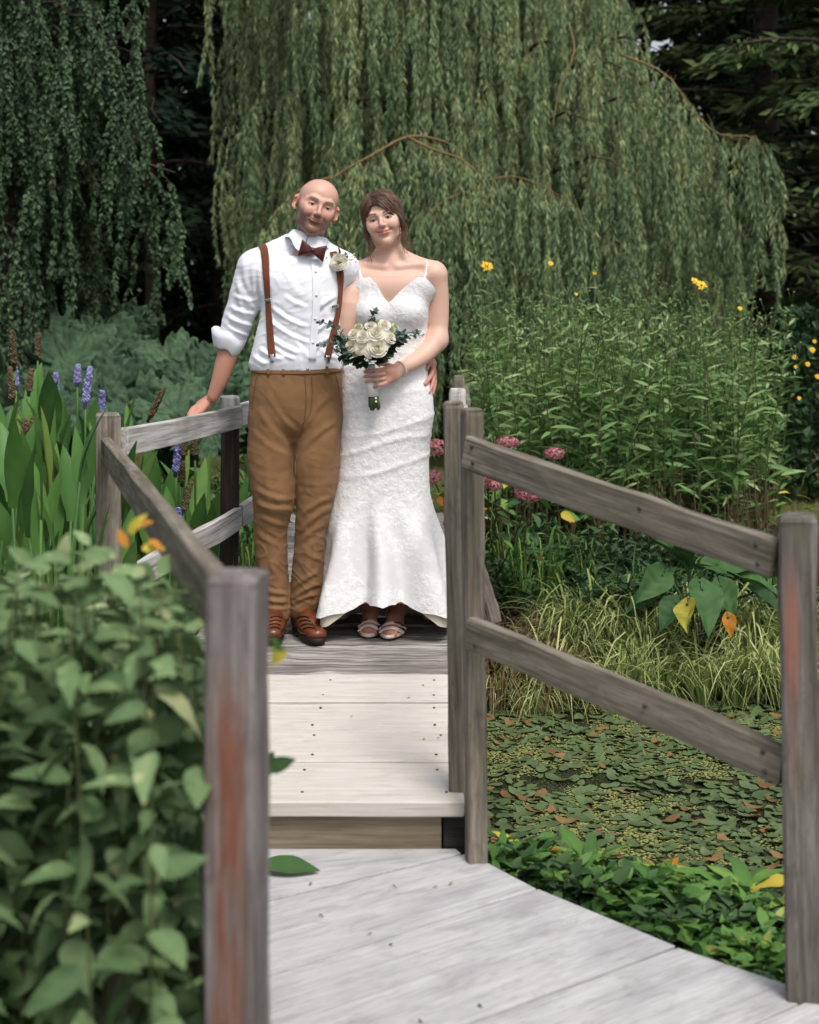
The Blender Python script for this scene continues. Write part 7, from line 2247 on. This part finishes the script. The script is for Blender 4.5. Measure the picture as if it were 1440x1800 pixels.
# ---- hydrangea
def hydrangea():
    r = np.random.default_rng(81)
    base = (0.45, 7.75, gz(0.45, 7.75))
    root = empty('hydrangea', base, 'hydrangea with faded pink flower heads behind the bridge railing', 'hydrangea')
    mb = MB()
    FV, FF = diamond_t(0.8, 0.1)
    for i in range(150):
        v = r.normal(0, 1, 3); v /= np.linalg.norm(v); v[2] = v[2] * 0.8
        for k in range(4):
            b_ = basis(v); a = k * 1.571 + i
            dv = math.cos(a) * b_[:, 0] + math.sin(a) * b_[:, 2] + 0.25 * v
            V, F = stamp(FV, FF, (v * r.uniform(0.85, 1.02))[None], bases(dv[None], np.array([0.0]), up=v), np.array([0.22])); mb.add(V, F, r.uniform(0.05, 0.95))
    head = mb.mesh('flower_head', M_PINK, smooth=False)
    lf = [blade_mesh('leaf', m_, 0.55, 5, 0.2, 0.25, 0.9, 0.2, 0.0, seed=i) for i, m_ in enumerate((M_HERB, M_ROS, M_YLEAF, M_OLEAF))]
    for (x, y, d, rx, rz_) in [(768, 786, 7.4, 21, 17), (760, 838, 7.5, 17, 15), (858, 838, 7.4, 26, 23), (930, 866, 7.3, 25, 19), (893, 777, 7.8, 20, 12), (975, 797, 7.6, 18, 13), (870, 853, 7.35, 12, 12)]:
        p = P(x, y, d) - np.array(base)
        o = obj('flower_head', head, root, p, None, 1.0); o.matrix_basis = Matrix.Translation(Vector(p)) @ Matrix.Diagonal((rx * d / FPX, rx * d / FPX, rz_ * d / FPX, 1)) @ Matrix.Rotation(r.uniform(0, 6), 4, 'Z')
        V, F = tube(spline(np.array([(r.normal(0, .1), 0.1, 0), p * [0.6, 0.6, 0.6], p]), 8), 0.004, 5)
        obj('stem', mesh_np('stem', V, F, M_DRYST), root, (0, 0, 0))
        for k in range(11):
            a = r.uniform(0, 6.28); q = p + np.array([math.cos(a) * 0.05, math.sin(a) * 0.05, -r.uniform(0.03, 0.34)])
            obj('leaf', lf[r.choice([0, 0, 1, 1, 2, 3], p=[.3, .25, .15, .12, .1, .08])], root, q, basis((math.cos(a), math.sin(a), r.uniform(-0.7, 0.3)), r.normal(0, .5)), r.uniform(0.06, 0.10))
hydrangea()

# ---- sedges on the far bank of the pond
def blade_tuft(seed, n, L, w_, mat, spread, name='sedge_tuft'):
    q = np.random.default_rng(seed); mb = MB()
    for i in range(n):
        a = q.uniform(0, 6.28); l = L * q.uniform(0.55, 1.1); k = np.linspace(0, 1, 7)
        out = spread * q.uniform(0.25, 1.1)
        d = np.array([math.cos(a), math.sin(a), 0]); s = np.array([-d[1], d[0], 0])
        rise = q.uniform(0.45, 0.85)
        x = out * l * k ** 1.3; z = l * rise * (np.sin(k * np.pi * q.uniform(0.55, 0.98)))
        c_ = d[None] * (x + 0.02)[:, None] + np.stack([0 * k, 0 * k, z], 1)
        ww = w_ * (1 - k ** 2.2) * q.uniform(0.7, 1.2) + 0.0005
        V = np.stack([c_ - s * ww[:, None] * .5, c_ + [0, 0, -0.0015], c_ + s * ww[:, None] * .5], 1).reshape(-1, 3)
        t0 = 0.5 + 0.22 * q.normal()
        tt = np.tile([t0 + 0.18, t0 - 0.12, t0 + 0.18], 7)
        mb.add(V, grid_faces(3, 7), np.clip(tt, 0, 1))
    return mb.mesh(name, mat)
def sedges():
    r = np.random.default_rng(91)
    g = [blade_tuft(200 + i, 75, 0.40, 0.0095, M_SEDGE, 1.0) for i in range(4)]
    dry = [blade_tuft(210 + i, 60, 0.34, 0.0075, M_DRYGR, 0.8) for i in range(3)]
    tall = [blade_tuft(220 + i, 34, 0.62, 0.011, M_PICK, 0.4) for i in range(2)]
    def put(me, x, d, s, lab, grp):
        X = (x - 720) * d / FPX
        z = max(gz(X, d), WATER_Z - 0.03)
        o = obj('sedge_tuft', me, None, (X, d, z - 0.02), np.array(Matrix.Rotation(r.uniform(0, 6.28), 3, 'Z') @ Matrix.Rotation(r.normal(0, 0.08), 3, 'X')), s)
        props(o, lab, 'sedge', grp)
    for k in range(44):
        x = r.uniform(965, 1400); d = r.uniform(6.45, 7.15)
        put(g[k % 4], x, d, r.uniform(0.8, 1.15), 'yellow striped sedge tuft arching over the far edge of the pond', 'striped sedge tufts on the pond bank')
    for k in range(20):
        x = r.uniform(840, 1010); d = r.uniform(6.35, 7.0)
        put(dry[k % 3], x, d, r.uniform(0.8, 1.2), 'straw brown dried sedge tuft on the far bank close to the bridge post', 'dried sedge tufts by the bridge')
    for k in range(6):
        put(g[k % 4], r.uniform(850, 970), r.uniform(6.3, 6.6), r.uniform(0.6, 0.85), 'small green sedge tuft at the pond edge beside the bridge post', 'small sedge tufts by the bridge')
    for k in range(16):
        put(tall[k % 2], r.uniform(870, 1390), r.uniform(7.3, 8.2), r.uniform(0.8, 1.1), 'dark upright grass tuft between the sedges and the perennial bed', 'dark grass tufts behind the sedges')
    for k in range(8):
        put(tall[k % 2], r.uniform(418, 445), r.uniform(7.2, 9.2), r.uniform(1.0, 1.5), 'pale green grass tuft seen between the left railing and the man', 'grass tufts behind the left railing')
sedges()

# ---- low herbs
def herb_mesh(name, seed, n, H, leaf, mat, tpl, spread):
    q = np.random.default_rng(seed); mb = MB()
    for s_ in range(n):
        a = q.uniform(0, 6.28); out = spread * q.random() ** 0.6; h = H * q.uniform(0.5, 1.1)
        tp = np.array([math.cos(a) * out, math.sin(a) * out, h])
        pts = spline(np.array([(0, 0, 0), tp * [0.5, 0.5, 0.6], tp]), 6)
        V, F = tube(pts, 0.002, 3, cap=False); mb.add(V, F, 0.35)
        m_ = 10
        u_ = q.uniform(0.25, 1, m_)
        pos = np.stack([np.interp(u_, np.linspace(0, 1, 6), pts[:, c]) for c in range(3)], 1)
        b_ = q.uniform(0, 6.28, m_)
        V, F = stamp(tpl[0], tpl[1], pos, bases(np.stack([np.cos(b_), np.sin(b_), q.normal(0.25, 0.4, m_)], 1), q.normal(0, .5, m_)), leaf * q.uniform(0.6, 1.2, m_))
        mb.add(V, F, np.repeat(np.clip(0.4 + 0.22 * q.normal(0, 1, m_), 0, 1), len(tpl[0])))
    return mb.mesh(name, mat)
def herbs():
    r = np.random.default_rng(95)
    fern = [herb_mesh('bank_herb', 300 + i, 16, 0.36, 0.075, M_HERB, leaf_t(0.3, 3, 0.2, 0.2), 0.24) for i in range(4)]
    for k in range(46):
        x = r.uniform(852, 1400); d = r.uniform(7.0, 8.6); X = (x - 720) * d / FPX
        o = obj('bank_herb', fern[k % 4], None, (X, d, gz(X, d) - 0.02), np.array(Matrix.Rotation(r.uniform(0, 6.28), 3, 'Z')), r.uniform(0.7, 1.2))
        props(o, 'low dark green leafy herb on the bank under the perennial bed', 'herb', 'dark herbs on the far bank')
    for k in range(22):
        x = r.uniform(330, 470); d = r.uniform(6.6, 9.0); X = (x - 720) * d / FPX
        X = min(X, -1.0 + 0.05 * (d - 6.6))
        o = obj('bank_herb', fern[k % 4], None, (X, d, gz(X, d) + 0.02), np.array(Matrix.Rotation(r.uniform(0, 6.28), 3, 'Z')), r.uniform(0.9, 1.5))
        props(o, 'green leafy herb under the lower left rail behind the man', 'herb', 'herbs left of the bridge')
    for k in range(16):
        x = r.uniform(-1.9, -1.0); d = r.uniform(3.5, 4.9)
        o = obj('bank_herb', fern[k % 4], None, (x, d, gz(x, d) - 0.02), np.array(Matrix.Rotation(r.uniform(0, 6.28), 3, 'Z')), r.uniform(1.0, 1.6))
        props(o, 'green herb behind the front shrub beside the step', 'herb', 'herbs behind the front shrub')
    # hedge-like dark plants closing gaps beyond the lawn
    for k in range(26):
        x = r.uniform(-5.0, 5.5); d = r.uniform(15.2, 17.0)
        o = obj('border_shrub', fern[k % 4], None, (x, d, gz(x, d) - 0.05), np.array(Matrix.Rotation(r.uniform(0, 6.28), 3, 'Z')), r.uniform(2.2, 3.4))
        props(o, 'dark low border shrub at the far side of the lawn', 'shrub', 'border shrubs beyond the lawn')
herbs()

# ---- arum with big leaves on the bank
def arum():
    r = np.random.default_rng(101)
    base = (1.40, 6.9, gz(1.40, 6.9))
    root = empty('arum_plant', base, 'arum plant with big arrow shaped leaves and one drooping yellow leaf on the bank', 'plant')
    def al(mat, seed):
        q = np.random.default_rng(seed)
        t = np.linspace(-0.28, 1, 14)
        w_ = np.interp(t, [-0.28, -0.12, 0.05, 0.25, 0.6, 1.0], [0.06, 0.24, 0.36, 0.37, 0.22, 0.005])
        V = []
        for k, tt in enumerate(t):
            for s_ in (-1, -0.5, 0, 0.5, 1):
                x = s_ * w_[k]
                if tt < 0 and abs(s_) < 0.3: x = s_ * w_[k]
                z = -0.22 * max(tt, 0) ** 2 + 0.12 * abs(s_) * w_[k] / 0.37 + 0.025 * math.sin(9 * tt + 2 * s_ + seed) - (0.06 if s_ == 0 else 0)
                y = tt if not (tt < 0 and s_ == 0) else 0.0
                V.append((x, y, z))
        V = np.array(V)
        return mesh_np('leaf', V, grid_faces(5, 14), mat, tint=np.clip(0.45 + 0.15 * q.normal(0, 1, len(V)), 0, 1))
    gm = [al(M_ARUM, 1), al(M_ARUM, 2)]; ym = al(M_YLEAF, 3); om = al(M_OLEAF, 4)
    for (x, y, d, dx, dy, dz, L, me, lab) in [(1262, 990, 6.8, 1, -0.2, 0.12, 125, 0, None), (1300, 1012, 6.7, 1, -0.3, -0.25, 95, 1, None), (1205, 985, 6.9, -0.5, -0.3, 0.5, 95, 0, None), (1165, 1010, 6.85, -0.7, -0.5, -0.55, 85, 1, None), (1235, 1035, 6.6, 0.05, -0.7, -0.6, 105, 0, None),
                             (1268, 1028, 6.65, 0.3, -0.5, -0.75, 72, 1, None), (1208, 1062, 6.5, -0.25, -0.75, -0.5, 70, 2, 'yellow drooping leaf'), (1280, 1085, 6.5, 0.15, -0.3, -0.9, 42, 3, 'withered orange leaf'), (1190, 1060, 6.7, -0.5, -0.6, -0.4, 80, 0, None), (1150, 1050, 6.9, -0.6, -0.4, -0.1, 80, 1, None), (1200, 980, 6.9, -0.15, -0.4, 0.8, 70, 0, None), (1330, 1040, 6.8, 0.8, -0.4, -0.5, 70, 0, None)]:
        p = P(x, y, d) - np.array(base)
        m_ = gm[me] if me < 2 else (ym if me == 2 else om)
        o = obj('leaf', m_, root, p, basis((dx, dy, dz), r.normal(0, 0.35), (0, -0.35, 1)), 0.86 * L * d / FPX)
        if lab: o['label'] = lab
        V, F = tube(spline(np.array([(r.normal(0, .04), 0, -0.05), p * [0.5, 0.5, 0.75], p]), 8), 0.007, 5); obj('stalk', mesh_np('stalk', V, F, M_ARUM, tint=np.full(len(V), .6)), root, (0, 0, 0))
arum()

# ---- floating leaves on the pond
def pads():
    r = np.random.default_rng(111)
    def pad(seed, mat, curl):
        q = np.random.default_rng(seed); n = 14
        a = np.linspace(0, 2 * np.pi, n, endpoint=False)
        ring = np.stack([np.cos(a) * 0.5 * (1 + 0.08 * q.normal(0, 1, n)), np.sin(a) * 0.27 * (1 + 0.08 * q.normal(0, 1, n)), curl * (np.cos(a) ** 2) + 0.02 * q.normal(0, 1, n)], 1)
        V = np.vstack([[(0, 0, 0)], ring * 0.5 * [1, 1, 0.2], ring])
        F3 = np.array([(0, 1 + k, 1 + (k + 1) % n) for k in range(n)]); F4 = np.array([(1 + k, 1 + n + k, 1 + n + (k + 1) % n, 1 + (k + 1) % n) for k in range(n)])
        return mesh_np('floating_leaf', V, [F3, F4], mat, tint=np.clip(0.5 + 0.1 * q.normal(0, 1, len(V)), 0, 1))
    pm_ = [pad(i, M_PAD, c_) for i, c_ in enumerate((0.02, 0.06, 0.0, 0.12, 0.03, 0.16))]; dm = [pad(9, M_PADDRY, 0.10), pad(10, M_PADDRY, 0.2)]
    pts = []
    while len(pts) < 800:
        d = 4.45 + 2.1 * r.random() ** 1.1; px = r.uniform(845, 1400); X = (px - 720) * d / FPX
        if gz(X, d) > WATER_Z - 0.05: continue
        if mnoise.noise(Vector((X * 1.6, d * 1.6, 3))) < -0.05 and r.random() < 0.85: continue
        if any((X - q[0]) ** 2 + (d - q[1]) ** 2 < 0.038 ** 2 for q in pts): continue
        pts.append((X, d))
    pts.sort(key=lambda q: q[1])
    rest = MB()
    for i, (X, d) in enumerate(pts):
        dry = r.random() < 0.06
        me = dm[r.integers(0, 2)] if dry else pm_[r.integers(0, 6)]
        M = Matrix.Translation((X, d, WATER_Z + 0.006 + 0.004 * r.random())) @ Matrix.Rotation(r.uniform(0, 6.28), 4, 'Z') @ Matrix.Rotation(r.normal(0, 0.10), 4, 'X') @ Matrix.Rotation(r.normal(0, 0.10), 4, 'Y') @ Matrix.Scale(r.uniform(0.045, 0.092), 4)
        if i < 300:
            o = bpy.data.objects.new('floating_leaf', me); COL.objects.link(o); o.matrix_basis = M
            if dry: props(o, 'brown dead leaf floating flat on the duckweed pond', 'floating leaf', 'dead leaves floating on the pond')
            else: props(o, 'green oval leaf floating on the duckweed pond', 'floating leaf', 'green leaves floating on the pond')
        else:
            bake(rest, me, M, r.normal(0, 0.12))
            if dry: rest.I[-1][:] = 1; rest.I[-2][:] = 1
    props(link('floating_leaves', rest.mesh('floating_leaves', [M_PAD, M_PADDRY])), 'distant mass of small leaves floating on the pond', 'floating leaves', kind='stuff')
    # duckweed
    mb = MB(); n = 42000
    d = 4.3 + 2.5 * r.random(n); px = r.uniform(835, 1420, n); X = (px - 720) * d / FPX
    cl = np.array([mnoise.noise(Vector((a * 2.2, b * 2.2, 7))) + 0.5 * mnoise.noise(Vector((a * 6, b * 6, 2))) for a, b in zip(X, d)])
    ok = (ground_h(X, d) < WATER_Z) & (cl > -0.22 + 0.2 * r.random(n) - 0.12 * (d > 5.5)); X, d = X[ok], d[ok]; n = len(X)
    TV = np.array([(1, 0, 0), (0.3, 0.9, 0), (-0.8, 0.6, 0), (-0.8, -0.6, 0), (0.3, -0.9, 0)], float) * 0.5; TF = [np.array([(0, 1, 2, 3, 4)])]
    a = r.uniform(0, 6.28, n); z0 = np.zeros(n)
    Rm = np.stack([np.stack([np.cos(a), -np.sin(a), z0], 1), np.stack([np.sin(a), np.cos(a), z0], 1), np.stack([z0, z0, z0 + 1], 1)], 1)
    V, F = stamp(TV, TF, np.stack([X, d, np.full(n, WATER_Z + 0.0025) + r.uniform(0, 0.002, n)], 1), Rm, r.uniform(0.006, 0.013, n))
    mb.add(V, F, np.repeat(r.uniform(0.2, 1, n), 5))
    props(link('duckweed', mb.mesh('duckweed', mat_leaf('duckweed', (0.08, 0.095, 0.024), (0.27, 0.29, 0.10), None, 0.0, 0.6, 0.3))), 'duckweed speckling the dark pond water', 'duckweed', kind='stuff')
pads()

# ---- weeds between the boardwalk and the pond
def weeds():
    r = np.random.default_rng(121)
    lf = [blade_mesh('leaf', M_ROS, w_, 7, 0.25, d_, 1.25, 0.2, 0.03, seed=i, mid=m_) for i, (w_, d_, m_) in enumerate(((0.36, 0.35, .4), (0.32, 0.5, .5), (0.40, 0.25, .34), (0.36, 0.6, .6)))]
    yl = blade_mesh('leaf', M_YLEAF, 0.45, 7, 0.2, 0.5, 1.2, 0.2, 0.03, seed=8); ol = blade_mesh('leaf', M_OLEAF, 0.4, 7, 0.3, 0.6, 1.2, 0.2, 0.04, seed=9)
    def rosette(x, y, d, n, L, label, up=0.35, yel=0.0, grp=None, kinds=None):
        p = P(x, y, d); zb = gz(p[0], d)
        L *= 1.45
        root = empty('rosette_plant', (p[0], d, zb - 0.01), label, 'weed', grp)
        lift = max(0.0, p[2] - zb) * 0.6
        for k in range(n):
            a = k * 2.399 + r.normal(0, 0.25); t = k / n
            dv = np.array([math.cos(a), math.sin(a), up * (0.3 + 1.6 * t) + r.normal(0, 0.12)])
            me = lf[r.integers(0, 4)]
            if r.random() < yel: me = yl if r.random() < 0.7 else ol
            obj('leaf', me, root, (math.cos(a) * 0.01, math.sin(a) * 0.01, 0.01 + lift * t), basis(dv, r.normal(0, 0.25)), L * r.uniform(0.75, 1.1) * (1 - 0.35 * t))
    rosette(930, 1500, 4.22, 16, 0.13, 'leafy weed with yellowing leaves at the foot of the right bridge post', 0.5, 0.35)
    rosette(905, 1520, 4.12, 12, 0.11, 'bright green weed with some yellow leaves right of the bridge post', 0.4, 0.3)
    rosette(1035, 1520, 4.16, 14, 0.12, 'upright toothed green weed at the pond edge', 1.3)
    rosette(1000, 1545, 4.02, 12, 0.10, 'bright green weed hugging the edge of the boardwalk', 0.7)
    rosette(1310, 1560, 3.98, 18, 0.14, 'large green rosette weed left of the near right post', 0.6, 0.06)
    rosette(1285, 1590, 3.85, 14, 0.12, 'lower rosette weed just in front of the large rosette', 0.5, 0.08)
    rosette(1160, 1545, 4.12, 12, 0.10, 'weed with reddish brown leaves in the middle of the pond edge', 0.5, 0.5)
    rosette(1340, 1700, 3.50, 14, 0.12, 'broad leaved weed at the foot of the near right post', 0.9)
    rosette(1285, 1690, 3.55, 12, 0.10, 'broad leaved weed beside the boardwalk near the right post', 0.8)
    small = [herb_mesh('small_weed', 400 + i, 9, 0.07, 0.062, M_HERB if i % 3 == 0 else M_ROS, leaf_t(0.36 if i % 2 else 0.5, 4, 0.25, 0.3, 1.1, 0.2), 0.12) for i in range(6)]
    n = 0
    while n < 80:
        px = r.uniform(868, 1415); t = r.random()
        yn = np.interp(px, [868, 945, 1190, 1415], [1535, 1575, 1675, 1760]); yf = np.interp(px, [868, 1000, 1200, 1415], [1520, 1555, 1575, 1590])
        y = yn + (yf - yn) * t
        d = 2500 * (CAMZ + 0.12) / (y - HORIZON); X = (px - 720) * d / FPX
        o = obj('small_weed', small[r.integers(0, 6)], None, (X, d, gz(X, d) - 0.01), np.array(Matrix.Rotation(r.uniform(0, 6.28), 3, 'Z')), r.uniform(0.55, 1.15))
        props(o, 'small green weed in the strip between the boardwalk and the pond', 'weed', 'small weeds along the boardwalk')
        n += 1
    # little white flower, leaning twig and low plants by the left of the step
    lfd = blade_mesh('dock_leaf', M_ARUM, 0.50, 8, 0.15, 0.12, 1.0, 0.3, 0.01, seed=5, mid=.4)
    for (x, y, d, dv, L, lab) in [(462, 1512, 3.84, (1.0, -0.10, 0.03), 0.155, 'dark green leaf poking over the boardwalk below the step'), (466, 1352, 2.45, (0.75, 0.0, 0.25), 0.055, 'blurred green leaf tip beside the red-worn post'), (462, 1368, 2.48, (0.35, 0.0, 0.9), 0.05, 'blurred upright green leaf beside the red-worn post')]:
        p = P(x, y, d)
        if d > 3: p[2] = 0.022
        zb = gz(p[0] - 0.3, p[1]) - 0.05
        root = empty('dock_plant', (p[0], p[1], zb), lab, 'leaf')
        obj('leaf', lfd, root, (0, 0, p[2] - zb), basis(dv, 0.0, (0, -0.30, 1) if d > 3 else (0, -1, 0.3)), L)
        sx_ = -0.42 if d > 3 else -0.03
        V, F = tube(spline(np.array([(sx_, 0, 0), (sx_ * 0.75, 0, (p[2] - zb) * 0.85), (0, 0, p[2] - zb)]), 9), 0.004, 5); obj('stalk', mesh_np('stalk', V, F, M_ARUM, tint=np.full(len(V), .5)), root, (0, 0, 0))
    p = P(476, 1148, 2.16)
    root = empty('yellow_weed', (p[0], p[1], gz(p[0], p[1])), 'blurred yellow flower tip beside the top of the red-worn post', 'flower')
    for k in range(6):
        obj('petal', lf[0] if k > 3 else yl, root, p - np.array([p[0], p[1], gz(p[0], p[1])]) + np.array([0, 0, 0.008 * (k - 2)]), basis((1, 0, 0.3 * (2 - k)), 0.0, (0, -1, 0.3)), 0.026)
    V, F = tube([(-0.03, 0, 0), (-0.01, 0, p[2] - gz(p[0], p[1]))], 0.003, 5); obj('stem', mesh_np('stem', V, F, M_SHSTEM), root, (0, 0, 0))
    # yellow sprout by the far end of the right railing
    p = P(1398, 880, 8.0); zb = gz(p[0], p[1])
    root = empty('yellow_sprout', (p[0], p[1], zb), 'sprig with yellowing leaves above the near right post', 'plant')
    V, F = tube([(0, 0, 0), (0, 0, p[2] - zb)], 0.004, 5); obj('stem', mesh_np('stem', V, F, M_SHSTEM), root, (0, 0, 0))
    for k, (x, y, a, m_) in enumerate(((1398, 872, 0.2, 1), (1390, 868, 2.6, 1), (1405, 884, -0.3, 1), (1385, 884, 3.3, 0), (1412, 895, 0.0, 2), (1385, 905, 3.0, 2), (1425, 892, 0.4, 2), (1435, 880, 0.2, 2), (1420, 912, -.2, 0))):
        obj('leaf', (lf[0], yl, lf[1])[m_], root, P(x, y, 8.0) - np.array([p[0], p[1], zb]), basis((math.cos(a), -0.4, math.sin(a) * 0.6 + 0.2), 0.3), 0.075)
weeds()

# ---- grass blades over the lawn
def lawn_grass():
    r = np.random.default_rng(131); mb = MB(); n = 30000
    X = r.uniform(-4.5, 5.5, n); d = 9.6 + 6.5 * r.random(n) ** 1.3
    TV = np.array([(-0.1, 0, 0), (0.1, 0, 0), (0.02, 1, 0.2)], float); TF = [np.array([(0, 1, 2)])]
    dirs = np.stack([r.normal(0, .4, n), r.normal(0, .4, n), np.ones(n)], 1)
    V, F = stamp(TV, TF, np.stack([X, d, ground_h(X, d) + 0.005], 1), bases(dirs, r.uniform(0, 6, n)), r.uniform(0.025, 0.06, n))
    mb.add(V, F, np.repeat(r.uniform(0.2, 1, n), 3))
    props(link('lawn_grass', mb.mesh('lawn_grass', mat_leaf('lawn_blade', (0.06, 0.085, 0.02), (0.19, 0.19, 0.07), None, 0.2, 0.6, 0.2))), 'short grass growing on the lawn', 'grass', kind='stuff')
lawn_grass()

# ---- litter on the planks
def litter():
    r = np.random.default_rng(141)
    lf = [blade_mesh('fallen_leaf', m_, 0.5, 5, 0.5, 0.4, 1.0, 0.2, 0.05, seed=i) for i, m_ in enumerate((M_OLEAF, M_PADDRY))]
    def drop(x, y, zc, L, lab, k=0, grp=None):
        d = (CAMZ - zc) * FPX / (y - HORIZON)
        for _ in range(3): d = (CAMZ - (float(deck_z(d)) if d > 3.99 else 0.0)) * FPX / (y - HORIZON)
        p = P(x, y, d)
        o = obj('fallen_leaf', lf[k], None, p + np.array([0, 0, 0.006]), basis((r.normal(), r.normal(), 0.05), r.normal(0, 0.3)), L); props(o, lab, 'fallen leaf', grp)
    drop(798, 1306, 0.16, 0.034, 'curled red brown leaf on the pale planks by the right post', 0)
    for x, y in ((748, 1301), (770, 1300), (620, 1262), (742, 1206), (790, 1204), (716, 1230)):
        drop(x, y, 0.16, 0.013, 'brown leaf crumb on the new pale planks', 1, 'leaf crumbs on the pale planks')
    for x, y in ((690, 1560), (770, 1562), (797, 1556), (735, 1797), (560, 1612), (655, 1645), (690, 1665), (548, 1555), (840, 1770)):
        drop(x, y, 0.0, 0.014, 'brown crumb on the lower boardwalk planks', 1, 'crumbs on the boardwalk')
litter()
